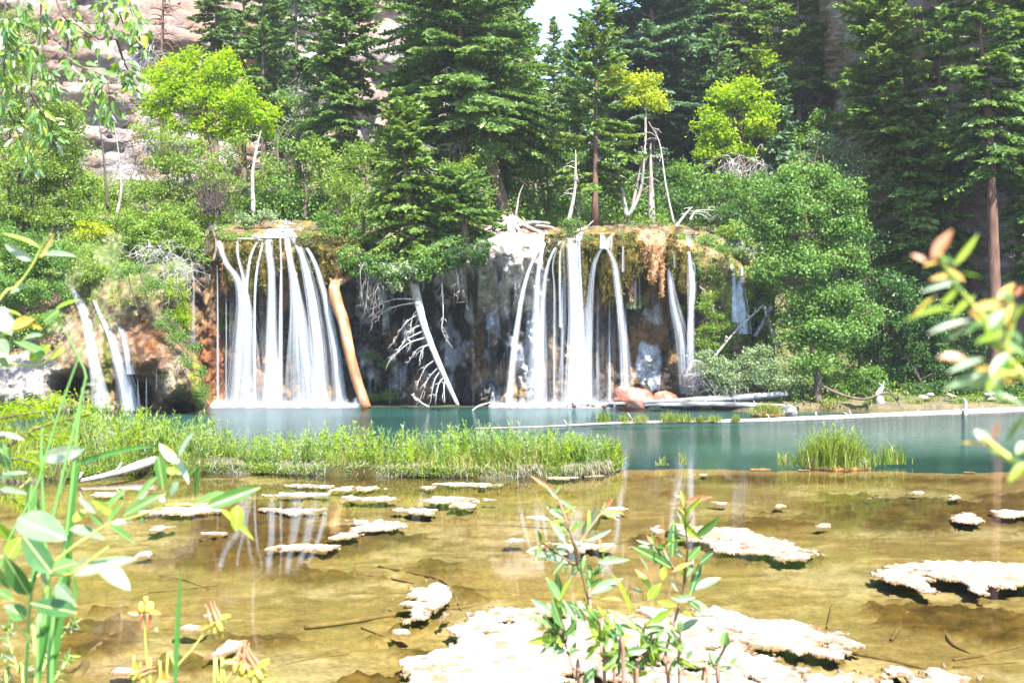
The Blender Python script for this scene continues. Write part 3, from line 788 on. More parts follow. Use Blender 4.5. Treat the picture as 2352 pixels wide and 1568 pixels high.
WR = empty('waterfall', at(1330, 930, 35.4), 'wide right waterfall hanging in a veil of thin threads from a mossy lip', 'waterfall')
for i, (p, n, a) in enumerate([
    ([(485, 255, 22), (420, 350, 26), (370, 460, 30), (330, 600, 32), (300, 750, 34), (255, 1080, 40), (218, 1460, 42)], 50, .62),
    ([(488, 270, 30), (450, 400, 34), (430, 600, 40), (425, 800, 60), (430, 1460, 110)], 75, .5),
    ([(625, 245, 22), (570, 290, 26), (525, 380, 30), (490, 520, 30), (475, 700, 36), (465, 1000, 46), (450, 1460, 60)], 45, .6),
    ([(640, 250, 20), (600, 290, 16), (600, 420, 16), (605, 900, 14)], 16, .5), ([(580, 310, 16), (535, 430, 14), (560, 560, 14), (560, 1460, 20)], 20, .4),
    ([(630, 440, 20), (622, 700, 20), (622, 1460, 20)], 16, .4),
    ([(705, 235, 110), (705, 340, 105), (712, 480, 100), (720, 650, 96), (728, 900, 100), (738, 1460, 150)], 180, .75),
    ([(760, 500, 60), (790, 700, 70), (800, 1460, 70)], 36, .3),
    ([(925, 305, 26), (885, 345, 34), (850, 450, 40), (835, 600, 44), (820, 1000, 50), (810, 1460, 50)], 42, .42),
    ([(945, 305, 30), (990, 340, 34), (1015, 420, 38), (1030, 560, 44), (1055, 760, 40), (1085, 1060, 46), (1105, 1460, 56)], 60, .62),
    ([(890, 600, 26), (885, 1460, 30)], 16, .4), ([(975, 690, 16), (975, 1450, 20)], 16, .7), ([(1100, 650, 12), (1102, 1420, 14)], 10, .55),
    ([(1080, 165, 12), (1078, 480, 14)], 12, .6), ([(1130, 480, 20), (1130, 760, 30)], 8, .25), ([(1180, 420, 50), (1180, 760, 60)], 10, .2),
    ([(1300, 560, 60), (1300, 760, 60)], 12, .25), ([(520, 560, 90), (520, 1460, 130)], 24, .2), ([(950, 560, 200), (960, 1460, 240)], 30, .18),
    ([(900, 150, 22), (925, 220, 26), (937, 305, 40)], 40, 1.6), ([(1012, 190, 18), (970, 235, 18), (942, 300, 30)], 34, 1.5), ([(995, 195, 10), (988, 320, 10)], 8, .7),
    ([(800, 160, 30), (760, 200, 30), (720, 245, 60)], 60, 1.6), ([(640, 235, 30), (740, 235, 30)], 50, 1.5)]):
    stream(WR, sm_wall, d2(p), n, a, 700 + i)
foam(WR, 1118, 1450, 926, 936, 760)
for i, (lab, ps) in enumerate([
    ('narrow fall right of the hanging moss, sliding over a ledge and fanning to the lake', [([(1385, 190, 12), (1412, 300, 26), (1425, 420, 34), (1435, 560, 40), (1450, 680, 50), (1480, 820, 70), (1525, 1000, 80), (1550, 1400, 60)], 60, .62), ([(1420, 325, 14), (1460, 330, 12), (1468, 450, 10)], 10, .5)]),
    ('bright double-stepped fall beside the narrow fall, striking a round boss of rock', [([(1575, 335, 20), (1585, 420, 30), (1595, 510, 44), (1604, 590, 74), (1596, 680, 36), (1590, 850, 30), (1590, 1180, 34)], 70, .85), ([(1600, 400, 20), (1625, 460, 16), (1610, 540, 16)], 12, .6)]),
    ('thin trickle curving off the right of the double-stepped fall over shrubs', [([(1620, 565, 24), (1690, 620, 20), (1745, 690, 20), (1772, 780, 20), (1778, 1100, 12)], 22, .5)]),
    ('bluish shaded fall high in the recess above the double-stepped fall', [([(1560, 170, 60), (1580, 290, 50)], 26, .5), ([(1625, 190, 10), (1650, 280, 10)], 6, .5)]),
    ('small twin-stranded fall nearest the large light green tree', [([(1895, 430, 26), (1912, 560, 28), (1922, 860, 26)], 40, 1.3), ([(1960, 550, 30), (1950, 630, 60), (1966, 720, 60), (1972, 950, 70)], 90, 1.5), ([(1975, 450, 20), (1968, 560, 34)], 30, 1.3)])]):
    e = empty('waterfall', at(*(d2(ps[0][0][-1:])[0][:2]), 36.2), lab, 'waterfall')
    for j, (p, n, a) in enumerate(ps):
        stream(e, lambda x, y: wall_Y(x, y, True), d2(p), n, a, 770 + i * 10 + j, free=(i in (0, 1, 4)), off=.16)
for i, (lab, ps) in enumerate([
    ('left strand of the cascade running down the tufa mound', [([(430, 380, 14), (480, 500, 22), (560, 620, 50), (610, 780, 46), (630, 950, 40), (680, 1150, 60), (705, 1330, 70)], 90, .7), ([(395, 70, 14), (400, 180, 14), (420, 420, 14)], 12, .5)]),
    ('right strand of the cascade beside the round orange tufa boss', [([(640, 600, 20), (700, 740, 34), (760, 850, 44), (800, 1000, 60), (850, 1150, 80), (885, 1350, 90)], 100, .75), ([(780, 745, 20), (840, 830, 60), (870, 950, 80), (885, 1100, 60)], 44, .35)]),
    ('thin dripping threads under the orange tufa boss', [([(1000, 1130, 8), (1000, 1350, 10)], 5, .35), ([(1070, 1070, 5), (1072, 1200, 5)], 3, .35), ([(940, 1130, 8), (950, 1350, 12)], 4, .3)])]):
    e = empty('waterfall', at(*(d0(ps[0][0][-1:])[0][:2]), 34.), lab, 'waterfall')
    for j, (p, n, a) in enumerate(ps):
        stream(e, sm_mound if i < 2 else (lambda x, y: mound_Y(x, y, False) * 0 + 32.4), d0(p), n, a, 820 + i * 10 + j, free=True, off=.12)

# ---------------------------------------------------------------- trees and shrubs

def on_ground(B):
    gz = float(ground_z(B[0], B[1]))
    return np.array([B[0], B[1], gz - .05]) if gz > .1 and B[1] > 33 else B

def leaf_cloud(g, rg, C, r, n, size, flat=0.6, up=0.9, mi=0, rb=0.5, aspect=0.6):
    d = rg.normal(size=(n, 3)) * np.array([1, 1, flat]) * r * 0.55
    N = rand_dirs(rg, n, up)
    D = rand_dirs(rg, n, -0.25)
    L = size * 1.14 * rg.uniform(.6, 1.35, n)
    V, F = leaf_quads(C + d, D, L, L * aspect, N)
    g.add(V, F, np.clip(rb + rg.normal(0, .22, n), 0, 1), mi)

def broadleaf(name, label, cat, Y, base, blobs, leaf, size=.11, dens=1.0, trunk=None, r0=.12, bark='bark', stems=1, group=None, seed=1, clump=.34, flat=.6, twigs=True, aspect=.6, gap=.0):
    """blobs: (px, py, rx, ry) in photograph pixels at distance Y; base: (px, py)"""
    rg = np.random.default_rng(seed)
    B = on_ground(at(base[0], base[1], Y))
    root = empty(name, B, label, cat, group)
    s = Y / FPX
    wood = Geo(); lv = Geo()
    if trunk:
        tp = [B] + [at(x, y, Y + dy) for x, y, dy in trunk]
        TP = spline(tp, 5)
        V, F = tube(TP, np.linspace(r0, r0 * .3, len(TP)), 8, seed, .06); wood.add(V, F)
        trunks = [TP]
    else:
        trunks = []
        for k in range(stems):
            bl = blobs[rg.integers(len(blobs))]
            tgt = at(bl[0] + rg.uniform(-.5, .5) * bl[2], bl[1] + rg.uniform(-.6, .2) * bl[3], Y + rg.uniform(-.6, .6))
            b2 = B + np.array([rg.normal(0, .12 * max(1, stems ** .5)), rg.normal(0, .15), 0])
            mid = (b2 + tgt) / 2 + np.array([rg.normal(0, .1), rg.normal(0, .1), .15])
            TP = spline([b2, mid, tgt], 5)
            V, F = tube(TP, np.linspace(r0, r0 * .25, len(TP)), 6, seed + k, .05); wood.add(V, F)
            trunks.append(TP)
    allT = np.concatenate(trunks)
    for bi, (px, py, rx, ry) in enumerate(blobs):
        c0 = at(px, py, Y); RX, RZ = rx * s, ry * s; RY = min(RX, RZ * 1.3) * .9
        n = max(4, int(dens * 4.6 * (RX * RZ + RX * RY + RY * RZ) / (clump * clump) / 3))
        c1 = c0 + np.array([0, rg.uniform(-.35, .35) * RY, 0])
        # limb into the blob
        k = np.argmin(np.linalg.norm(allT - c1, axis=1) + .6 * np.clip(allT[:, 2] - c1[2], 0, 9))
        a = allT[k]
        lb = spline([a, (a + c1) / 2 + rg.normal(0, .12, 3) + np.array([0, 0, .05]), c1], 4)
        V, F = tube(lb, np.linspace(r0 * .42, r0 * .12, len(lb)), 5, seed, 0); wood.add(V, F)
        for j in range(n):
            d = rand_dirs(rg, 1, .15)[0] * rg.uniform(.35, 1.0) ** .55
            cc = c1 + d * np.array([RX, RY, RZ]) * rg.uniform(.82, 1.12)
            cr = clump * rg.uniform(.55, 1.25)
            nl = int(min(dens, 1.2) * 70 * (cr / .3) ** 2 * (.11 / size) ** 1.6)
            leaf_cloud(lv, rg, cc, cr, max(nl, 5), size, flat, rb=.45 + rg.normal(0, .14) + .12 * d[2], aspect=aspect)
            if twigs and rg.random() < .22:
                tw = np.array([c1 + (cc - c1) * .1, (c1 + cc) / 2 + rg.normal(0, .06, 3), cc])
                V, F = tube(tw, [r0 * .12 + .006, r0 * .08 + .005, .004], 4, 0, 0); wood.add(V, F)
    lv.build('crown' if cat == 'tree' else 'foliage', M[leaf], root)
    wood.build('trunk' if cat == 'tree' else 'stem', M[bark], root)
    return root

def conifer(label, Y, base, top, R_, leaf='needle_green', cb=.12, trunk=None, seed=1, dens=1.0, prof=1.0, droop=.35, r0=.16, bark='bark', group='conifers above the falls', left=1.0, right=1.0, name='conifer', bushy=1.0, extra_dead=0, size=1.0, minr=.22):
    """R: crown half-width in photograph pixels; cb: height fraction where living branches begin"""
    R = R_ * 1.28; prof = prof * .85
    rg = np.random.default_rng(seed)
    B = on_ground(at(base[0], base[1], Y)); Tp = at(top[0], top[1], Y)
    root = empty(name, B, label, 'tree', group)
    pts = [B] + [at(x, y, Y + dy) for x, y, dy in (trunk or [])] + [Tp]
    TP = spline(pts, 8)
    H = np.r_[0, np.cumsum(np.linalg.norm(np.diff(TP, axis=0), axis=1))]; Ht = H[-1]; hf = H / Ht
    wood = Geo(); ndl = Geo()
    V, F = tube(TP, r0 * (1.02 - .93 * hf) * (1 + .5 * np.exp(-hf * 40)), 9, seed, .07); wood.add(V, F)
    Rm = R * Y / FPX
    nb = int(dens * 19.0 * Ht * (1 - cb) * (1.2 if Rm > 1.6 else 1.0))
    for i in range(nb):
        t = cb + (1 - cb) * (rg.random() ** .92)
        if t < cb + .03 and rg.random() < .4: continue
        az = rg.uniform(0, 2 * math.pi)
        o = np.array([np.interp(t, hf, TP[:, k]) for k in range(3)])
        u = (t - cb) / (1 - cb)
        L = Rm * (minr * min(1, (1 - u) * 8) + (1 - minr) * (1 - u) ** prof) * rg.uniform(.62, 1.12)
        if u < .12: L *= .7 + 2.5 * u
        L *= right if math.cos(az) > 0 else left
        L = max(L, .16)
        el = math.radians(38 * u ** 1.5 - 12 * (1 - u) + rg.normal(0, 7))
        dh = np.array([math.cos(az), math.sin(az), 0])
        side = np.array([-dh[1], dh[0], 0])
        d0_ = dh * math.cos(el) + np.array([0, 0, math.sin(el)])
        dr = droop * (1 - .6 * u)
        sN = max(4, int(L / .13 * bushy))
        ss = np.linspace(.16, 1, sN)
        ctr = o + d0_ * (L * ss)[:, None]; ctr[:, 2] += -dr * L * ss ** 2 * .55 + .20 * L * np.clip(ss - .6, 0, 1) ** 1.3
        if L > .8 and i % 2:
            bp = np.vstack([o, ctr[::max(1, sN // 4)], ctr[-1]])
            V, F = tube(bp, np.linspace(.010 + .014 * L, .004, len(bp)), 3, 0, 0); wood.add(V, F)
        Cs, Ds = [ctr], [np.tile(d0_, (sN, 1))]
        for sg in (-1, 1):
            tl = (0.16 + .34 * L * (1 - ss) ** .7 * np.clip(ss * 3, 0, 1)) * rg.uniform(.6, 1.15, sN)
            td = side * sg * .78 + d0_ * .62; td[2] -= .14
            kmax = 4 if Rm > 1.2 else 3
            for q in range(1, kmax + 1):
                f = (q - .4) / kmax
                use = tl > .10 * q
                if not use.any(): continue
                c = ctr[use] + td * (tl[use] * f)[:, None]; c[:, 2] -= .18 * tl[use] * f * f
                c += rg.normal(0, .025, c.shape)
                Cs.append(c); Ds.append(np.tile(td, (len(c), 1)))
        C = np.concatenate(Cs); D = np.concatenate(Ds) + rg.normal(0, .30, (len(np.concatenate(Cs)), 3))
        nn = len(C)
        N = np.array([0, -.25, .8]) + rg.normal(0, .7, (nn, 3))
        Lq = .265 * size * rg.uniform(.7, 1.3, nn)
        V, F = leaf_quads(C, D, Lq, Lq * rg.uniform(.36, .6, nn), N)
        ndl.add(V, F, np.clip(.42 + rg.normal(0, .14) + rg.normal(0, .16, nn), 0, 1))
    ndl.build('crown', M[leaf], root)
    for i in range(extra_dead):
        t = rg.uniform(max(.1, cb - .3), min(.95, cb + .3)); az = rg.uniform(0, 6.28); L = rg.uniform(.4, 1.0) * max(Rm * .5, .6)
        o = np.array([np.interp(t, hf, TP[:, k]) for k in range(3)])
        p = [o, o + np.array([math.cos(az) * L * .5, math.sin(az) * L * .5, -.05 * L]), o + np.array([math.cos(az) * L, math.sin(az) * L, -.35 * L])]
        V, F = tube(spline(p, 3), np.linspace(.022, .004, 7), 4, 0, 0); wood.add(V, F)
    wood.build('trunk', M[bark], root)
    return root

# --- conifers, left to right
conifer('dark ragged fir against the pink cliff above the bright maple', 52, (497, 420), (495, -95), 72, 'needle_dark', .50, seed=11, droop=.5, dens=.75, extra_dead=14)
conifer('green fir just right of the bright maple, trunk bare below its crown', 50, (605, 470), (604, -100), 78, 'needle_green', .44, seed=12, dens=.75, extra_dead=10)
conifer('thin fir with a reddish trunk beside the pink cliff, upper left of the broad fall', 48, (683, 480), (679, -120), 62, 'needle_dark', .45, seed=13, dens=.7, extra_dead=12)
conifer('dense dark green spruce directly above the left broad waterfall', 45, (795, 505), (797, -160), 92, 'needle_green', .16, seed=14, prof=.55, dens=1.0)
conifer('slim young fir between the dense spruce and the leaning giant', 44, (903, 510), (903, 168), 60, 'needle_green', .08, seed=15, prof=.9)
conifer('huge leaning fir with a crooked dark trunk and roots spread on the ledge', 43, (1168, 512), (1020, -190), 185, 'needle_green', .28, trunk=[(1135, 400, 0), (1102, 262, .1), (1066, 140, 0)], seed=16, prof=.38, droop=.6, r0=.30, bark='bark', extra_dead=30, dens=1.25, right=1.0)
conifer('tall fir behind the leaning giant, its straight trunk showing midway', 47, (1160, 505), (1165, -130), 84, 'needle_green', .20, seed=17, prof=.45, dens=1.1, r0=.2, extra_dead=10)
conifer('dark grey-green fir standing left of the leaning giant', 46, (1010, 510), (990, 60), 105, 'needle_blue', .18, seed=27, prof=.6, dens=.9, extra_dead=20)
conifer('bright green spruce leaning over the alcove edge', 37.1, (950, 598), (915, 210), 92, 'needle_light', .03, seed=18, prof=.55, droop=.55, dens=1.1)
conifer('low dark spruce whose boughs overhang the pale rock', 37.2, (1075, 588), (1050, 400), 96, 'needle_green', .02, seed=19, prof=.35, droop=.7, dens=1.5)
conifer('distant pale fir in the sky gap', 78, (1272, 330), (1271, 40), 46, 'needle_light', .05, seed=20, prof=.9, group='distant conifers')
conifer('blue-green spruce left of the thin pale fir above the right falls', 48, (1328, 505), (1328, 70), 68, 'needle_blue', .15, seed=21, prof=.8)
conifer('slender fir with open flat boughs standing on the lip of the right falls', 41, (1366, 522), (1371, -15), 92, 'needle_light', .16, seed=22, prof=.62, dens=.62, r0=.13, bark='bark_red', droop=.2)
conifer('massive blue-green spruce right of the sky gap', 54, (1497, 515), (1497, -190), 150, 'needle_blue', .28, seed=23, prof=.55, dens=1.15, r0=.28, size=1.1)
conifer('yellowish pine high on the right in front of the brown cliff top', 56, (1700, 440), (1695, -160), 95, 'needle_light', .38, seed=24, prof=.5, dens=.8, droop=.6, extra_dead=12)
conifer('dark fir with a bare lower trunk behind the yellow-green maple on the right', 50, (1836, 400), (1833, -190), 84, 'needle_light', .28, seed=25, prof=.45, dens=.85, extra_dead=20)
conifer('slim blue young fir beside the yellow-green maple', 46, (1790, 470), (1790, 160), 50, 'needle_blue', .05, seed=26, prof=.9)
conifer('crooked-trunked fir over the large light green tree', 40, (2096, 560), (2030, -150), 118, 'needle_light', .12, trunk=[(2088, 350, 0), (2038, 262, 0), (2020, 120, 0)], seed=28, prof=.35, dens=1.15, droop=.5, r0=.22, bark='bark_red', extra_dead=12)
conifer('dark drooping fir between the crooked fir and the thick red trunk', 41, (2160, 560), (2158, -190), 62, 'needle_green', .30, seed=29, prof=.5, dens=.65)
conifer('big fir at the right edge with a thick reddish trunk', 36.5, (2288, 905), (2240, -260), 105, 'needle_green', .42, trunk=[(2284, 660, 0), (2272, 300, 0), (2250, 40, 0)], seed=30, prof=.4, dens=.85, droop=.55, r0=.235, bark='bark_red', extra_dead=24)
conifer('dark fir at the far right edge against the shaded cliff', 37, (2400, 760), (2390, -200), 80, 'needle_green', .2, seed=31, prof=.5)
conifer('dark young fir in the shade below the crooked fir', 38.2, (2150, 880), (2150, 560), 62, 'needle_dark', .05, seed=32, prof=.8)
conifer('dark fir behind the massive spruce and the yellow maple', 58, (1600, 470), (1600, -60), 70, 'needle_blue', .12, seed=33, prof=.6, group='distant conifers')
conifer('pale distant fir touching the sky right of the gap', 84, (1215, 330), (1218, 60), 50, 'needle_light', .05, seed=34, prof=.8, group='distant conifers')
conifer('hazy distant fir low in the canyon gap', 95, (1300, 330), (1302, 95), 44, 'needle_light', .05, seed=35, prof=.9, group='distant conifers')
conifer('fir high on the slope behind the crooked fir', 52, (1950, 380), (1945, -120), 66, 'needle_light', .2, seed=36, prof=.5, extra_dead=8, group='distant conifers')
conifer('dark shaded fir low behind the slim young fir', 45, (968, 500), (965, 250), 60, 'needle_dark', .05, seed=37, prof=.7)


# --- more of the wood behind
for i, (px, Y, top, R0, lf, cb_, lab) in enumerate([
    (560, 56, -150, 70, 'needle_green', .25, 'fir rising behind the crown of the bright maple'), (645, 57, -140, 60, 'needle_blue', .2, 'blue-green fir behind the reddish thin trunk'),
    (735, 55, -130, 56, 'needle_dark', .15, 'dark fir just left of the dense spruce'), (940, 60, 60, 50, 'needle_blue', .1, 'bluish fir before the grey part of the left cliff'),
    (1090, 55, -160, 90, 'needle_green', .1, 'broad fir closing the view behind the leaning giant'), (1130, 60, -140, 70, 'needle_blue', .1, 'blue-green fir behind the upper trunk of the leaning giant'),
    (1395, 60, 130, 60, 'needle_blue', .05, 'low blue-green fir behind the slender fir'), (1440, 57, 190, 60, 'needle_green', .08, 'fir in front of the left flank of the massive spruce'),
    (1555, 60, -150, 90, 'needle_blue', .1, 'blue fir forming the right shoulder of the massive spruce'), (1650, 52, 60, 60, 'needle_dark', .1, 'dark fir behind the yellow-green maple'),
    (1760, 60, -60, 70, 'needle_green', .2, 'fir behind the yellowish pine'), (1885, 56, -140, 70, 'needle_blue', .15, 'bluish fir between the bare-trunked fir and the crooked fir'),
    (2340, 38, -120, 66, 'needle_green', .35, 'green fir right of the thick reddish trunk')]):
    gy_ = CY - (float(ground_z((px - CX) * Y / FPX, Y)) - CAMZ) * FPX / Y
    conifer(lab, Y, (px, gy_), (px, top), R0, lf, cb_, seed=500 + i, prof=.5, dens=.7, group='firs in the wood behind the falls')
for i, (lab, Y, b, bl, lf, sz) in enumerate([
    ('green thicket behind the pool of the left fall', 44, (650, 500), [(640, 440, 50, 44), (700, 455, 50, 44), (600, 470, 44, 36), (740, 480, 40, 34), (670, 490, 60, 24), (560, 480, 40, 34)], 'leaf_mid', .10),
    ('light thicket left of the alcove spruce', 43, (770, 500), [(740, 380, 36, 40), (760, 430, 40, 40), (890, 330, 30, 40), (720, 330, 34, 40)], 'leaf_light', .10),
    ('green thicket behind the root flare', 46, (1200, 500), [(1160, 440, 46, 44), (1210, 380, 40, 50), (1200, 480, 60, 26), (1290, 380, 44, 50), (1300, 470, 44, 34), (1330, 430, 34, 40)], 'leaf_mid', .11),
    ('shaded thicket behind the lip of the right falls', 45, (1500, 500), [(1480, 440, 40, 44), (1530, 480, 50, 30), (1580, 460, 40, 40), (1390, 490, 44, 24), (1460, 490, 50, 22), (1520, 380, 36, 40)], 'leaf_dark', .11),
    ('green thicket on the slope below the brown cliff', 44, (1800, 500), [(1760, 470, 44, 40), (1820, 450, 50, 40), (1870, 440, 40, 40), (1930, 430, 40, 36), (1980, 460, 40, 40), (2000, 400, 36, 36)], 'leaf_mid', .11),
    ('sunny thicket on the left slope below the bright maple', 43, (330, 480), [(300, 440, 50, 34), (250, 460, 44, 30), (350, 430, 40, 36), (280, 490, 60, 24), (220, 440, 36, 30), (340, 300, 30, 34), (550, 350, 36, 44), (600, 390, 34, 50)], 'leaf_light', .09),
    ('tall green thicket on the upper left slope', 38, (130, 470), [(120, 380, 60, 44), (60, 430, 60, 44), (170, 350, 44, 40), (150, 290, 44, 44), (100, 300, 50, 50), (180, 420, 40, 30)], 'leaf_light', .09),
    ('green thicket crowding the left edge under the willow', 34.8, (20, 700), [(20, 600, 50, 50), (60, 560, 50, 40), (10, 680, 46, 40), (0, 540, 40, 40)], 'leaf_mid', .07),
    ('leafy thicket at the foot of the brown cliff beside the box elder', 38.5, (2000, 880), [(2000, 800, 40, 40), (2030, 860, 44, 34), (1990, 640, 34, 40), (2010, 560, 30, 34)], 'leaf_dark', .09),
    ('low bushes along the foot of the shaded cliff at the right edge', 37.4, (2280, 900), [(2200, 860, 50, 30), (2280, 850, 50, 34), (2340, 840, 46, 40), (2230, 800, 40, 30)], 'leaf_dark', .08)]):
    broadleaf('thicket', lab, 'thicket', Y, b, bl, lf, sz, .75, r0=.035, stems=6, bark='twig', seed=560 + i, clump=.36, group='thickets on the terrace and slopes')

# dead conifers and snags
def snag(label, Y, pts, r0, nb, bark='deadwood', seed=1, Lb=.8, cat='dead tree', name='dead_tree', droop=-.3, t0=.3, group=None):
    rg = np.random.default_rng(seed)
    TP = spline([at(x, y, Y + d) for x, y, d in pts], 7)
    root = empty(name, TP[0], label, cat, group)
    g = Geo(); V, F = tube(TP, np.linspace(r0, r0 * .18, len(TP)), 8, seed, .1); g.add(V, F); g.build('trunk', M[bark], root)
    for i in range(nb):
        t = rg.uniform(t0, .97) * (len(TP) - 1); o = TP[int(t)] + (TP[min(int(t) + 1, len(TP) - 1)] - TP[int(t)]) * (t % 1)
        az = rg.uniform(0, 6.28); L = Lb * rg.uniform(.4, 1.1) * (1.1 - .5 * t / len(TP))
        d = np.array([math.cos(az), math.sin(az) * .7, rg.uniform(-.3, .5)])
        p = [o, o + d * L * .5, o + d * L + np.array([0, 0, droop * L])]
        g = Geo(); q = spline(p, 4); V, F = tube(q, np.linspace(r0 * .28, .005, len(q)), 4, 0, 0); g.add(V, F)
        for k in range(3):
            w = q[rg.integers(3, len(q) - 1)]; e = w + np.array([rg.normal(0, .3), rg.normal(0, .2), rg.uniform(-.3, .2)]) * L * .6
            V, F = tube(np.array([w, (w + e) / 2 + rg.normal(0, .02, 3), e]), [.01, .007, .003], 3, 0, 0); g.add(V, F)
        g.build('branch', M[bark], root)
    return root
snag('bare brown dead conifer with wispy branches against the pink cliff', 54, [(378, 400, 0), (372, 200, 0), (376, -60, 0)], .20, 60, 'bark_red', 41, 2.0)
snag('pale forked dead trunk standing below the bright maple', 42, [(582, 490, 0), (580, 400, 0), (592, 330, 0), (600, 300, 0)], .09, 9, 'deadwood', 42, .7)
snag('leaning bare charcoal stem, left of the pair on the left slope', 40, [(247, 480, 0), (240, 380, 0), (232, 310, 0), (222, 258, 0)], .06, 3, 'twig', 43, .5)
snag('bare stem with white peeling branches, right of the pair on the left slope', 40, [(268, 495, 0), (278, 440, 0), (276, 380, 0), (262, 280, 0)], .07, 9, 'bark_grey', 44, .8, droop=-.6)
snag('white leaning snag on the lip left of the slender fir', 40.2, [(1303, 522, 0), (1318, 450, 0), (1322, 390, 0), (1322, 345, 0)], .085, 8, 'deadwood', 45, .7)
snag('grey twin-stemmed dead maple behind the right falls lip, left stem', 42, [(1440, 500, 0), (1425, 420, 0), (1412, 350, 0), (1408, 300, 0)], .10, 8, 'bark_grey', 46, .8)
snag('grey curved stem rising under the yellow maple tuft', 42, [(1443, 500, 0), (1470, 440, 0), (1480, 360, 0), (1482, 270, 0)], .09, 8, 'bark_grey', 47, .8)
snag('tall thin leaning bleached pole right of the yellow maple', 41, [(1548, 515, 0), (1530, 430, 0), (1515, 330, 0), (1490, 280, 0)], .045, 7, 'deadwood', 48, .6)
snag('short slanting grey log stub rising from the lip behind the dark recess', 39.5, [(1552, 522, 0), (1572, 495, 0), (1590, 475, 0)], .07, 3, 'deadwood', 49, .4)
snag('white dead branches spreading over the dark recess above the twin fall', 39.5, [(1585, 505, 0), (1600, 485, 0), (1640, 482, 0)], .05, 8, 'deadwood', 50, .8)
snag('grey dead trunk among green undergrowth right of the leaning giant', 42, [(1184, 500, 0), (1192, 450, 0), (1202, 425, 0)], .05, 2, 'bark_grey', 51, .4)
snag('tangle of bleached twigs between the slim fir and the leaning giant', 40.5, [(960, 400, 0), (968, 360, 0), (975, 330, 0)], .03, 26, 'deadwood', 52, .9, t0=.0)
snag('dark trunk right of the left slope shrubs, behind the pale forked trunk', 44, [(655, 500, 0), (640, 400, 0), (636, 250, 0)], .08, 6, 'bark', 53, .6)
snag('thin dark trunk straight above the left waterfall', 43, [(700, 505, 0), (702, 430, 0), (690, 330, 0)], .07, 3, 'bark', 54, .5)
snag('blue-grey straight trunk of the spruce behind the right falls', 43, [(1497, 518, 0), (1495, 430, 0), (1494, 330, 0)], .17, 3, 'bark_grey', 55, .5)
snag('smooth grey trunk between the white snag and the slender fir', 42.5, [(1328, 515, 0), (1331, 440, 0), (1332, 350, 0)], .08, 3, 'bark_grey', 56, .5)

# --- broadleaf trees
broadleaf('maple_tree', 'vivid yellow-green maple glowing in front of the pink cliff', 'tree', 44, (500, 470),
          [(400, 175, 48, 42), (455, 155, 40, 34), (515, 165, 40, 40), (375, 235, 42, 40), (440, 225, 55, 45), (510, 230, 50, 45), (565, 235, 45, 42), (600, 262, 34, 36), (470, 290, 50, 34), (540, 295, 46, 30), (400, 290, 30, 26), (430, 130, 22, 16), (525, 135, 22, 18), (480, 195, 34, 30), (360, 190, 24, 26), (610, 300, 24, 18), (350, 255, 20, 18)],
          'leaf_bright', .11, 1.0, trunk=[(492, 380, 0), (480, 300, 0), (470, 210, 0)], r0=.13, seed=61, flat=.75, clump=.31)
broadleaf('willow_tree', 'airy light green willow below the bright maple on the left slope', 'tree', 41, (470, 500),
          [(380, 400, 45, 50), (440, 380, 50, 55), (495, 400, 42, 50), (400, 340, 34, 34), (460, 445, 70, 40), (370, 460, 45, 36), (530, 430, 30, 40)], 'leaf_light', .085, .8, r0=.06, stems=7, bark='twig', seed=62)
broadleaf('aspen_tree', 'light green tree right of the bright maple', 'tree', 46, (690, 500), [(690, 260, 40, 45), (660, 320, 34, 40), (700, 350, 40, 45), (650, 240, 26, 36), (690, 430, 45, 50), (640, 400, 34, 40)], 'leaf_mid', .11, .7, trunk=[(690, 400, 0), (685, 270, 0)], r0=.10, seed=63)
broadleaf('birch_tree', 'pale green river birch left of the alcove spruce', 'tree', 39.6, (835, 540),
          [(800, 400, 42, 40), (850, 380, 44, 44), (880, 430, 34, 40), (820, 460, 52, 42), (870, 500, 46, 40), (770, 450, 28, 40), (800, 510, 30, 24), (830, 340, 26, 24)], 'leaf_light', .085, .75, trunk=[(835, 480, 0), (842, 400, 0)], r0=.08, seed=64)
broadleaf('birch_tree', 'yellow-green birch between the alcove spruce and the leaning giant', 'tree', 40.2, (1085, 560),
          [(1060, 400, 46, 34), (1100, 385, 40, 28), (1030, 440, 36, 36), (1090, 450, 52, 38), (1060, 500, 46, 36), (1110, 490, 32, 30)], 'leaf_light', .085, .8, trunk=[(1085, 480, 0), (1075, 400, 0)], r0=.07, seed=65)
broadleaf('maple_tree', 'small yellow maple tuft on bare grey stems above the right falls', 'tree', 42.2, (1441, 500),
          [(1490, 185, 22, 18), (1478, 215, 34, 28), (1450, 225, 26, 26), (1500, 240, 16, 16), (1420, 190, 40, 28)], 'leaf_yellow', .11, 1.1, trunk=[(1462, 430, 0), (1482, 330, 0), (1484, 230, 0)], r0=.07, bark='bark_grey', seed=66)
broadleaf('maple_tree', 'yellow-green maple with dangling dead twigs right of the massive spruce', 'tree', 45, (1720, 470),
          [(1660, 230, 40, 34), (1700, 215, 42, 36), (1740, 240, 34, 36), (1630, 280, 34, 34), (1680, 285, 48, 40), (1735, 290, 34, 34), (1640, 335, 38, 30), (1700, 345, 36, 24), (1610, 360, 22, 16)], 'leaf_bright', .12, .95, trunk=[(1712, 400, 0), (1698, 310, 0)], r0=.1, seed=67)
broadleaf('maple_tree', 'small light green crown high against the upper right cliff', 'tree', 55, (1765, 330), [(1755, 130, 36, 26), (1775, 165, 30, 24), (1740, 160, 24, 20)], 'leaf_bright', .13, .8, trunk=[(1765, 200, 0)], r0=.08, seed=68)
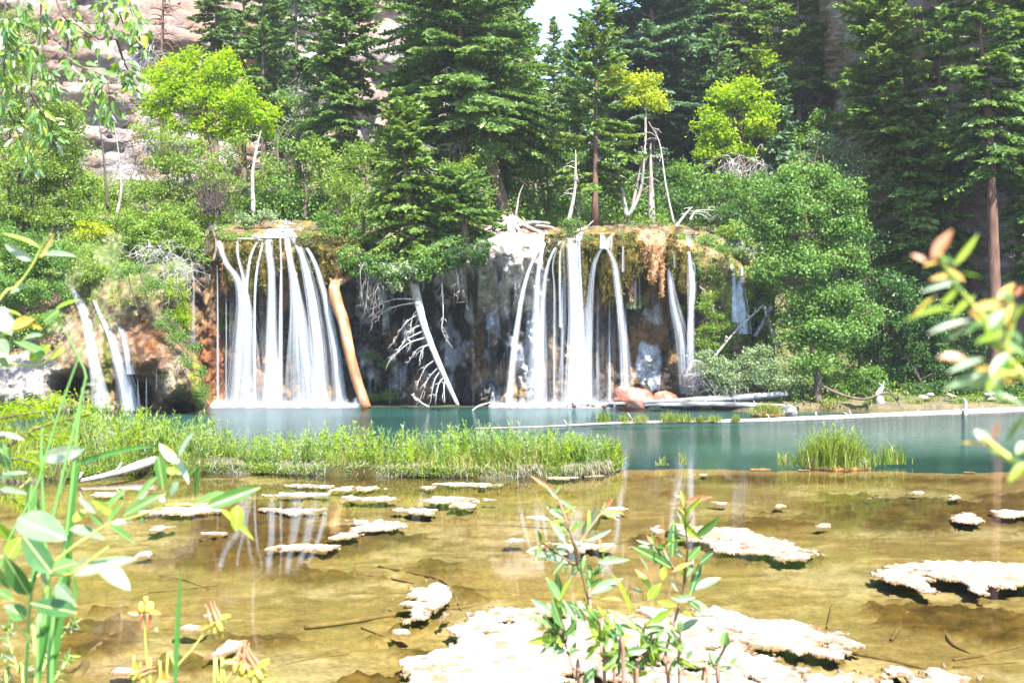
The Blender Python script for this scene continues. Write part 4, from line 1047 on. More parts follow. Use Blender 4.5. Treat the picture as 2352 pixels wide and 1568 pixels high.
broadleaf('box_elder_tree', 'large light green box elder leaning over the right shore', 'tree', 34.8, (1878, 925),
          [(1790, 440, 60, 42), (1870, 420, 60, 38), (1930, 445, 50, 42), (1770, 520, 52, 46), (1850, 500, 66, 50), (1930, 520, 56, 46), (1790, 600, 60, 42), (1870, 600, 70, 50), (1950, 590, 46, 42), (1760, 640, 30, 26),
           (1850, 690, 62, 40), (1930, 680, 56, 40), (1990, 720, 44, 30), (1830, 760, 50, 42), (1900, 770, 60, 46), (1960, 760, 40, 34), (1870, 840, 46, 30), (1825, 400, 30, 24)],
          'leaf_fresh', .092, 1.15, trunk=[(1878, 860, 0), (1862, 760, 0), (1858, 620, 0), (1850, 480, 0)], r0=.15, bark='bark', seed=69)
broadleaf('olive_tree', 'silvery pale tree behind the top of the box elder', 'tree', 41, (1920, 480), [(1900, 330, 44, 26), (1950, 350, 40, 30), (1880, 370, 46, 28), (1940, 390, 50, 30)], 'leaf_pale', .09, .8, r0=.06, stems=3, seed=70)
broadleaf('alder_tree', 'dark green tree in shade at the foot of the brown cliff', 'tree', 36.6, (2130, 900), [(2060, 690, 50, 40), (2110, 720, 56, 44), (2060, 760, 54, 44), (2130, 790, 60, 44), (2080, 830, 60, 36), (2160, 740, 40, 40), (2180, 830, 40, 34), (2050, 640, 36, 30)], 'leaf_dark', .10, .8, trunk=[(2100, 850, 0), (2060, 790, 0), (2030, 760, 0)], r0=.09, bark='twig', seed=71)
broadleaf('alder_tree', 'mid green undergrowth tree right of the root flare on the ledge', 'tree', 44, (1250, 510), [(1230, 320, 40, 44), (1270, 300, 36, 40), (1260, 380, 46, 44), (1220, 420, 40, 44), (1280, 440, 40, 44), (1240, 470, 44, 30)], 'leaf_mid', .11, .75, r0=.06, stems=5, seed=72)
broadleaf('alder_tree', 'bright undergrowth tree between the massive spruce and the slender fir', 'tree', 48, (1440, 500), [(1410, 400, 40, 44), (1450, 440, 40, 44), (1400, 470, 44, 30), (1540, 450, 40, 40), (1560, 400, 34, 40)], 'leaf_mid', .12, .7, r0=.05, stems=5, seed=73)
broadleaf('alder_tree', 'green thicket tree below the yellow-green maple on the right', 'tree', 42, (1640, 520), [(1610, 440, 44, 40), (1660, 430, 40, 40), (1700, 460, 40, 40), (1630, 490, 50, 26), (1600, 400, 26, 30), (1740, 420, 30, 30)], 'leaf_mid', .10, .85, r0=.05, stems=5, seed=74)
broadleaf('alder_tree', 'dense green tree behind the slim blue fir', 'tree', 47, (1830, 470), [(1800, 330, 40, 40), (1850, 340, 44, 40), (1880, 300, 34, 34), (1830, 390, 50, 40), (1760, 390, 34, 34), (1900, 270, 30, 26)], 'leaf_mid', .12, .8, r0=.07, stems=4, seed=75)
broadleaf('willow_tree', 'tall leafy willow filling the upper left edge', 'tree', 37, (60, 560), [(20, 150, 70, 70), (90, 240, 70, 70), (30, 300, 70, 70), (120, 330, 60, 60), (60, 400, 80, 60), (150, 410, 50, 50), (20, 480, 60, 50), (40, 70, 50, 50), (150, 270, 40, 40)], 'leaf_light', .075, .8, r0=.06, stems=9, bark='twig', seed=76, clump=.3)
broadleaf('willow_tree', 'light green willow beside the two bare stems on the left slope', 'tree', 38, (180, 560), [(130, 440, 60, 45), (190, 470, 50, 40), (110, 500, 60, 40), (200, 420, 30, 30)], 'leaf_light', .08, .75, r0=.05, stems=7, bark='twig', seed=77)
broadleaf('willow_tree', 'yellowish light tree at the top right behind the pines', 'tree', 60, (2080, 330), [(2060, 20, 60, 40), (2100, 60, 40, 30), (1800, 20, 50, 30), (1900, 60, 50, 40)], 'leaf_light', .13, .7, r0=.1, stems=3, seed=78)

# --- shrubs
SH = [
 ('dark shrub drooping over the alcove edge beside the orange log', 35.8, (815, 600), [(805, 590, 24, 24), (835, 605, 26, 22), (820, 635, 14, 20)], 'leaf_mid', .075),
 ('shrub drooping over the alcove edge above the dead tree', 35.7, (890, 620), [(880, 610, 30, 22), (915, 640, 20, 16), (860, 630, 16, 18)], 'leaf_mid', .075),
 ('boughs drooping over the alcove edge right of the dead tree', 35.7, (990, 610), [(975, 600, 30, 24), (1010, 615, 24, 16), (960, 625, 18, 14)], 'leaf_mid', .075),
 ('dark boughs over the alcove edge beside the pale rock', 35.6, (1075, 590), [(1050, 585, 28, 24), (1090, 590, 26, 20), (1110, 570, 20, 16)], 'leaf_dark', .075),
 ('tall ferny herbs along the skyline of the left slope', 37.0, (150, 530), [(60, 505, 50, 22), (130, 500, 40, 24), (190, 505, 40, 20), (270, 505, 46, 24), (320, 520, 30, 24)], 'leaf_light', .07),
 ('low green shrub at the top of the left fall', 39, (590, 520), [(570, 505, 34, 16), (605, 500, 26, 14)], 'leaf_pale', .08),
 ('green shrub right of the pool at the top of the left fall', 39.5, (745, 530), [(745, 505, 26, 22), (770, 520, 24, 20)], 'leaf_mid', .08),
 ('green shrub hanging under the birch right of the left fall', 37.2, (790, 575), [(780, 555, 20, 22), (798, 580, 14, 24), (770, 535, 20, 16)], 'leaf_mid', .07),
 ('rounded yellow-green bush at the head of the tufa mound', 36.2, (400, 600), [(330, 545, 50, 34), (380, 520, 46, 34), (420, 545, 46, 40), (455, 580, 26, 34), (370, 570, 56, 30)], 'leaf_light', .07),
 ('yellow-flowered bush on the left slope above the cascade', 36.6, (210, 560), [(205, 525, 34, 18), (230, 535, 22, 14), (190, 540, 22, 14)], 'leaf_yellow', .06),
 ('dense green bush between the willow and the left fall', 38.4, (440, 520), [(420, 490, 46, 26), (380, 500, 40, 24), (460, 510, 34, 22)], 'leaf_light', .075),
 ('green shrub on the left slope under the leafy willow', 34.6, (100, 660), [(60, 600, 60, 44), (130, 590, 50, 40), (90, 650, 60, 30), (30, 560, 50, 36)], 'leaf_mid', .07),
 ('shrub halfway down the left slope beside the cascade', 34.0, (100, 700), [(110, 670, 50, 26), (60, 690, 50, 22), (30, 660, 40, 26)], 'leaf_mid', .065),
 ('small shrub above the pale rock at the left edge', 33.0, (50, 800), [(40, 760, 54, 28), (100, 740, 34, 22)], 'leaf_light', .06),
 ('bright green plants draping the overhang of the tufa mound', 34.6, (420, 720), [(415, 690, 18, 30), (425, 730, 16, 24), (400, 660, 20, 20)], 'leaf_bright', .05),
 ('small herbs along the ridge of the tufa mound', 33.4, (350, 720), [(350, 660, 26, 26), (380, 740, 22, 26), (410, 780, 22, 20), (300, 620, 30, 20), (440, 810, 16, 20)], 'leaf_mid', .045),
 ('green herbs on the right shoulder of the tufa mound', 32.9, (440, 860), [(430, 830, 20, 14), (462, 860, 12, 26), (465, 910, 8, 26)], 'leaf_mid', .04),
 ('bush in front of the pool edge at the top of the left fall', 37.6, (525, 560), [(520, 545, 18, 18), (532, 565, 12, 16)], 'leaf_mid', .055),
 ('green tuft on the lip left of the right falls', 37.5, (1318, 530), [(1308, 522, 24, 12), (1325, 515, 16, 12)], 'leaf_mid', .06),
 ('shrubs over the ledge above the alcove spruce', 38.8, (870, 600), [(850, 585, 34, 26), (900, 610, 34, 26), (830, 555, 30, 26), (930, 640, 30, 20)], 'leaf_mid', .08),
 ('fern-green shrub hanging left of the dead tree top', 35.7, (925, 650), [(900, 625, 34, 16), (940, 615, 26, 14), (912, 655, 16, 14)], 'leaf_pale', .07),
 ('mossy green shrub right of the double-stepped fall', 37.0, (1630, 600), [(1625, 560, 26, 14), (1650, 585, 22, 30), (1665, 620, 18, 20), (1640, 640, 14, 12)], 'leaf_mid', .07),
 ('pale shrub over the lip above the twin-stranded fall', 37.8, (1700, 560), [(1680, 535, 26, 26), (1710, 560, 24, 26), (1690, 590, 20, 16)], 'leaf_light', .08),
 ('thin leafy shrub left of the twin-stranded fall', 36.0, (1650, 830), [(1625, 700, 20, 26), (1650, 740, 26, 34), (1640, 790, 30, 30), (1675, 770, 20, 24), (1620, 760, 16, 20)], 'leaf_light', .055),
 ('grey-green willow bush on the right shore behind the logs', 34.9, (1720, 915), [(1640, 850, 44, 30), (1700, 850, 50, 34), (1760, 860, 46, 36), (1680, 880, 50, 26), (1740, 820, 40, 26), (1800, 880, 40, 28), (1620, 820, 26, 20)], 'leaf_pale', .06),
 ('dark green shrub at the foot of the box elder', 35.4, (1950, 920), [(1930, 880, 44, 28), (1990, 870, 44, 30), (1960, 900, 50, 20), (1900, 900, 30, 20)], 'leaf_mid', .075),
 ('shrub growing from the brown cliff at mid height', 39.6, (2085, 640), [(2075, 555, 26, 18), (2090, 580, 26, 22)], 'leaf_pale', .07),
 ('low shrubs along the far right shore', 36.0, (2200, 925), [(2180, 895, 50, 20), (2250, 890, 50, 22), (2320, 900, 50, 20), (2120, 900, 40, 18)], 'leaf_dark', .07),
 ('shrub in shade right of the twin-stranded fall', 37.0, (1760, 700), [(1740, 620, 26, 26), (1770, 660, 26, 30), (1760, 720, 30, 26)], 'leaf_mid', .075),
 ('dark bush deep in the recess above the twin-stranded fall', 41, (1640, 525), [(1620, 500, 40, 20), (1670, 500, 36, 22), (1700, 520, 30, 20)], 'leaf_dark', .09),
 ('small green clump growing on the wall behind the left fall', 37.4, (516, 745), [(514, 730, 8, 14), (508, 750, 8, 8)], 'leaf_mid', .045),
 ('green clump clinging low on the rock beside the left fall', 36.8, (450, 800), [(450, 796, 8, 8)], 'leaf_mid', .045),
 ('sunlit herb patch at the base of the alcove', 38.4, (895, 920), [(885, 910, 30, 9), (860, 915, 16, 8)], 'leaf_mid', .045),
 ('green clump on the alcove wall behind the dead tree', 38.8, (870, 830), [(850, 822, 20, 12), (890, 838, 14, 8)], 'leaf_mid', .045),
 ('fern clump under the brown tufa tongues', 37.0, (1475, 690), [(1470, 690, 14, 6), (1455, 700, 8, 6), (1560, 720, 14, 12)], 'leaf_mid', .045),
 ('light bush behind the grass on the left bank of the lake', 20.5, (130, 960), [(150, 930, 50, 14), (60, 940, 60, 16)], 'leaf_bright', .05),
]
for i, (lab, Y, b, bl, lf, sz) in enumerate(SH):
    broadleaf('shrub', lab, 'shrub', Y, b, bl, lf, sz, 1.1, r0=.022, stems=4, bark='twig', seed=200 + i, clump=.22, group='shrubs and herbs around the falls')

# bare twiggy brush hanging on the mound and under the alcove trees
def brush(label, Y, spots, n, mat, seed, L=.6, rr=.007, down=.5, spread=1.0):
    rg = np.random.default_rng(seed); root = empty('bare_brush', at(*spots[0][:2], Y), label, 'brush', 'bare brush and dead twigs')
    for (px, py, r) in spots:
        g = Geo()
        for i in range(n):
            o = at(px + rg.normal(0, r * .5), py + rg.normal(0, r * .3), Y + rg.normal(0, .15))
            d = rand_dirs(rg, 1, -down)[0] * np.array([spread, .6, 1]); l = L * rg.uniform(.4, 1.3)
            p = [o, o + d * l * .5 + rg.normal(0, .05, 3), o + d * l + np.array([0, 0, -.25 * down * l]) + rg.normal(0, .06, 3)]
            q = spline(p, 3); V, F = tube(q, np.linspace(rr * 1.4, rr * .4, len(q)), 3, 0, 0); g.add(V, F)
            for k in range(3):
                w = q[rg.integers(2, len(q))]; e = w + rand_dirs(rg, 1, -down)[0] * l * .35
                V, F = tube(np.array([w, e]), [rr * .7, rr * .3], 3, 0, 0); g.add(V, F)
        g.build('twig_bundle', M[mat], root)
brush('grey dead brush hanging over the tufa mound beside the rounded bush', 34.6, [(390, 590, 50), (350, 575, 40), (420, 620, 30), (400, 650, 26)], 34, 'deadwood', 301, .8)
brush('pale roots and twigs hanging from the alcove roof', 35.9, [(845, 620, 14), (1050, 600, 20), (870, 640, 12)], 16, 'deadwood', 302, 1.0, down=1.6, spread=.5)
brush('dead twigs under the yellow-green maple on the right', 44.2, [(1700, 390, 26), (1740, 370, 20), (1680, 370, 20)], 22, 'deadwood', 303, 1.3, .010, 1.2)
brush('white twigs hanging in the leaning giant', 42.0, [(1110, 240, 12), (1085, 235, 12), (1050, 330, 26), (1050, 190, 30)], 14, 'deadwood', 304, 1.0, .009, 1.4)
brush('grey brush under the willow bush on the right shore', 34.6, [(1640, 880, 40), (1700, 895, 40), (1600, 860, 14)], 30, 'greywood', 305, .6)
brush('wispy grey brush on the pink cliff beside the maple', 46, [(330, 330, 26), (350, 250, 24), (310, 370, 26), (345, 120, 30), (700, 260, 30), (740, 200, 24)], 24, 'greywood', 306, 2.0, .012, .6)
brush('dark clump of leaning stems at the left end of the falls lip', 38.0, [(480, 490, 16), (500, 480, 12)], 26, 'twig', 307, 1.2, .014, -1.2, .8)

# hanging dead roots in the alcove
for i, (pts, lab) in enumerate([([(1015, 650, 0), (1018, 720, 0), (1016, 760, 0), (1040, 800, 0)], 'long thin bleached root dangling in the middle of the alcove'),
                                ([(1030, 570, 0), (1045, 610, 0), (1052, 650, 0), (1052, 678, 0)], 'forked bleached branch hanging above the dark arch')]):
    snag(lab, 36.2, pts, .030, 6, 'deadwood', 320 + i, .35, 'root', 'hanging_root', -.7)

# leaf litter and herbs on the slopes
def cover(name, boxes, mat, seed, size=.09):
    rg = np.random.default_rng(seed); g = Geo()
    for (x0, x1, y0, y1, n, h) in boxes:
        X = rg.uniform(x0, x1, n); Y = rg.uniform(y0, y1, n)
        Z = ground_z(X, Y); ok = Z > .05; X, Y, Z = X[ok], Y[ok], Z[ok]
        den = fbm(np.stack([X * .9, Y * .9, X * 0], -1), seed, 3); ok = den > -.25
        X, Y, Z, den = X[ok], Y[ok], Z[ok], den[ok]
        Z = Z + rg.uniform(0, 1, len(X)) * h * (.5 + 1.3 * np.clip(den, 0, 1))
        C = np.stack([X, Y, Z], 1); k = len(C); L = size * rg.uniform(.6, 1.5, k)
        V, F = leaf_quads(C, rand_dirs(rg, k, .3), L, L * .55, rand_dirs(rg, k, .8))
        g.add(V, F, np.clip(.45 + .5 * den + rg.normal(0, .2, k), 0, 1))
    o = g.build(name, M[mat]); props(o, 'green herbs and low leaves covering the slopes and ledges', 'ground cover', kind='stuff')
cover('undergrowth', [(-22, -9.6, 33.2, 46, 40000, .55), (-10, 7, 40.2, 50, 24000, .5), (6.2, 24, 34.4, 46, 22000, .45), (-30, -6, 46, 60, 16000, .8), (-13, -6, 20, 33.2, 9000, .4)], 'leaf_light', 401)
cover('undergrowth', [(-10, 9, 41.5, 56, 24000, 1.3), (6.5, 20, 37, 50, 20000, 1.0)], 'leaf_mid', 402, .12)

# plants rooted on the steep rock surfaces
def rock_cover(name, label, fn, x0, x1, y0, y1, n, mat, seed, size, thr, edge=None, lift=.10):
    rg = np.random.default_rng(seed); px = rg.uniform(x0, x1, n); py = rg.uniform(y0, y1, n)
    den = fbm(np.stack([px * .03, px * 0 + seed, py * .03], -1), seed, 3); ok = den > thr(px, py)
    if edge is not None: ok &= px < edge(py) - 2
    px, py, den = px[ok], py[ok], den[ok]; Y = fn(px, py) - rg.uniform(.0, lift, len(px)) * (1 + 2 * np.clip(den, 0, 1))
    C = np.stack([(px - CX) * Y / FPX, Y, CAMZ - (py - CY) * Y / FPX], 1); k = len(C); L = size * rg.uniform(.6, 1.4, k)
    g = Geo(); V, F = leaf_quads(C, rand_dirs(rg, k, -.2), L, L * .6, rand_dirs(rg, k, .7)); g.add(V, F, np.clip(.45 + .6 * den + rg.normal(0, .2, k), 0, 1))
    o = g.build(name, M[mat]); props(o, label, 'ground cover', kind='stuff')
rock_cover('mound_herbs', 'green herbs covering the upper half of the tufa mound', mound_Y, -60, 480, 515, 700, 24000, 'leaf_light', 601, .06, lambda x, y: -.42 + (y - 545) / 220, mound_edge, .22)
rock_cover('mound_moss', 'small moss and cress on the lower tufa mound', mound_Y, -60, 480, 640, 940, 12000, 'leaf_mid', 602, .035, lambda x, y: .22 - .35 * (x > 380), mound_edge, .05)
rock_cover('ledge_herbs', 'herbs on the broken rock right of the right falls', wall_Y, 1590, 1775, 545, 930, 14000, 'leaf_mid', 603, .06, lambda x, y: .0, None, .15)
rock_cover('lip_moss', 'moss strands along the lip of the falls', wall_Y, 490, 830, 545, 640, 14000, 'moss_leaf', 604, .07, lambda x, y: -.1 + (y - 560) / 160, None, .06)
rock_cover('lip_moss', 'moss strands along the lip of the right falls', wall_Y, 1250, 1620, 538, 650, 16000, 'moss_leaf', 605, .07, lambda x, y: -.15 + (y - 560) / 160, None, .06)
rock_cover('wall_cress', 'scattered cress on the wet wall', wall_Y, 500, 1560, 700, 935, 7000, 'leaf_mid', 606, .045, lambda x, y: .38, None, .06)

rock_cover('ledge_herbs', 'herbs and moss on the shaded ledge above the alcove', sm_wall, 775, 1125, 545, 615, 16000, 'leaf_dark', 607, .09, lambda x, y: -.15 + .9 * smooth(x, 1020, 1110), None, .3)
rock_cover('ledge_herbs', 'low herbs behind the lip of the right falls', sm_wall, 1240, 1770, 515, 550, 8000, 'leaf_mid', 608, .07, lambda x, y: .12 - .4 * (x > 1580), None, .1)
brush('short roots and dead stems under the ledge above the alcove', 37.6, [(900, 610, 30), (980, 610, 26), (1080, 590, 22), (830, 600, 20)], 22, 'root', 308, .7, down=1.5, spread=.6)

rock_cover('lip_moss', 'moss and cress around the pool at the top of the left fall', sm_wall, 480, 810, 508, 552, 12000, 'moss_leaf', 609, .07, lambda x, y: -.05, None, .12)
rock_cover('ledge_herbs', 'small green herbs beside the pool at the top of the left fall', sm_wall, 480, 810, 508, 552, 7000, 'leaf_mid', 610, .06, lambda x, y: .10, None, .25)

# ---------------------------------------------------------------- fallen trees, logs, boulders
def limb(parent, name, pts, radii, mat, n=8, seed=0, rough=.05, k=5):
    q = spline(pts, k); r = np.interp(np.linspace(0, 1, len(q)), np.linspace(0, 1, len(radii)), radii)
    V, F = tube(q, r, n, seed, rough); g = Geo(); g.add(V, F)
    return g.build(name, M[mat], parent, smooth_=True)

lt = empty('dead_tree', at(1052, 931, 35.4), 'white dead tree leaning from the lake into the dark alcove, combed with bare branches', 'dead tree')
A = [at(1052, 931, 35.2), at(1028, 880, 35.4), at(1000, 815, 35.7), at(975, 750, 36.0), at(962, 700, 36.2), at(950, 650, 36.4), at(944, 630, 36.5)]
limb(lt, 'trunk', A, [.06, .085, .11, .13, .15, .13], 'deadwood', 9, 3, .07)
TPd = spline(A, 8)
rg = np.random.default_rng(77)
for (tx, ty, ex, ey, n) in [(944, 690, 848, 712, 7), (946, 698, 846, 742, 7), (952, 722, 902, 790, 10), (957, 745, 918, 800, 8), (962, 760, 895, 828, 10), (966, 780, 894, 830, 8), (972, 795, 934, 838, 8), (976, 800, 962, 830, 5),
                            (990, 832, 955, 892, 8), (996, 846, 962, 925, 8), (1004, 856, 988, 925, 6), (1010, 868, 1000, 925, 6), (1014, 880, 1022, 925, 4), (950, 712, 940, 770, 5), (953, 730, 948, 790, 5)]:
    o = TPd[np.argmin([np.hypot(CX + p[0] * FPX / p[1] - tx, CY - (p[2] - CAMZ) * FPX / p[1] - ty) for p in TPd])]
    dy = rg.uniform(-.7, .5); e = at(ex, ey, o[1] + dy); mid = (o + e) / 2 + np.array([-.05, 0, .16])
    q = spline([o, mid, e], 6); g = Geo(); V, F = tube(q, np.linspace(.035, .008, len(q)), 5, 0, 0); g.add(V, F)
    for k in range(n):
        w = q[rg.integers(4, len(q) - 1)]; L = rg.uniform(.18, .5)
        f = w + np.array([rg.uniform(-.6, .05), rg.normal(0, .35), rg.uniform(-1, .1)]) * L
        qq = spline([w, (w + f) / 2 + rg.normal(0, .03, 3) + [0, 0, .04], f], 3)
        V, F = tube(qq, np.linspace(.014, .004, len(qq)), 4, 0, 0); g.add(V, F)
        f2 = qq[3] + np.array([rg.uniform(-.5, .3), rg.normal(0, .2), rg.uniform(-1, .2)]) * L * .5
        V, F = tube(np.array([qq[3], f2]), [.008, .003], 3, 0, 0); g.add(V, F)
    g.build('branch', M['deadwood'], lt)

lg = empty('leaning_log', at(842, 936, 35.3), 'orange barkless log leaning between the left fall and the alcove', 'log')
limb(lg, 'trunk', [at(842, 938, 35.0), at(822, 880, 35.2), at(805, 820, 35.3), at(790, 745, 35.5), at(772, 690, 35.6), at(768, 655, 35.8), at(785, 645, 36.1), at(806, 635, 36.5)], [.16, .165, .175, .18, .20, .17, .12, .08], 'orangewood', 12, 5, .06)
limb(lg, 'broken_fork', [at(770, 662, 35.8), at(762, 646, 35.9), at(757, 640, 36.2)], [.10, .07, .03], 'orangewood', 8, 6, .08, 3)

def rock(name, label, c, r, mat, seed, cat='rock', group=None, parent=None, det=4, am=.30):
    import bmesh
    bm = bmesh.new(); bmesh.ops.create_icosphere(bm, subdivisions=det, radius=1)
    V = np.array([v.co[:] for v in bm.verts]); F = np.array([[l.index for l in f.verts] for f in bm.faces]); bm.free()
    n = fbm(V * 1.1 + seed, seed, 4) + .5 * np.round(fbm(V * 1.6 + seed, seed + 3, 2) * 3) / 3
    V = V * (1 + am * n[:, None]) * np.asarray(r)
    me = mesh(name, V, F, M[mat], smooth_=False)
    o = link(name, me, parent, [float(v) for v in c])
    return props(o, label, cat, group) if label else o
rock('boulder', 'large wet pinkish red boulder at the foot of the right falls', at(1455, 915, 34.9), (.62, .45, .42), 'redrock', 1)
rock('boulder', 'smaller orange-red boulder right of the pink one', at(1530, 918, 35.0), (.42, .35, .26), 'redrock', 2)
rock('boulder', 'tan rock at the foot of the two crossed poles on the right shore', at(1745, 870, 36.2), (.75, .6, .42), 'bark_grey', 3)
rock('boulder', 'grey rock ledge at the left end of the willow bush', at(1600, 870, 35.6), (.42, .5, .55), 'bark_grey', 4)
rock('boulder', 'grey rock block in the recess above the twin-stranded fall', at(1700, 575, 38.2), (.55, .5, .55), 'greywood', 5)
rg = np.random.default_rng(5)
for i in range(16):
    px = rg.uniform(2040, 2380); rock('shore_stone', 'pale angular stone lying along the far right waterline', at(px, rg.uniform(905, 930), 34.9), rg.uniform(.06, .14) * np.array([1.4, 1, .7]), 'bark_grey', 20 + i, 'stone', 'stones on the far right waterline', det=2)
for i in range(26):
    px = rg.uniform(1300, 1560); rock('pebble', 'small brown pebble on the bar below the right falls', at(px, rg.uniform(927, 933), 34.7), rg.uniform(.035, .09) * np.array([1.3, 1, .8]), 'bark_red', 60 + i, 'pebble', 'pebbles on the bar below the right falls', det=1)

def log(label, pts, r, mat='greywood', stubs=0, seed=0, group=None, name='fallen_log'):
    root = empty(name, pts[0], label, 'log', group)
    q = spline(pts, 6); V, F = tube(q, np.interp(np.linspace(0, 1, len(q)), np.linspace(0, 1, len(r)), r), 9, seed, .12); g = Geo(); g.add(V, F); g.build('trunk', M[mat], root)
    rg = np.random.default_rng(seed)
    for k in range(stubs):
        o = q[int(rg.uniform(.04, .96) * len(q))]; d = np.array([rg.normal(0, .5), rg.normal(0, .3), rg.uniform(.5, 1.0)]) * rg.uniform(.12, .28)
        V, F = tube(np.array([o, o + d * .6, o + d]), [.035, .022, .010], 5, 0, 0); g = Geo(); g.add(V, F); g.build('branch_stub', M[mat], root)
    return root
log('upper weathered grey log of the pair on the right shore', [at(1395, 927, 34.6), at(1550, 921, 34.5), at(1700, 913, 34.5), at(1808, 903, 34.6)], [.04, .10, .12, .09], stubs=5, seed=1)
log('lower split grey log of the pair on the right shore', [at(1480, 931, 34.2), at(1620, 928, 34.2), at(1720, 930, 34.0), at(1802, 931, 33.9)], [.05, .09, .08, .04], stubs=5, seed=2)
log('thick short log end between the two grey logs', [at(1560, 925, 34.9), at(1660, 917, 34.9), at(1780, 912, 35.0)], [.07, .10, .07], stubs=2, seed=3)
zlog = lambda px, py: np.array(((px - CX) * (CAMZ * FPX / (py - CY)) / FPX, CAMZ * FPX / (py - CY), .03))
log('very long bleached log floating across the lake to the right edge', [zlog(1640, 971), zlog(1837, 965), zlog(2072, 955), zlog(2260, 948), zlog(2480, 938)], [.05, .07, .085, .10, .11], 'deadwood', 13, 4, name='floating_log')
log('thin half-sunk log in mid lake joining the grassy log', [zlog(1090, 986), zlog(1230, 983), zlog(1372, 976), zlog(1500, 972), zlog(1660, 970)], [.012, .02, .03, .045, .04], 'root', 4, 5, name='floating_log')
log('upright bleached post standing in the floating log', [zlog(2217, 951) + [0, 0, -.1], zlog(2217, 951) + [.01, 0, .28], zlog(2217, 951) + [-.02, 0, .42]], [.055, .045, .02], 'deadwood', 0, 6, name='wooden_post')
log('bare grey pole leaning right of the twin-stranded fall', [at(1734, 772, 36.2), at(1755, 738, 36.1), at(1773, 704, 36.0)], [.075, .075, .07], 'greywood', 0, 7)
log('grey pole crossing behind the leaning one', [at(1790, 800, 36.1), at(1770, 750, 36.3), at(1756, 705, 36.5)], [.08, .07, .06], 'bark_grey', 1, 8)
log('thin whitened trunk slanting through the willow bush', [at(1640, 820, 35.2), at(1690, 760, 35.6), at(1755, 700, 36.0)], [.03, .03, .02], 'deadwood', 9, 9)
log('dark branch bowed low over the water from the box elder', [at(1886, 885, 34.6), at(1930, 905, 34.5), at(1985, 916, 34.4), at(2040, 902, 34.4), at(2068, 930, 34.3)], [.05, .045, .04, .035, .02], 'bark', 4, 10)
log('gnarled bleached stump at the right waterline', [at(2022, 928, 34.5), at(2018, 905, 34.5), at(2028, 888, 34.6)], [.16, .12, .05], 'deadwood', 9, 11, name='tree_stump')
log('fallen grey trunk resting behind the lip of the right falls', [at(1190, 520, 40.5), at(1225, 512, 40.6), at(1262, 514, 40.8)], [.09, .08, .06], 'greywood', 2, 12)
log('bleached driftwood pole lying along the lip of the right falls', [at(1285, 545, 37.2), at(1320, 532, 38.0), at(1352, 522, 38.8)], [.05, .06, .05], 'deadwood', 4, 13)
log('driftwood stick across the top of the left fall', [at(545, 548, 36.4), at(575, 549, 36.3), at(602, 552, 36.2)], [.03, .035, .03], 'deadwood', 2, 14)
log('dark snag of driftwood standing in the left fall', [at(490, 600, 35.8), at(497, 560, 36.2), at(486, 520, 37)], [.04, .045, .03], 'bark', 4, 15)
log('bleached drift log on the waterline of the near grass bank', [zlog(180, 1112) + [0, 0, .02], zlog(250, 1103) + [0, 0, .06], zlog(355, 1085) + [0, 0, .16]], [.025, .045, .08], 'deadwood', 2, 16)
log('forked white stick poking out of the lake before the dead tree', [at(985, 934, 34.9), at(958, 920, 35.2), at(945, 905, 35.2)], [.03, .03, .02], 'deadwood', 3, 17)
log('curved white branch in the water right of the dead tree', [at(1085, 942, 33.6), at(1100, 932, 34.2), at(1126, 924, 34.6)], [.02, .03, .02], 'deadwood', 0, 18)

# root flare of the leaning giant
rt = empty('exposed_roots', at(1168, 512, 42.6), 'spreading exposed roots of the leaning giant gripping the pale ledge', 'tree roots')
rg = np.random.default_rng(12)
for i, (x, y, Y) in enumerate([(1120, 525, 39.5), (1140, 532, 38.6), (1170, 540, 38.2), (1200, 540, 38.4), (1240, 535, 38.8), (1262, 522, 40), (1100, 520, 40.5), (1185, 552, 37.6)]):
    limb(rt, 'root', [at(1168 + (x - 1168) * .1, 500, 42.4), at(1168 + (x - 1168) * .45, 517, (42.4 + Y) / 2), at(x, y, Y), at(x + (x - 1168) * .25, y + 10, Y - .3)], [.16, .10, .06, .02], 'root', 7, i, .1, 4)

# ---------------------------------------------------------------- grassy bank that divides the shallows from the lake
def isl_front(px):
    return np.interp(px, [-200, 60, 200, 350, 480, 700, 1000, 1200, 1330, 1425], [1110, 1112, 1095, 1088, 1086, 1092, 1096, 1098, 1096, 1082])
ipx = np.arange(-260, 1436, 6.0); ir = 26
IPX = np.repeat(ipx[None], ir, 0)
Yf = CAMZ * FPX / (isl_front(ipx) - CY)
depth = np.interp(ipx, [-260, 250, 500, 1000, 1300, 1400, 1432], [6, 4.5, 1.7, 1.5, 1.4, .9, .1])
s_ = np.linspace(0, 1, ir)[:, None]
IY = Yf[None] + depth[None] * s_
IX = (IPX - CX) * IY / FPX
ed = fbm(np.stack([IX * 1.8, IY * 0, IX * 0], -1), 6, 4)
IY = IY + .22 * ed * (1 - s_)
prof = smooth(s_, 0, .10) * (1 - smooth(s_, .9, 1))
IZ = -.18 + (.34 + .10 * fbm(np.stack([IX, IY, IX * 0], -1), 8, 4)) * prof ** .5 * np.clip(depth / .6, .3, 1)[None]
IZ = IZ + .05 * fbm(np.stack([IX * 5, IY * 5, IX * 0], -1), 18, 3) * prof
ic = np.array([0.05, 0.045, 0.018]) + fbm(np.stack([IX * 3, IY * 3, IX * 0], -1), 28, 4)[..., None] * .08
me = mesh('grassy_bank', np.stack([IX, IY, IZ], -1).reshape(-1, 3), quadgrid(ir, len(ipx)), M['soil'], col=ic.reshape(-1, 3), smooth_=True)
props(link('grassy_bank', me), kind='structure')

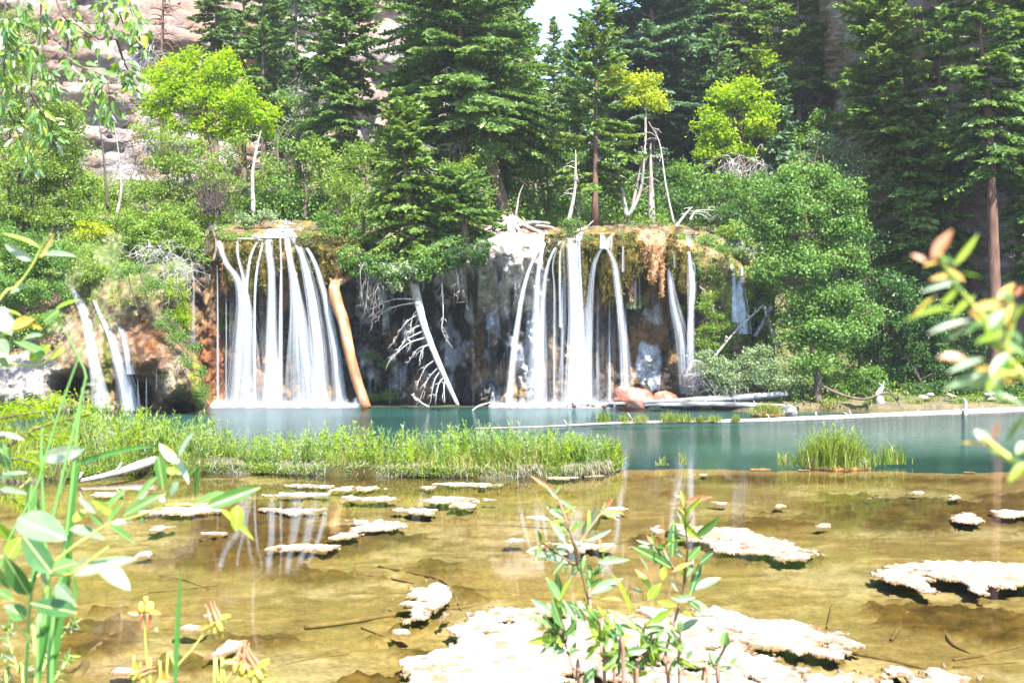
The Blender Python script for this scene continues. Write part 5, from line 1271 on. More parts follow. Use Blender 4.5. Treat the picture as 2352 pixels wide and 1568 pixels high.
def blades(g, rg, X, Y, Z, H, W, lean=.35, rb=.5, rs=.2, bend=.5):
    n = len(X); az = rg.uniform(0, 6.283, n); le = np.abs(rg.normal(0, lean, n)) + .05
    dx, dy = np.cos(az), np.sin(az); wa = rg.uniform(0, 3.14, n); wx, wy = np.cos(wa) * W / 2, np.sin(wa) * W / 2
    B = np.stack([X, Y, Z], 1); S = np.stack([wx, wy, wx * 0], 1)
    m = B + np.stack([dx * le * H * .4, dy * le * H * .4, H * .62], 1)
    t = B + np.stack([dx * le * H * (1 + bend), dy * le * H * (1 + bend), H * np.clip(1 - le * bend * .8, .2, 1)], 1)
    V = np.stack([B - S, B + S, m + S * .75, m - S * .75, t, t], 1)
    i = np.arange(n)[:, None] * 6
    F = np.concatenate([i + np.array([[0, 1, 2, 3]]), i + np.array([[3, 2, 4, 5]])])
    V[:, 4] -= S * .08; V[:, 5] += S * .08
    F[n:] = (i + np.array([[3, 2, 5, 4]]))
    r = np.clip(rb + rg.normal(0, rs, n) + .55 * fbm(np.stack([X * .9, Y * .9, X * 0], -1), 7, 3), 0, .9); r = np.where(rg.random(n) < .10, 1.0, r)
    g.add(V.reshape(-1, 3), F, np.concatenate([r, r]))

def tall(px, Y):  # height of the growth along the bank
    return np.interp(px, [-200, 150, 300, 450, 560, 700, 800, 900, 1000, 1150, 1250, 1350, 1420], [.8, .62, .5, .42, .3, .34, .5, .36, .40, .42, .40, .36, .22])
rg = np.random.default_rng(91)
g = Geo(); n = 22000
px = rg.uniform(-200, 1428, n); s = rg.random(n)
Yg = np.interp(px, ipx, Yf) + np.interp(px, ipx, depth) * s * np.where(px < 300, .9, .95) + .03; X = (px - CX) * Yg / FPX
H = 1.15 * tall(px, Yg) * rg.uniform(.25, 1.0, n) * (.6 + .8 * np.clip(1.8 * fbm(np.stack([X * 1.9, Yg * 1.5, X * 0], -1), 44, 3) + .25, 0, 1)) * (.45 + .55 * np.clip(s * 3, 0, 1))
blades(g, rg, X, Yg, X * 0 + .05, H, .010 + .008 * rg.random(n), .42, .5, .28)
props(g.build('bank_grass', M['grass']), 'sunlit sedge and grass blades growing along the bank', 'grass', kind='stuff')
g = Geo(); n = 2200
px = rg.uniform(420, 1425, n); px = np.where(rg.random(n) < .45, rg.uniform(1180, 1400, n), px); px = px[fbm(np.stack([px * .045, px * 0, px * 0], -1), 66, 3) > -.12]; n = len(px); Yg = np.interp(px, ipx, Yf) + rg.uniform(-.02, .25, n); X = (px - CX) * Yg / FPX
Hh = rg.uniform(.10, .26, n)
C0 = np.stack([X, Yg, rg.uniform(.10, .24, n)], 1); C1 = C0 + np.stack([rg.normal(0, .05, n), rg.uniform(-.16, .0, n), -Hh * rg.uniform(.3, 1, n)], 1)
D = C1 - C0; Lh = np.linalg.norm(D, axis=1); V, F = leaf_quads((C0 + C1) / 2, D, Lh, .009, rand_dirs(rg, n))
g.add(V, F, rg.random(n))
props(g.build('dead_sedge', M['straw']), 'bleached dead sedge drooping to the water along the bank', 'dead grass', kind='stuff')
g = Geo(); n = 12000
px = rg.uniform(150, 1425, n); Yg = np.interp(px, ipx, Yf) + rg.uniform(-.03, .3, n); X = (px - CX) * Yg / FPX
V, F = leaf_quads(np.stack([X, Yg, rg.uniform(.02, .17, n)], 1), rand_dirs(rg, n), .032, .022, rand_dirs(rg, n, .6)); g.add(V, F, rg.random(n))
props(g.build('bank_moss', M['leaf_light']), 'small round-leaved cress and moss along the waterline of the bank', 'moss', kind='stuff')

# herb sprigs (each its own plant)
def herb_mesh(seed, H, mat, ls=.05, n=46, asp=.28, stems=1, sp=.10):
    rg = np.random.default_rng(seed); st = Geo(); lv = Geo()
    for s in range(stems):
        b = np.array([rg.normal(0, sp * .4), rg.normal(0, sp * .4), 0]); t = b + np.array([rg.normal(0, sp), rg.normal(0, sp), H * rg.uniform(.65, 1)])
        q = spline([b, (b + t) / 2 + rg.normal(0, .02, 3), t], 4); V, F = tube(q, np.linspace(.005, .002, len(q)), 3, 0, 0); st.add(V, F)
        k = n // stems; u = rg.uniform(.12, 1, k)
        C = np.stack([np.interp(u, np.linspace(0, 1, len(q)), q[:, j]) for j in range(3)], 1)
        D = rand_dirs(rg, k, .9); L = ls * rg.uniform(.6, 1.3, k) * (1.15 - .5 * u)
        V, F = leaf_quads(C + D * L[:, None] * .5, D, L, L * asp, rand_dirs(rg, k, 1.5)); lv.add(V, F, np.clip(.5 + rg.normal(0, .25, k), 0, 1))
    def cat(g, nm, m): return mesh(nm, np.concatenate(g.V), np.concatenate(g.F), M[m], rnd=np.concatenate(g.R))
    return cat(st, 'stem', 'stem_green'), cat(lv, 'leaves', mat)
HM = [herb_mesh(900 + i, 1.0, ['leaf_light', 'leaf_mid', 'leaf_pale', 'leaf_light', 'leaf_bright', 'leaf_mid'][i % 6], .12, 150, .26, 5, .20) for i in range(6)]
def herb(label, loc, h, k, group=None, name='herb_plant', rot=0, cat='plant'):
    e = empty(name, loc, label, cat, group); e.rotation_euler = (0, 0, rot); e.scale = (h, h, h)
    link('stem', HM[k][0], e); link('foliage', HM[k][1], e)
    return e
rg = np.random.default_rng(17)
for px, h in [(1045, .72), (1105, .78), (1190, .72), (860, .72), (885, .65), (480, .76), (520, .82), (500, .7)]:
    Yq = float(np.interp(px, ipx, Yf)) + .7
    herb('tall leafy herb above the bank grass, ' + {1045: 'first of the middle three', 1105: 'tallest of the middle three', 1190: 'last of the middle three', 860: 'taller one below the white log foot', 885: 'shorter one below the white log foot', 480: 'left of the leftmost trio', 520: 'right and tallest of the leftmost trio', 500: 'middle of the leftmost trio'}[px], ((px - CX) * Yq / FPX, Yq, .05), h, int(rg.integers(6)), 'tall herbs standing above the bank', rot=rg.uniform(0, 6))
for i in range(230):
    px = rg.uniform(120, 1415); Yq = float(np.interp(px, ipx, Yf)) + rg.uniform(.12, .95) * float(np.interp(px, ipx, depth))
    herb('knee-high leafy herb growing in the grass of the bank', ((px - CX) * Yq / FPX, Yq, .05), float(tall(px, Yq)) * rg.uniform(1.2, 2.1), int(rg.integers(6)), 'herbs growing in the bank grass', rot=rg.uniform(0, 6))
for px in (975, 990, 965, 1002, 1010, 1045):
    pass

# reed tussocks and grassy logs
def tussock(label, px, py, w, H, n, seed, dead=.3, group=None, lean=.35):
    Yc = CAMZ * FPX / (py - CY); c = np.array(((px - CX) * Yc / FPX, Yc, 0)); rg = np.random.default_rng(seed)
    root = empty('grass_tussock', c, label, 'grass tussock', group); W = m_at(w, Yc)
    g = Geo(); X = c[0] + rg.normal(0, .5, n) * W; Y = c[1] + rg.normal(0, .35, n) * min(W, .5)
    blades(g, rg, X, Y, X * 0 + .04, H * rg.uniform(.35, 1, n) * np.clip(1.1 - .45 * ((X - c[0]) / W) ** 2, .3, 1), .010 + .008 * rg.random(n), lean, .5, .28, .6)
    props(g.build('blades', M['grass'], root), kind='stuff')
    if dead:
        k = int(n * dead); g = Geo(); X = c[0] + rg.uniform(-1, 1, k) * W; Y = c[1] - rg.uniform(0, .3, k) * min(W, .5) - .05
        C0 = np.stack([X, Y, rg.uniform(.06, .20, k)], 1); C1 = C0 + np.stack([rg.normal(0, .04, k), rg.uniform(-.10, 0, k), -rg.uniform(.05, .22, k)], 1)
        V, F = leaf_quads((C0 + C1) / 2, C1 - C0, np.linalg.norm(C1 - C0, axis=1), .010, rand_dirs(rg, k)); g.add(V, F, rg.random(k)); g.build('dead_blades', M['straw'], root)
        rock('peat_base', None, (0, 0.05, .0), (W * 1.05, min(W, .5) * .8, .13), 'algae', seed, parent=root, det=3)
    return root
tussock('large reed tussock standing on the sunken ledge at right', 1916, 1074, 72, .70, 1500, 31)
for px, h in [(1885, .62), (1905, .7), (1930, .68), (1950, .6), (1895, .5), (1965, .5)]:
    herb('leafy stalk in the large reed tussock, ' + {1885: 'second from the left', 1905: 'tallest', 1930: 'right of the tallest', 1950: 'fifth from the left', 1895: 'short one left of the tallest', 1965: 'rightmost'}[px], ((px - CX) * 18.3 / FPX, 18.3, .1), h, 3, 'leafy stalks in the large tussock', rot=px)
tussock('thin grass clump just right of the large tussock', 2045, 1070, 36, .46, 130, 32, 0)
tussock('sparse blades left of the large tussock', 1800, 1074, 14, .36, 24, 33, 0)
tussock('little sprig of grass on the sunken ledge near the end of the bank', 1568, 1072, 18, .34, 26, 34, 0)
tussock('few blades beside the little sprig on the sunken ledge', 1520, 1074, 14, .22, 16, 35, 0)
tussock('sedge clump at the very tip of the bank', 1405, 1074, 24, .55, 420, 36, 0)
for i, (px, w, h) in enumerate([(1385, 16, .40), (1470, 22, .26), (1540, 30, .34), (1575, 22, .30), (1432, 12, .26), (1640, 18, .22), (1690, 10, .22), (1610, 14, .2)]):
    tussock(['first', 'third', 'fourth, largest', 'fifth', 'second', 'seventh', 'last', 'sixth'][i] + ' bright grass tuft from the left on the half-sunk log', px, 974 - (px - 1385) * .012, w, h, 170, 40 + i, 0, 'grass tufts on the half-sunk log')
tussock('grassy hummock in the lake before the grey logs', 1762, 953, 36, .42, 700, 51, .3)
rock('driftwood_knot', 'gnarled grey root knot beside the grassy hummock', at(1812, 945, 32.2), (.22, .18, .18), 'greywood', 9, 'driftwood')
for i, px in enumerate(range(1900, 2400, 34)):
    tussock('clump of shore grass below the shaded cliff', px, 937 - (i % 3) * 2, 26, .42, 200, 60 + i, 0, 'grass clumps on the right shore')
ledge_stick = np.random.default_rng(8)
for i in range(4):
    px = ledge_stick.uniform(1460, 2340); Yq = float(ledge_y((px - CX) * 18 / FPX)) - .2
    rock('ledge_stone', 'crusted lump breaking the surface on the sunken ledge', ((px - CX) * Yq / FPX, Yq, -.005), ledge_stick.uniform(.03, .07) * np.array([2.6, 1, .4]), 'algae', 90 + i, 'stone', 'crusts on the sunken ledge', det=2)

# ---------------------------------------------------------------- floating algae mats
from math import floor
def mat_mesh(poly_px, seed, rag=.5):
    P = np.array([[(x - CX) * CAMZ / (y - CY), CAMZ * FPX / (y - CY)] for x, y in poly_px])
    y0 = P[:, 1].min(); y1 = P[:, 1].max(); Ym = (y0 + y1) / 2
    dx = max(.011, 1.5 * Ym / FPX * 1.6); dy = dx * (1.6 if Ym < 11 else 2.6)
    xs = np.arange(P[:, 0].min() - .15, P[:, 0].max() + .15, dx); ys = np.arange(y0 - .2, y1 + .2, dy)
    X, Y = np.meshgrid(xs, ys)
    def sd(X, Y):
        ins = np.zeros(X.shape, bool); d = np.full(X.shape, 1e9)
        for a, b in zip(P, np.roll(P, -1, 0)):
            e = b - a; t = np.clip(((X - a[0]) * e[0] + (Y - a[1]) * e[1]) / (e @ e + 1e-12), 0, 1)
            d = np.minimum(d, np.hypot(X - a[0] - t * e[0], Y - a[1] - t * e[1]))
            c = ((a[1] > Y) != (b[1] > Y)) & (X < e[0] * (Y - a[1]) / (e[1] + 1e-12) + a[0]); ins ^= c
        return np.where(ins, d, -d)
    size = min(P[:, 0].max() - P[:, 0].min(), (y1 - y0))
    amp = min(.24, size * .5) * rag
    def fld(X, Y):
        q = np.stack([X, Y * .55, X * 0 + seed], -1)
        return np.minimum(sd(X, Y), .11 if rag > .6 else .25) + amp * (1.5 * fbm(q * 3.0, seed, 6, .72) + .5 * fbm(q * 15, seed + 2, 4, .7)) - .02 * rag
    f = fld(X, Y)
    gxx = np.gradient(f, dx, axis=1); gyy = np.gradient(f, dy, axis=0)
    pos = f > 0
    ny, nx = X.shape
    idx = np.arange(nx * ny).reshape(ny, nx)
    cellk = pos[:-1, :-1].astype(int) + pos[1:, :-1] + pos[:-1, 1:] + pos[1:, 1:] >= 2
    g2_ = gxx ** 2 + gyy ** 2 + 1e-4
    mv = ~pos
    mvx = np.clip(-f * gxx / g2_, -dx, dx); mvy = np.clip(-f * gyy / g2_, -dy, dy)
    Xn = np.where(mv, X + mvx, X); Yn = np.where(mv, Y + mvy, Y)
    q = np.stack([X, Y, X * 0], -1)
    Z = np.where(pos, .003 + .008 * np.sqrt(np.clip(f, 0, .06) / .06) + .004 * fbm(q * np.array([34, 24, 1]), seed + 4, 3) + .006 * fbm(q * 5, seed + 5, 3), -.012)
    ci, cj = np.nonzero(cellk)
    F = np.stack([idx[ci, cj], idx[ci, cj + 1], idx[ci + 1, cj + 1], idx[ci + 1, cj]], 1)
    if len(F) < 4: return None
    u, inv = np.unique(F, return_inverse=True)
    V = np.stack([Xn, Yn, Z], -1).reshape(-1, 3)[u]
    q2 = np.stack([Xn, Yn, Xn * 0 + seed], -1).reshape(-1, 3)[u]; fe = np.clip(f, 0, .2).ravel()[u]
    a_ = smooth(fe + .05 * fbm(q2 * 9, seed, 4), .004, .05)[:, None]; b_ = smooth(fbm(q2 * 3.2, seed + 9, 5, .6), -.05, .35)[:, None]; c_ = smooth(fbm(q2 * 11, seed + 8, 4, .6), .12, .4)[:, None]
    col = np.array([.12, .07, .03]) * (1 - a_) + a_ * np.array([.27, .225, .19]); col = col * (1 - .45 * b_) + .45 * b_ * np.array([.21, .155, .10]); col = col * (1 - .7 * c_) + .7 * c_ * np.array([.12, .085, .03])
    return V, inv.reshape(F.shape), col
def ell(cx, cy, rx, ry, k=14, seed=0):
    a = np.linspace(0, 2 * np.pi, k, endpoint=False); rg = np.random.default_rng(seed)
    r = rg.uniform(.6, 1.15, k)
    return [(cx + rx * math.cos(t) * q, cy + ry * math.sin(t) * q) for t, q in zip(a, r)]
def r3(p): return [(1568 + x * .336, 1041 + y * .336) for x, y in p]
MATS = [
 ('great pale algae mat filling the bottom centre behind the willow shoots', [(890, 1512), (960, 1494), (1030, 1490), (1048, 1468), (1010, 1452), (1060, 1430), (1140, 1396), (1230, 1388), (1330, 1386), (1400, 1400), (1480, 1420), (1560, 1440), (1640, 1480), (1720, 1500), (1800, 1530), (1830, 1560), (1830, 1640), (900, 1640), (930, 1560)], 1.0),
 ('pale algae mat pointing right, right of the willow shoots', r3([(-260, 1060), (60, 1030), (200, 1040), (480, 1125), (760, 1118), (920, 1165), (1130, 1230), (1275, 1335), (1080, 1420), (900, 1400), (700, 1345), (420, 1345), (160, 1320), (0, 1290), (-200, 1180)]), .8),
 ('thin algae strip between the great mat and the right-pointing mat', r3([(-100, 1360), (200, 1365), (520, 1430), (800, 1475), (700, 1510), (300, 1480), (0, 1440)]), .8),
 ('algae mat cut by the bottom edge, below the right-pointing mat', r3([(500, 1540), (830, 1490), (1100, 1500), (1285, 1540), (1200, 1700), (600, 1700)]), .9),
 ('algae mat at the bottom edge in the lower right', r3([(1450, 1490), (1560, 1450), (1750, 1470), (2040, 1525), (1980, 1700), (1500, 1700)]), 1.0),
 ('white algae mat with a brown underside, middle right behind the willow tip', r3([(-60, 480), (170, 498), (440, 512), (570, 560), (720, 595), (955, 685), (860, 720), (700, 735), (640, 722), (590, 690), (420, 690), (250, 670), (160, 620), (40, 590), (-60, 560)]), .7),
 ('large white algae mat at the right edge with a dark rim', r3([(1260, 800), (1400, 770), (1560, 745), (1800, 728), (2100, 745), (2400, 760), (2500, 900), (2300, 915), (2110, 905), (2060, 955), (1960, 930), (1850, 880), (1720, 880), (1760, 960), (1620, 955), (1430, 890), (1360, 850)]), .7),
 ('white algae patch upper right beside the brown weed', r3([(1830, 440), (1890, 398), (2010, 402), (2090, 448), (1990, 478), (1900, 465)]), .7),
 ('white algae patch touching the right edge above the large mat', r3([(2050, 412), (2200, 384), (2400, 396), (2400, 432), (2180, 445), (2110, 425)]), .7),
 ('broken algae mat left of the sunken branch', ell(986, 1360, 58, 24, seed=1), 1.2),
 ('reddish broken algae mat reaching down to the great mat', ell(962, 1404, 76, 34, seed=2), 1.2),
 ('small algae raft left of the great mat', ell(929, 1450, 32, 12, seed=3), 1.1),
 ('low algae strip under the willow buds', ell(1340, 1254, 92, 13, seed=4), .9),
 ('algae strip left of the willow bud', ell(1187, 1241, 32, 7, seed=5), .9),
 ('algae strip between the two willow shoots', ell(1520, 1212, 46, 14, seed=6), .9),
 ('long thin algae strip nearest the tip of the bank', ell(1070, 1112, 80, 6, seed=7), .8),
 ('algae strip under the middle of the bank', ell(985, 1119, 34, 5, seed=8), .8),
 ('broad algae strip below the middle of the bank', ell(1053, 1147, 94, 8, seed=9), .8),
 ('algae strip with a rounded lower lobe', ell(1068, 1161, 38, 8, seed=10), .8),
 ('ragged algae strip ending at the white reflection', ell(965, 1176, 62, 9, seed=11), .9),
 ('algae strip left of the white reflection', ell(861, 1145, 78, 9, seed=12), .8),
 ('pale algae mat with a pinkish right edge', ell(862, 1206, 68, 16, seed=13), .9),
 ('long algae strip in the shade of the bank', ell(828, 1122, 60, 8, seed=14), .9),
 ('faint thin algae line near the bank', ell(700, 1118, 70, 5, seed=15), .9),
 ('algae strip crossing the fall reflection, upper', ell(683, 1136, 84, 8, seed=16), .9),
 ('algae strip crossing the fall reflection, middle', ell(672, 1172, 70, 8, seed=17), .9),
 ('algae strip crossing the fall reflection, lower', ell(700, 1256, 96, 9, seed=18), .9),
 ('algae raft right of the fall reflection', ell(800, 1231, 50, 9, seed=19), .9),
 ('small algae raft below the fall reflection', ell(704, 1291, 26, 5, seed=20), .9),
 ('algae strip beside the big willow leaf', ell(468, 1160, 60, 6, seed=21), .9),
 ('broad algae strip behind the left willow twig', ell(422, 1172, 100, 9, seed=22), .9),
 ('short algae strip under the willow twig tip', ell(373, 1211, 34, 6, seed=23), .9),
 ('thin algae strip left of the fall reflection', ell(493, 1225, 48, 4, seed=24), .9),
 ('tiny algae raft by the drooping willow leaf', ell(335, 1275, 26, 6, seed=25), .9),
 ('small algae sliver in open brown water', ell(534, 1254, 26, 4, seed=26), .9),
 ('algae sliver by the bleached drift log', ell(250, 1136, 52, 5, seed=27), .9),
 ('algae sliver under the tall grass stalk', ell(120, 1439, 44, 8, seed=28), .9),
 ('algae raft under the left columbine', ell(439, 1443, 46, 10, seed=29), .9),
 ('algae sliver above the raft of the left columbine', ell(476, 1412, 22, 6, seed=30), .9),
 ('tilted white algae raft beside the lower columbine', [(470, 1512), (490, 1488), (530, 1470), (578, 1468), (560, 1488), (520, 1508)], .7),
 ('algae raft at the bottom left', ell(290, 1540, 48, 12, seed=32), .9),
 ('small algae flake in the upper right shallows', ell(1649, 1155, 26, 5, seed=33), .9),
 ('algae flake right of the orange willow bud', ell(1797, 1162, 26, 5, seed=34), .9),
 ('little algae flake near the large tussock', ell(1617, 1090, 22, 3.5, seed=35), .8),
 ('scattered algae flake above the middle mat', ell(1890, 1208, 20, 6, seed=36), 1.1),
 ('thin algae flake in the green reflection', ell(2014, 1142, 22, 3, seed=37), .9),
 ('tiny algae flake in the brown weed', ell(2106, 1131, 16, 3, seed=38), .9),
 ('tiny algae flakes towards the right edge', ell(2195, 1142, 22, 5, seed=39), 1.2),
 ('algae crumb right of the willow tip', ell(1410, 1168, 34, 4, seed=40), 1.0),
 ('flat yellowish algae crust at the tip of the bank', ell(1295, 1096, 40, 4, seed=41), .6),
 ('yellow crust beside the tip of the bank', ell(1368, 1093, 30, 3.5, seed=42), .6),
]
for i, (lab, poly, rag) in enumerate(MATS):
    r = mat_mesh(poly, 1000 + i * 7, rag)
    if r is None: continue
    V, F, vc = r; c = V.mean(0); c[2] = 0
    o = link('algae_mat', mesh('algae_mat', V - c, F, M['crustv'], col=vc, smooth_=True), None, [float(v) for v in c])
    props(o, lab, 'algae mat', 'algae mats floating in the shallows')

# sunken sticks
def bedp(px, py, z=-.14):
    Yq = (CAMZ - z) * FPX / (py - CY); return np.array(((px - CX) * Yq / FPX, Yq, z))
for i, (lab, pts, r) in enumerate([
    ('sunken crooked branch running down behind the willow shoots', [(870, 1300), (960, 1318), (1020, 1335), (1050, 1380), (1060, 1400)], .028),
    ('sunken pale stick left of the crooked branch', [(820, 1318), (880, 1325), (950, 1338)], .022),
    ('sunken thin dark stick in mid shallows', [(1000, 1212), (1120, 1206), (1260, 1212)], .02),
    ('sunken crusted log pointing at the reddish mat', [(700, 1440), (800, 1428), (900, 1412), (1010, 1400), (1110, 1388)], .032),
    ('straight sunken stick lower left', [(340, 1360), (420, 1352), (500, 1344)], .010),
    ('curved sunken stick left of the fall reflection', [(365, 1322), (420, 1330), (480, 1352)], .010),
    ('sunken stick at the bottom left of the great mat', [(640, 1530), (720, 1512), (800, 1500)], .014),
    ('short sunken twig lower centre', [(830, 1440), (880, 1460), (920, 1478)], .012),
    ('long sunken branch lower right', [(1960, 1500), (2060, 1520), (2160, 1545), (2230, 1560)], .026),
    ('pale sunken log standing toward the viewer lower right', [(2085, 1408), (2065, 1440), (2048, 1468)], .035),
    ('sunken pale stick left of the standing pale log', [(1910, 1392), (1905, 1420), (1900, 1440)], .018),
    ('dark sunken stick near the right edge', [(2190, 1515), (2280, 1500), (2352, 1480)], .018),
    ('sunken knobby branch lower right', [(2170, 1450), (2190, 1480), (2230, 1500)], .03),
    ('sunken stick by the bottom right mat', [(2190, 1532), (2260, 1524), (2345, 1520)], .014),
    ('sunken thin reed left of the large right mat', [(1560, 1300), (1640, 1290), (1700, 1282)], .012),
    ('big pale sunken log at the lower left corner', [(175, 1560), (215, 1500), (262, 1455), (270, 1415)], .06)]):
    q = [bedp(x, y, -.10) for x, y in pts]
    r = r * .6
    log(lab, q, [r, r, r * .6], 'sunkwood', 0, 700 + i, 'sunken branches on the lake bed', 'sunken_branch')

# ---------------------------------------------------------------- plants on the near shore
def leafmat(name, ca, cb, rib=(0.45, 0.50, 0.20), trans=.4, rough=.38):
    m, t, n, l = nt(name)
    tc = n.new('ShaderNodeTexCoord'); sp = n.new('ShaderNodeSeparateXYZ'); l.new(tc.outputs['Object'], sp.inputs[0])
    ab = n.new('ShaderNodeMath'); ab.operation = 'ABSOLUTE'; l.new(sp.outputs['X'], ab.inputs[0])
    mr = n.new('ShaderNodeMapRange'); l.new(ab.outputs[0], mr.inputs[0]); mr.inputs[1].default_value = .015; mr.inputs[2].default_value = .05; mr.inputs[3].default_value = 1; mr.inputs[4].default_value = 0
    oi = n.new('ShaderNodeObjectInfo')
    c = mixc(n, l, ca, cb, oi.outputs['Random'])
    v = n.new('ShaderNodeTexNoise'); v.inputs['Scale'].default_value = 3.0; l.new(tc.outputs['Object'], v.inputs['Vector'])
    c = mixc(n, l, c, ramp(n, l, v.outputs['Fac'], [(.3, (.78, .8, .75)), (.7, (1.2, 1.15, 1.1))]), 1.0, 'MULTIPLY')
    c = mixc(n, l, c, rib, mr.outputs[0])
    p = n.new('ShaderNodeBsdfPrincipled'); l.new(c, p.inputs['Base Color']); p.inputs['Roughness'].default_value = rough; p.inputs['Specular IOR Level'].default_value = .5
    tr = n.new('ShaderNodeBsdfTranslucent'); l.new(mixc(n, l, c, (1.1, 1.0, .4), 1.0, 'MULTIPLY'), tr.inputs[0])
    mx = n.new('ShaderNodeMixShader'); mx.inputs[0].default_value = trans
    l.new(p.outputs[0], mx.inputs[1]); l.new(tr.outputs[0], mx.inputs[2]); out(t, l, mx.outputs[0])
    return m
LM = {'g': leafmat('fresh_green_leaf', (0.08, 0.20, 0.045), (0.12, 0.25, 0.06), trans=.5),
      'd': leafmat('dark_green_leaf', (0.05, 0.14, 0.04), (0.07, 0.18, 0.05)),
      'b': leafmat('bright_leaf', (0.20, 0.34, 0.02), (0.28, 0.40, 0.03), trans=.5),
      'p': leafmat('pale_leaf', (0.15, 0.24, 0.13), (0.20, 0.30, 0.18), (0.34, .4, .26)),
      'r': leafmat('red_leaf', (0.40, 0.13, 0.06), (0.50, 0.22, 0.12), (.5, .3, .15)),
      'o': leafmat('orange_leaf', (0.48, 0.26, 0.05), (0.50, 0.38, 0.06), (.5, .4, .15)),
      'w': leafmat('white_green_leaf', (0.26, 0.34, 0.25), (0.33, 0.40, 0.31), (.4, .42, .32))}
def leaf_shape(kind, seed):
    rg = np.random.default_rng(seed); m = 9; t = np.linspace(0, 1, m)
    if kind == 'lance': w = np.sin(np.pi * t ** .85) ** .9 * .5
    elif kind == 'broad': w = np.sin(np.pi * t ** .75) ** .7 * .5
    else: w = np.clip(np.sin(np.pi * t ** .55), 0, 1) ** .6 * .5
    w[0] = .03; w[-1] = .005
    bend = rg.uniform(-.12, .22); cup = rg.uniform(.12, .4)
    V = []
    for i in range(m):
        z0 = -bend * t[i] ** 2
        for x in (-1, -.5, 0, .5, 1):
            V.append((x * w[i], t[i], z0 + cup * abs(x * w[i]) * .35 + .008 * math.sin(t[i] * 25 + x * 3) * abs(x)))
    return V, quadgrid(m, 5)
LEAF = {}
for kd in ('lance', 'broad', 'ovate'):
    for mk in LM:
        LEAF[kd, mk] = []
        for s in range(3):
            V, F = leaf_shape(kd, s * 7 + len(kd)); LEAF[kd, mk].append(mesh('leaf', V, F, LM[mk], smooth_=True))
def put_leaf(parent, b, t, w, kd='lance', mk='g', rg=None, up=None, name='leaf'):
    b = Vector(b); t = Vector(t); y = t - b; L = max(y.length, 1e-4); y = y / L
    up = Vector(up) if up is not None else Vector((rg.normal(0, .45), -.75 + rg.normal(0, .4), .75 + rg.normal(0, .4)))
    z = up - y * up.dot(y)
    if z.length < .05: z = Vector((0, -1, .2))
    z.normalize(); x = y.cross(z)
    Mx = Matrix(((x.x * w, y.x * L, z.x * L, b.x), (x.y * w, y.y * L, z.y * L, b.y), (x.z * w, y.z * L, z.z * L, b.z), (0, 0, 0, 1)))
    o = link(name, LEAF[kd, mk][int(rg.integers(3))], parent)
    o.matrix_basis = Matrix.Translation(-parent.location) @ Mx
    return o
def stem_part(parent, pts, r, mat='stem_green', name='stem', n=6):
    q = spline(pts, 6); V, F = tube(q, np.interp(np.linspace(0, 1, len(q)), np.linspace(0, 1, len(r)), r), n, 0, .02); g = Geo(); g.add(V, F); return g.build(name, M[mat], parent, smooth_=True), q

def shoot(label, Y, f, stems, leaves, kd='lance', auto=0, auto_len=60, auto_w=.2, auto_m='ggbp', seed=1, ground=True, rs=(.004, .003, .0015), mat='stem_red', cat='plant', name='willow_shoot', dy=.12, foot=None, group=None):
    rg = np.random.default_rng(seed); s = Y / FPX
    P0 = f(*stems[0][0][:2]); b0 = at(P0[0], P0[1], Y)
    if ground: b0 = np.array([b0[0] * .97, b0[1] - .05, .28])
    root = empty(name, b0, label, cat, group)
    for k, st in enumerate(stems):
        pts = [at(*f(x, y), Y + dy * math.sin(k * 1.7 + i * .5)) for i, (x, y) in enumerate(st)]
        if ground and (k == 0 or (foot and k in foot)): pts = [np.array([pts[0][0] * .985, pts[0][1], .27])] + pts
        _, q = stem_part(root, pts, rs, mat)
        for j in range(auto):
            u = (rg.uniform(.45, 1) if ground and (k == 0 or (foot and k in foot)) else rg.uniform(.2, 1)) * (len(q) - 1); o = q[int(u)]; tg = q[min(int(u) + 1, len(q) - 1)] - q[max(int(u) - 1, 0)]; tg /= np.linalg.norm(tg) + 1e-9
            d = tg * .7 + rand_dirs(rg, 1)[0] * .75; d /= np.linalg.norm(d); L = auto_len * s * rg.uniform(.5, 1.15)
            put_leaf(root, o, o + d * L + np.array([0, 0, -.1 * L]), L * auto_w * rg.uniform(.8, 1.2), kd, auto_m[int(rg.integers(len(auto_m)))], rg)
    for (bx, by, tx, ty, w, mk) in leaves:
        px, py = f(bx, by); qx, qy = f(tx, ty); k = f(1, 0)[0] - f(0, 0)[0]
        yy = Y + rg.uniform(-.10, .10); L = math.hypot(qx - px, qy - py) * s
        put_leaf(root, at(px, py, yy), at(qx, qy, yy + rg.uniform(-.45, .45) * L), w * k * s * (.72 if f is fR else 1), kd, mk, rg)
    return root

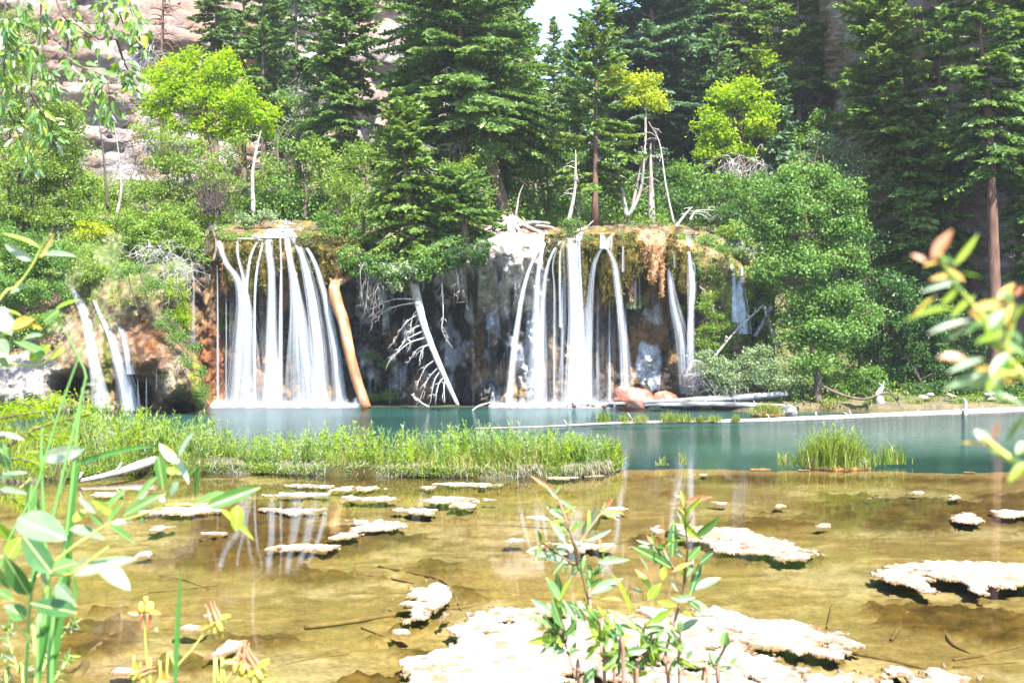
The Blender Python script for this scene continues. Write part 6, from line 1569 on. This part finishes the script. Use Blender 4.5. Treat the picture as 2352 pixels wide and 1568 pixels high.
fR = lambda x, y: (2021 + x * .3905, 514.5 + y * .3905)
fC = lambda x, y: (1188.25 + x * .3125, 1078 + y * .3125)
shoot('left leafy willow shoot in the foreground with a red-tipped leading twig', 2.5, fC,
      [[(720, 1700), (640, 1400), (560, 1120), (540, 1040), (510, 920), (470, 760), (440, 700)], [(440, 700), (400, 690), (300, 620), (220, 560), (150, 520)], [(440, 700), (430, 600), (410, 530), (370, 400), (310, 240), (265, 150)], [(430, 600), (480, 510), (540, 420), (600, 340), (640, 290)], [(540, 1040), (530, 860), (570, 760), (640, 640)]],
      [(265, 150, 90, 40, 34, 'r'), (250, 160, 85, 90, 26, 'o'), (340, 355, 205, 258, 44, 'p'), (370, 450, 235, 370, 30, 'b'), (240, 375, 65, 330, 40, 'w'), (355, 540, 240, 385, 60, 'p'), (400, 510, 350, 430, 30, 'g'),
       (410, 450, 500, 360, 46, 'g'), (470, 480, 600, 260, 56, 'p'), (500, 520, 690, 440, 44, 'p'), (640, 290, 705, 205, 34, 'r'), (640, 300, 785, 322, 26, 'b'), (620, 320, 745, 358, 24, 'o'), (600, 600, 690, 555, 24, 'o'),
       (220, 560, 62, 600, 30, 'r'), (380, 690, 70, 600, 66, 'p'), (370, 620, 225, 570, 44, 'p'), (345, 690, 350, 790, 46, 'g'), (430, 560, 420, 660, 40, 'g'), (480, 730, 500, 620, 40, 'g'), (580, 690, 830, 660, 56, 'p'),
       (520, 860, 640, 790, 50, 'g'), (540, 910, 780, 795, 80, 'p'), (510, 790, 540, 880, 36, 'g'), (610, 600, 600, 460, 20, 'r'), (190, 550, 185, 440, 16, 'o')], seed=1, auto=13, auto_len=50)
shoot('lower left willow shoot with bright upright leaves above the algae mat', 2.4, fC,
      [[(450, 1700), (430, 1540), (390, 1400), (350, 1260), (325, 1160), (320, 1000), (310, 940)], [(350, 1260), (290, 1220), (230, 1160)]],
      [(310, 960, 205, 790, 80, 'g'), (320, 960, 290, 750, 66, 'g'), (320, 960, 380, 790, 40, 'b'), (330, 1160, 250, 930, 78, 'g'), (250, 1160, 0, 1005, 56, 'g'), (240, 1180, 130, 1050, 30, 'o'), (310, 1240, 60, 1270, 58, 'b'), (250, 1050, 100, 950, 60, 'p'),
       (400, 1240, 410, 1000, 70, 'g'), (370, 1320, 200, 1450, 78, 'w'), (350, 1230, 440, 1100, 46, 'g'), (200, 1190, 100, 1175, 16, 'r'), (430, 1100, 340, 950, 50, 'd'), (500, 1130, 410, 960, 44, 'd')], seed=2, auto=24, auto_len=56, auto_m='ggdb')
shoot('bright middle willow shoot hiding the feet of the others', 2.45, fC,
      [[(880, 1700), (865, 1560), (900, 1380), (925, 1220), (940, 1120)], [(900, 1430), (960, 1330), (1010, 1230)], [(640, 1400), (610, 1250), (600, 1100)], [(780, 1560), (740, 1400), (700, 1290)]],
      [(605, 1300, 530, 1040, 84, 'b'), (650, 1300, 680, 1050, 50, 'b'), (830, 1060, 740, 760, 60, 'b'), (860, 1170, 680, 1010, 60, 'b'), (765, 1370, 775, 1160, 50, 'g'), (880, 1190, 690, 1140, 60, 'p'), (800, 1340, 955, 1320, 60, 'd'), (620, 1470, 740, 1430, 50, 'b'),
       (640, 1090, 600, 1000, 50, 'b'), (480, 1568, 590, 1440, 70, 'd'), (990, 1130, 1150, 1030, 70, 'b'), (870, 1150, 780, 1060, 50, 'g'), (800, 920, 845, 850, 20, 'r'), (770, 960, 610, 935, 34, 'o'), (560, 1290, 500, 1350, 30, 'g')], seed=3, foot=[2, 3], auto=24, auto_len=58, auto_m='gbbgd', rs=(.0055, .004, .002))
shoot('tall right willow shoot ending in an orange leaf over the white mat', 2.55, fC,
      [[(1110, 1700), (1105, 1500), (1090, 1350), (1160, 1100), (1220, 880), (1240, 720), (1250, 580), (1235, 400), (1232, 230)], [(1160, 740), (1080, 650), (1000, 540)], [(1190, 1700), (1185, 1400), (1200, 1180)]],
      [(1235, 240, 1435, 200, 56, 'r'), (1232, 210, 1145, 190, 20, 'w'), (1230, 330, 1190, 280, 16, 'o'), (1140, 640, 1150, 370, 80, 'd'), (1345, 510, 1185, 375, 60, 'b'), (1300, 500, 1505, 335, 66, 'g'), (1380, 510, 1520, 462, 34, 'o'), (1255, 660, 1345, 560, 70, 'g'),
       (1340, 690, 1440, 610, 56, 'd'), (1270, 920, 1350, 670, 70, 'd'), (1130, 720, 840, 560, 80, 'g'), (970, 770, 895, 630, 56, 'p'), (1000, 545, 950, 485, 36, 'r'), (980, 545, 870, 515, 24, 'w'), (1140, 750, 1285, 670, 36, 'o'), (1070, 810, 1090, 700, 60, 'o'),
       (985, 880, 880, 725, 60, 'b'), (960, 960, 1060, 830, 76, 'b'), (1310, 880, 1500, 790, 80, 'p'), (1150, 960, 1310, 940, 60, 'p'), (1290, 960, 1450, 1050, 50, 'p'), (1250, 960, 1370, 1050, 50, 'd'), (1030, 970, 1170, 1000, 50, 'b'), (1170, 1200, 1345, 1090, 60, 'p'),
       (1220, 1230, 1375, 1180, 46, 'r'), (1230, 1320, 1090, 1190, 66, 'b'), (1160, 1200, 1120, 1090, 40, 'b'), (930, 910, 825, 860, 46, 'p'), (1180, 900, 1120, 790, 20, 'w'), (1210, 640, 1170, 580, 40, 'p'), (1210, 960, 1130, 940, 40, 'g')], seed=4, foot=[2], auto=20, auto_len=54, auto_m='gdgbp', rs=(.005, .0035, .0015))
shoot('small separate willow sprig at the bottom right of the shoots', 2.5, fC,
      [[(1400, 1700), (1360, 1540), (1420, 1440), (1450, 1400)], [(1450, 1450), (1530, 1290), (1530, 1200)], [(1480, 1700), (1470, 1560), (1460, 1450)]],
      [(1500, 1310, 1525, 1180, 40, 'g'), (1545, 1300, 1540, 1190, 30, 'g'), (1450, 1440, 1510, 1360, 50, 'g'), (1450, 1430, 1415, 1320, 26, 'p'), (1410, 1440, 1275, 1415, 36, 'p'), (1460, 1470, 1580, 1450, 40, 'g'), (1560, 1430, 1625, 1375, 36, 'g'), (1350, 1550, 1360, 1480, 30, 'g'),
       (1240, 1390, 1295, 1320, 36, 'p'), (1500, 1540, 1600, 1568, 30, 'g'), (1470, 1500, 1480, 1580, 26, 'g')], seed=5, foot=[2], auto=3, auto_len=36)

fL = lambda x, y: (x * .25, 857.5 + y * .25)
shoot('arching willow branch at the left with glossy leaves and a round pale tip leaf', 1.75, fL,
      [[(-200, 2400), (300, 1900), (700, 1568), (800, 1510), (980, 1390), (1250, 1310), (1500, 1210), (1530, 1100), (1570, 950), (1620, 790)], [(1500, 1210), (1700, 1200), (1900, 1215)]],
      [(1640, 780, 1780, 540, 175, 'w'), (1620, 780, 1745, 1000, 66, 'w'), (1610, 820, 1460, 650, 110, 'w'), (1450, 760, 1505, 1075, 105, 'g'), (1520, 880, 1700, 925, 80, 'b'), (1600, 740, 1480, 650, 30, 'o'), (1845, 850, 1790, 1160, 76, 'g'), (1700, 960, 1800, 860, 50, 'g'),
       (2060, 1090, 1745, 1215, 84, 'g'), (1890, 1225, 2400, 1040, 135, 'g'), (2180, 1210, 2170, 1450, 120, 'b'), (2020, 1240, 2340, 1530, 70, 'b'), (1075, 1310, 820, 1145, 88, 'b'), (960, 1400, 820, 1270, 56, 'g'), (870, 1285, 720, 1135, 60, 'p'), (1000, 1230, 1165, 1045, 90, 'g'),
       (990, 1370, 1150, 1180, 76, 'g'), (1130, 1310, 1510, 1080, 96, 'g'), (1440, 950, 1240, 1165, 74, 'g'), (1280, 1150, 1350, 1070, 70, 'w'), (1640, 990, 1545, 1125, 80, 'p'), (1460, 1130, 1540, 1175, 60, 'p'), (990, 1390, 1230, 1565, 135, 'g'), (1030, 1385, 1210, 1340, 66, 'p'),
       (640, 1430, 980, 1490, 150, 'p'), (670, 1360, 795, 1240, 92, 'b'), (1300, 1320, 1310, 1385, 50, 'd'), (910, 1300, 940, 1240, 40, 'g')], kd='broad', seed=6, rs=(.0022, .002, .0015, .001), mat='stem_green', dy=.04, name='willow_branch')
f2 = lambda x, y: (x * .276, 1225 + y * .276)
shoot('dense cluster of dark glossy willow leaves low at the left edge', 1.6, f2,
      [[(300, 1500), (260, 900), (330, 600), (430, 340), (480, 200)], [(260, 900), (120, 750), (40, 600)], [(430, 340), (600, 330), (740, 230), (900, 110)]],
      [(430, 325, 165, 0, 190, 'd'), (440, 300, 640, 240, 150, 'g'), (150, -130, 560, 60, 260, 'p'), (70, 200, 170, 30, 180, 'b'), (240, 510, 40, 190, 170, 'd'), (190, 500, 130, 240, 80, 'p'), (270, 490, 335, 270, 95, 'd'), (620, 345, 1140, 170, 120, 'p'), (820, 240, 1090, 475, 160, 'w'),
       (570, 320, 755, 195, 64, 'p'), (625, 565, 600, 340, 66, 'g'), (470, 420, 620, 575, 115, 'p'), (640, 660, 260, 585, 150, 'd'), (640, 600, 420, 520, 120, 'd'), (215, 700, 50, 590, 140, 'g'), (-20, 270, 60, 480, 100, 'd'), (-30, 470, 120, 560, 80, 'g'), (350, 300, 390, 440, 90, 'w')], kd='broad', seed=7, rs=(.0022, .0018, .0012), mat='stem_green', dy=.04, name='willow_branch')
shoot('pale broad leaves crossing behind the tall grass stalks at the left edge', 1.9, fL,
      [[(-300, 1900), (60, 1200), (280, 960), (380, 770)], [(-250, 1500), (-60, 1000), (20, 600)]],
      [(385, 775, 790, 700, 150, 'w'), (240, 720, 400, 745, 90, 'b'), (-20, 560, 215, 585, 64, 'w'), (-20, 970, 245, 880, 80, 'p'), (0, 1060, 262, 1105, 62, 'p'), (270, 985, 380, 1400, 130, 'g'), (290, 1010, 245, 1360, 135, 'g'), (-30, 1360, 175, 1570, 100, 'b'), (-20, 630, 85, 900, 130, 'g'), (0, 1010, -20, 1150, 60, 'p')],
      kd='broad', seed=8, rs=(.0022, .0018, .0012), mat='stem_green', dy=.04, name='willow_branch')
f4 = lambda x, y: (x * .336, 490 + y * .336)
shoot('upper left willow twig with yellowing leaves on a bent tan stem', 1.8, f4,
      [[(-260, 1200), (0, 590), (110, 500), (210, 370), (290, 220), (350, 140)], [(-250, 1300), (0, 1050), (250, 1040), (330, 1000), (420, 880)], [(-200, 900), (0, 840), (160, 760), (290, 790)]],
      [(270, 235, 15, 130, 56, 'b'), (220, 320, 25, 205, 70, 'w'), (265, 300, 380, 125, 80, 'o'), (260, 285, 515, 265, 64, 'p'), (70, 550, 212, 485, 50, 'p'), (20, 340, -60, 360, 30, 'b'), (375, 665, 525, 570, 56, 'b'), (300, 740, 395, 660, 80, 'g'), (380, 700, 490, 690, 50, 'w'), (85, 770, 240, 725, 84, 'o'), (290, 790, 170, 740, 24, 'o'),
       (310, 980, 85, 860, 90, 'g'), (160, 860, 275, 815, 70, 'p'), (340, 1000, 445, 925, 100, 'b'), (205, 1010, 345, 895, 96, 'b'), (-40, 640, 80, 830, 150, 'w'), (-30, 380, 75, 505, 100, 'g'), (20, 660, 150, 700, 50, 'b'), (-20, 860, 60, 960, 90, 'p'), (0, 980, 60, 1060, 50, 'g')], kd='broad', seed=9, rs=(.0022, .0018, .0014), mat='stem_green', dy=.04, name='willow_branch')
fR = lambda x, y: (2021 + x * .3905, 514.5 + y * .3905)
shoot('leafy willow branch reaching in from the right edge with orange-red tip leaves', .72, fR,
      [[(1200, 2000), (1000, 1200), (847, 900), (720, 750), (650, 600), (480, 400), (380, 250), (350, 180)], [(720, 750), (780, 560), (760, 400)], [(847, 900), (760, 880), (650, 860)]],
      [(430, 250, 582, 55, 62, 'b'), (310, 210, 425, 30, 96, 'r'), (275, 225, 188, 170, 50, 'r'), (470, 330, 228, 410, 60, 'w'), (330, 425, 195, 545, 60, 'o'), (440, 500, 160, 522, 46, 'b'), (540, 565, 282, 655, 66, 'w'), (535, 580, 385, 685, 60, 'w'), (515, 800, 350, 765, 80, 'r'), (610, 790, 400, 880, 70, 'p'), (640, 860, 385, 958, 84, 'p'),
       (675, 850, 508, 985, 84, 'p'), (710, 870, 625, 980, 96, 'b'), (640, 690, 620, 550, 115, 'b'), (640, 620, 745, 490, 120, 'g'), (750, 580, 850, 465, 60, 'b'), (700, 450, 790, 330, 96, 'o'), (790, 420, 840, 365, 40, 'r'), (720, 690, 860, 770, 110, 'g'), (850, 870, 690, 935, 86, 'w'), (615, 985, 860, 1040, 90, 'p'), (690, 470, 545, 500, 86, 'o'),
       (560, 420, 420, 560, 92, 'b'), (500, 340, 395, 255, 64, 'o'), (590, 310, 470, 285, 60, 'g'), (680, 520, 510, 650, 104, 'g'), (770, 760, 650, 900, 100, 'g'), (740, 640, 560, 700, 90, 'b'), (420, 300, 290, 330, 60, 'o'), (450, 380, 350, 470, 70, 'b'), (620, 480, 700, 420, 60, 'b'), (840, 700, 760, 620, 90, 'g')], seed=10, rs=(.0026, .002, .0015), mat='stem_green', dy=.05, name='willow_branch', auto=12, auto_len=80, auto_m='bgpo')
shoot('lower right twig tip with a pinkish bud over the teal water', .75, fR,
      [[(1200, 2000), (980, 1560), (847, 1430), (720, 1350), (600, 1250)]],
      [(860, 1120, 755, 1300, 110, 'g'), (870, 1400, 755, 1500, 90, 'b'), (870, 1280, 805, 1350, 90, 'b'), (640, 1300, 465, 1290, 34, 'o'), (650, 1290, 560, 1200, 100, 'w'), (660, 1280, 690, 1150, 40, 'r'), (740, 1350, 640, 1330, 30, 'b')], seed=12, rs=(.006, .004, .002), mat='stem_green', dy=.05, name='willow_branch')

# tall grass stalks and their seed heads
def ribbon_blade(parent, pts, w, mat, Y, name='blade'):
    q = spline([at(x, y, Y) for x, y in pts], 8); W = np.interp(np.linspace(0, 1, len(q)), np.linspace(0, 1, len(w)), w) * Y / FPX / 2
    T = np.gradient(q, axis=0); S = np.cross(T, np.array([.15, -1, .1])); S /= np.linalg.norm(S, axis=1)[:, None] + 1e-9
    V = np.stack([q - S * W[:, None], q + np.array([0, 1, 0]) * W[:, None] * .5, q + S * W[:, None]], 1).reshape(-1, 3)
    g = Geo(); g.add(V, quadgrid(len(q), 3), .3); return g.build(name, M[mat], parent, smooth_=True)
M['blade'] = foliage('broad_grass_blade', (0.05, 0.16, 0.04), (0.10, 0.24, 0.05), .35, .4)
M['seed'] = foliage('seed_head', (0.20, 0.24, 0.12), (0.42, 0.42, 0.26), .4, .7, cc=(.55, .48, .40))
def seed_head(parent, px, py, r, Y, seed, tall=1.4, n=80):
    rg = np.random.default_rng(seed); g = Geo(); s = Y / FPX; c = at(px, py, Y)
    nb = max(4, int(r / 5)); 
    for b in range(nb):
        cc = c + rand_dirs(rg, 1)[0] * np.array([1, .8, tall]) * r * s * rg.uniform(.2, .85); k = n // nb
        p = cc + rg.normal(size=(k, 3)) * r * s * .22 * np.array([1, 1, 1.3]); D = rand_dirs(rg, k, 1.0)
        V, F = leaf_quads(p, D, r * s * .42, r * s * .13, rand_dirs(rg, k)); g.add(V, F, rg.random(k))
    return g.build('seed_head', M['seed'], parent)
def stalk(label, Y, pts, r, heads, blades_=(), seed=0, foot=True):
    b = at(*pts[0], Y); root = empty('grass_stalk', (b[0], b[1], .28), label, 'grass', 'tall grass stalks at the left edge')
    P_ = [at(x, y, Y) for x, y in pts]
    if foot: P_ = [np.array([b[0], b[1], .27])] + P_
    stem_part(root, P_, r, 'bladestem', 'stalk')
    for i, h in enumerate(heads): seed_head(root, *h, Y, seed + i)
    for p, w in blades_: ribbon_blade(root, p, w, 'blade', Y)
    return root
M['bladestem'] = solid('grass_stalk', [(0.3, (0.09, 0.20, 0.05)), (0.7, (0.14, 0.28, 0.07))], 6, .5, 0)
stalk('thick grass stalk with a long arching blade and cocksfoot heads, right of the pair', 1.9, [(118, 1568), (140, 1330), (150, 1250), (160, 1160), (170, 1065), (176, 1000), (190, 890)], [.0042, .0042, .003, .0018], [(212, 880, 20), (203, 905, 14), (226, 862, 12)],
      [([(168, 1066), (200, 1056), (240, 1044), (312, 1028), (362, 1027)], [4, 14, 12, 8, 1]), ([(120, 1560), (150, 1330), (160, 1200), (178, 1070)], [10, 24, 20, 8])], 1)
stalk('thin grass stalk left of the thick one, rising past the pale leaf', 1.85, [(84, 1568), (100, 1450), (110, 1330), (104, 1240), (98, 1130), (95, 1030), (98, 945)], [.0045, .004, .003, .001], [(143, 925, 17)], [([(84, 1568), (104, 1440), (108, 1350), (100, 1180), (96, 1060)], [16, 20, 14, 10, 2])], 5)
stalk('slim grass stalk between the two thick ones, leaning slightly right', 1.95, [(112, 1568), (108, 1450), (106, 1380), (100, 1340)], [.004, .003, .0015], [], [([(116, 1568), (130, 1480), (134, 1400), (142, 1330)], [12, 14, 10, 4])], 9)
stalk('grass stem carrying the creamy cocksfoot heads above the cascade', 1.7, [(60, 1568), (120, 1200), (190, 900), (196, 860), (185, 830), (155, 770), (140, 745)], [.0025, .0018, .0010], [(134, 755, 24), (157, 802, 14), (171, 651, 26), (160, 655, 14)], (), 13)
stalk('tall grass stem with the biggest creamy head before the mossy mound', 1.7, [(-30, 1568), (90, 1100), (170, 850), (230, 720), (262, 640), (262, 560)], [.0025, .0015, .0008], [(255, 560, 32), (275, 580, 22), (232, 585, 22), (262, 620, 20), (245, 722, 22), (228, 728, 16), (268, 712, 10)], (), 21)
stalk('short pinkish grass head left of the round pale leaf', 1.9, [(60, 1500), (140, 1130), (196, 1030), (222, 1012), (250, 1000)], [.002, .0012, .0006], [(240, 1004, 13), (255, 997, 12), (228, 1010, 9)], (), 31)
e = empty('tall_sedge', at(403, 1568, 1.3), 'lone soft green grass blade standing before the brown shallows', 'grass')
ribbon_blade(e, [(398, 1700), (403, 1545), (408, 1440), (412, 1370), (415, 1300)], [9, 12, 12, 8, 1], 'blade', 1.3)

# pine bough at the left
def bough(label, Y, pts, seed, nl=26, n=520):
    rg = np.random.default_rng(seed); b = at(*pts[0], Y); root = empty('pine_bough', b, label, 'branch'); s = Y / FPX
    _, q = stem_part(root, [at(x, y, Y) for x, y in pts], (.008, .003), 'bark'); g = Geo()
    u = rg.uniform(0, len(q) - 1.01, n); i = u.astype(int); C = q[i] + (q[i + 1] - q[i]) * (u - i)[:, None]; T = q[i + 1] - q[i]; T /= np.linalg.norm(T, axis=1)[:, None]
    D = T * .8 + rand_dirs(rg, n) * .8; D /= np.linalg.norm(D, axis=1)[:, None]; L = nl * s * rg.uniform(.7, 1.2, n)
    V, F = leaf_quads(C + D * L[:, None] / 2, D, L, 1.5 * s, rand_dirs(rg, n)); g.add(V, F, np.clip(rg.normal(.6, .25, n), 0, 1)); g.build('needles', M['leaf_bright'], root)
for i, (lab, p) in enumerate([('upper needle spray of the yellow-green pine bough at the left edge', [(-60, 1060), (30, 1015), (80, 985), (130, 970), (205, 952)]), ('middle needle spray of the pine bough, drooping right', [(-60, 1010), (40, 1000), (100, 1000), (160, 1005)]),
                              ('lower needle spray of the pine bough behind the pale leaves', [(-60, 1080), (20, 1055), (70, 1060), (90, 1075)]), ('topmost needle spray against the pale left rock', [(-60, 975), (0, 960), (60, 950), (110, 942)]),
                              ('lowest needle spray above the brown shallows at the left edge', [(-60, 1120), (0, 1130), (40, 1150), (80, 1175)])]):
    bough(lab, 3.2, p, 50 + i)

# birch twigs hanging into the upper left corner
fT = lambda x, y: (x * .297, y * .297)
TW = [[(330, -400), (320, -40), (310, 200), (280, 380), (250, 480)], [(560, -400), (550, -40), (548, 200), (535, 400), (530, 520)], [(180, -300), (150, -40), (120, 100), (60, 160), (20, 260)], [(380, -300), (430, -20), (500, 140), (600, 200), (700, 280), (760, 330)],
      [(860, -300), (900, -20), (940, 150), (1000, 250), (1080, 330), (1150, 400)], [(-200, 100), (0, 250), (100, 400), (160, 350), (240, 330)], [(280, 380), (300, 440), (350, 520), (400, 600), (360, 700)], [(250, 480), (240, 700), (220, 850), (230, 1020), (160, 1200)],
      [(530, 420), (560, 480), (650, 530), (740, 560), (830, 640), (850, 820)], [(650, 530), (700, 600), (730, 700), (760, 800), (880, 900)], [(-200, 500), (0, 700), (60, 850), (130, 1000), (200, 1200), (270, 1300)], [(230, 700), (330, 900), (380, 980), (420, 1060)],
      [(900, 300), (960, 480), (1020, 600), (1060, 700)], [(780, -200), (800, 60), (820, 180), (870, 280)], [(950, -200), (1000, 0), (1060, 140), (1130, 220)], [(60, -200), (40, 100), (60, 300), (30, 520), (60, 700)]]
wh = ['from the left of the corner', 'with the longest straight drop', 'at the very corner', 'slanting across the pink cliff', 'with bright leaves nearest the dead conifer', 'entering from the left edge', 'forking below the corner stem', 'trailing lowest to the willow',
      'arching over the pale cliff', 'drooping beside the bare stems', 'rising from the left edge', 'short and bent before the green willow', 'small and pale left of the bright maple', 'short at the top of the pink cliff', 'topmost right of the cluster', 'down the left edge']
rg = np.random.default_rng(64)
for i, tw in enumerate(TW):
    Yt = 4.6 + .5 * math.sin(i * 2.1)
    b = at(*fT(*tw[0]), Yt); root = empty('birch_twig', b, 'thin birch twig with hanging oval leaves, ' + wh[i], 'branch', 'birch twigs in the upper left corner')
    _, q = stem_part(root, [at(*fT(x, y), Yt + .15 * math.sin(k + i)) for k, (x, y) in enumerate(tw)], (.006, .003, .0012), 'twig', 'twig', 5)
    for k in range(52):
        u = rg.uniform(.18, 1) * (len(q) - 1); o = q[int(u)]; L = .031 * rg.uniform(.6, 1.2)
        d = rand_dirs(rg, 1, -.9)[0]; o2 = o + d * .035
        put_leaf(root, o2, o2 + (d + np.array([rg.normal(0, .4), 0, -.5])) * L, L * rg.uniform(.55, .75), 'ovate', 'gggbdgbw'[int(rg.integers(8))], rg)

# columbines
M['petal_y'] = solid('yellow_petal', [(0.3, (0.34, 0.27, 0.02)), (0.7, (0.42, 0.36, 0.10))], 30, .5, 0)
M['petal_r'] = solid('pink_spur', [(0.3, (0.36, 0.10, 0.05)), (0.7, (0.42, 0.20, 0.11))], 30, .5, 0)
def columbine(label, Y, flower, stem, tilt, size=.03, seed=0, bud=None):
    rg = np.random.default_rng(seed); b = at(*stem[-1], Y); root = empty('columbine', (b[0], b[1], .28), label, 'flower', 'columbines at the near shore')
    P_ = [np.array([b[0], b[1], .27])] + [at(x, y, Y) for x, y in stem[::-1]]; stem_part(root, P_, (.003, .0022, .0015), 'stem_green')
    c = Vector(at(*flower, Y)); R_ = Matrix.Rotation(tilt, 3, 'Y')
    for k in range(5):
        a = k * 2 * math.pi / 5 + .3; d = Vector((math.cos(a), math.sin(a), 0))
        def W(r, z): return np.array(c + R_ @ (d * r * size + Vector((0, 0, z * size))))
        g = Geo(); V, F = tube(spline([W(.30, .1), W(.30, .5), W(.24, .9), W(.30, 1.25)], 3), np.linspace(.13, .03, 10) * size, 6); g.add(V, F); g.build('spur', M['petal_r'], root, smooth_=True)
        g = Geo(); V, F = tube([W(.28, .15), W(.34, -.1), W(.36, -.45), W(.33, -.6)], np.array([.12, .20, .17, .05]) * size, 7); g.add(V, F); g.build('petal', M['petal_y'], root, smooth_=True)
        a2 = a + .63; d = Vector((math.cos(a2), math.sin(a2), 0)); put_leaf(root, W(.15, .1), W(1.15, .05), .34 * size, 'lance', 'o', rg, name='sepal')
    g = Geo()
    for k in range(9):
        a = k * .7; d = Vector((math.cos(a), math.sin(a), 0)); V, F = tube([W(.06, -.3), W(.12, -.95)], [.02 * size, .03 * size], 4); g.add(V, F)
    g.build('stamens', M['petal_y'], root)
    if bud:
        for (x, y) in bud: put_leaf(root, at(*bud[0], Y), at(x + 6, y + 10, Y), .008, 'broad', 'p', rg, name='bud')
f2c = f2
for lab, fl, st, tl, sz, bd in [('upright yellow columbine on the straightest stem', (1212, 640), [(1205, 680), (1210, 900), (1240, 1243), (1250, 1400)], math.pi, .030, [(1290, 780)]),
                            ('nodding columbine with pink spurs beside the small algae raft', (1800, 740), [(1790, 700), (1740, 770), (1600, 960), (1470, 1120), (1380, 1400)], -.35, .034, [(1760, 840)]),
                            ('nodding columbine under the tilted algae raft', (2005, 1080), [(2010, 1010), (1960, 1030), (1890, 1090), (1820, 1230), (1780, 1400)], .15, .034, None),
                            ('lowest right columbine with spread pale petals', (2120, 1140), [(2090, 1060), (2040, 1060), (1960, 1120), (1880, 1240), (1840, 1400)], -.5, .038, None),
                            ('half-open columbine beside the bottom left algae raft', (1160, 1160), [(1130, 1130), (1120, 1200), (1110, 1400)], 1.2, .026, None),
                            ('columbine cut off by the bottom edge', (1380, 1250), [(1360, 1210), (1340, 1300), (1330, 1420)], 1.4, .028, None)]:
    columbine(lab, 2.2, f2c(*fl), [f2c(*p) for p in st], tl, sz, int(fl[0]), [f2c(*p) for p in bd] if bd else None)

# small-leaved shoots at the bottom left
for i, (lab, st) in enumerate([('small-leaved shoot at the bottom left, tallest of the thicket', [[(300, 1500), (350, 1150), (450, 950), (560, 800), (640, 730)]]), ('small-leaved shoot curving left at the bottom edge', [[(200, 1500), (150, 1150), (90, 950), (60, 800), (120, 720)]]),
                               ('small-leaved shoot behind the grass stalks, pale undersides showing', [[(330, 1500), (300, 1200), (290, 1000), (320, 830)]]), ('low small-leaved shoot filling the bottom left corner', [[(60, 1500), (30, 1300), (60, 1150), (20, 1000)]]),
                               ('small-leaved shoot leaning right from the bottom left thicket', [[(400, 1500), (440, 1250), (540, 1080), (590, 1010)]])]):
    shoot(lab, 2.3, f2, st, [], auto=46, auto_len=26, auto_w=.2, auto_m='gpgbwd', seed=80 + i, rs=(.003, .002, .001), mat='stem_green', group='small-leaved shoots at the bottom left')

# ---------------------------------------------------------------- moist canyon air
hz = mesh('haze', [(-82, -24, -5), (82, -24, -5), (82, 205, -5), (-82, 205, -5), (-82, -24, 66), (82, -24, 66), (82, 205, 66), (-82, 205, 66)],
          [(3, 2, 1, 0), (4, 5, 6, 7), (0, 1, 5, 4), (1, 2, 6, 5), (2, 3, 7, 6), (3, 0, 4, 7)], [])
m, t, n, l = nt('canyon_air')
v = n.new('ShaderNodeVolumePrincipled'); v.inputs['Color'].default_value = (.93, .95, 1, 1); v.inputs['Density'].default_value = .0004; v.inputs['Anisotropy'].default_value = .2
o_ = n.new('ShaderNodeOutputMaterial'); l.new(v.outputs[0], o_.inputs['Volume'])
hz.materials.append(m)
props(link('haze', hz), 'thin pale haze of spray and light filling the canyon', 'haze', kind='stuff')
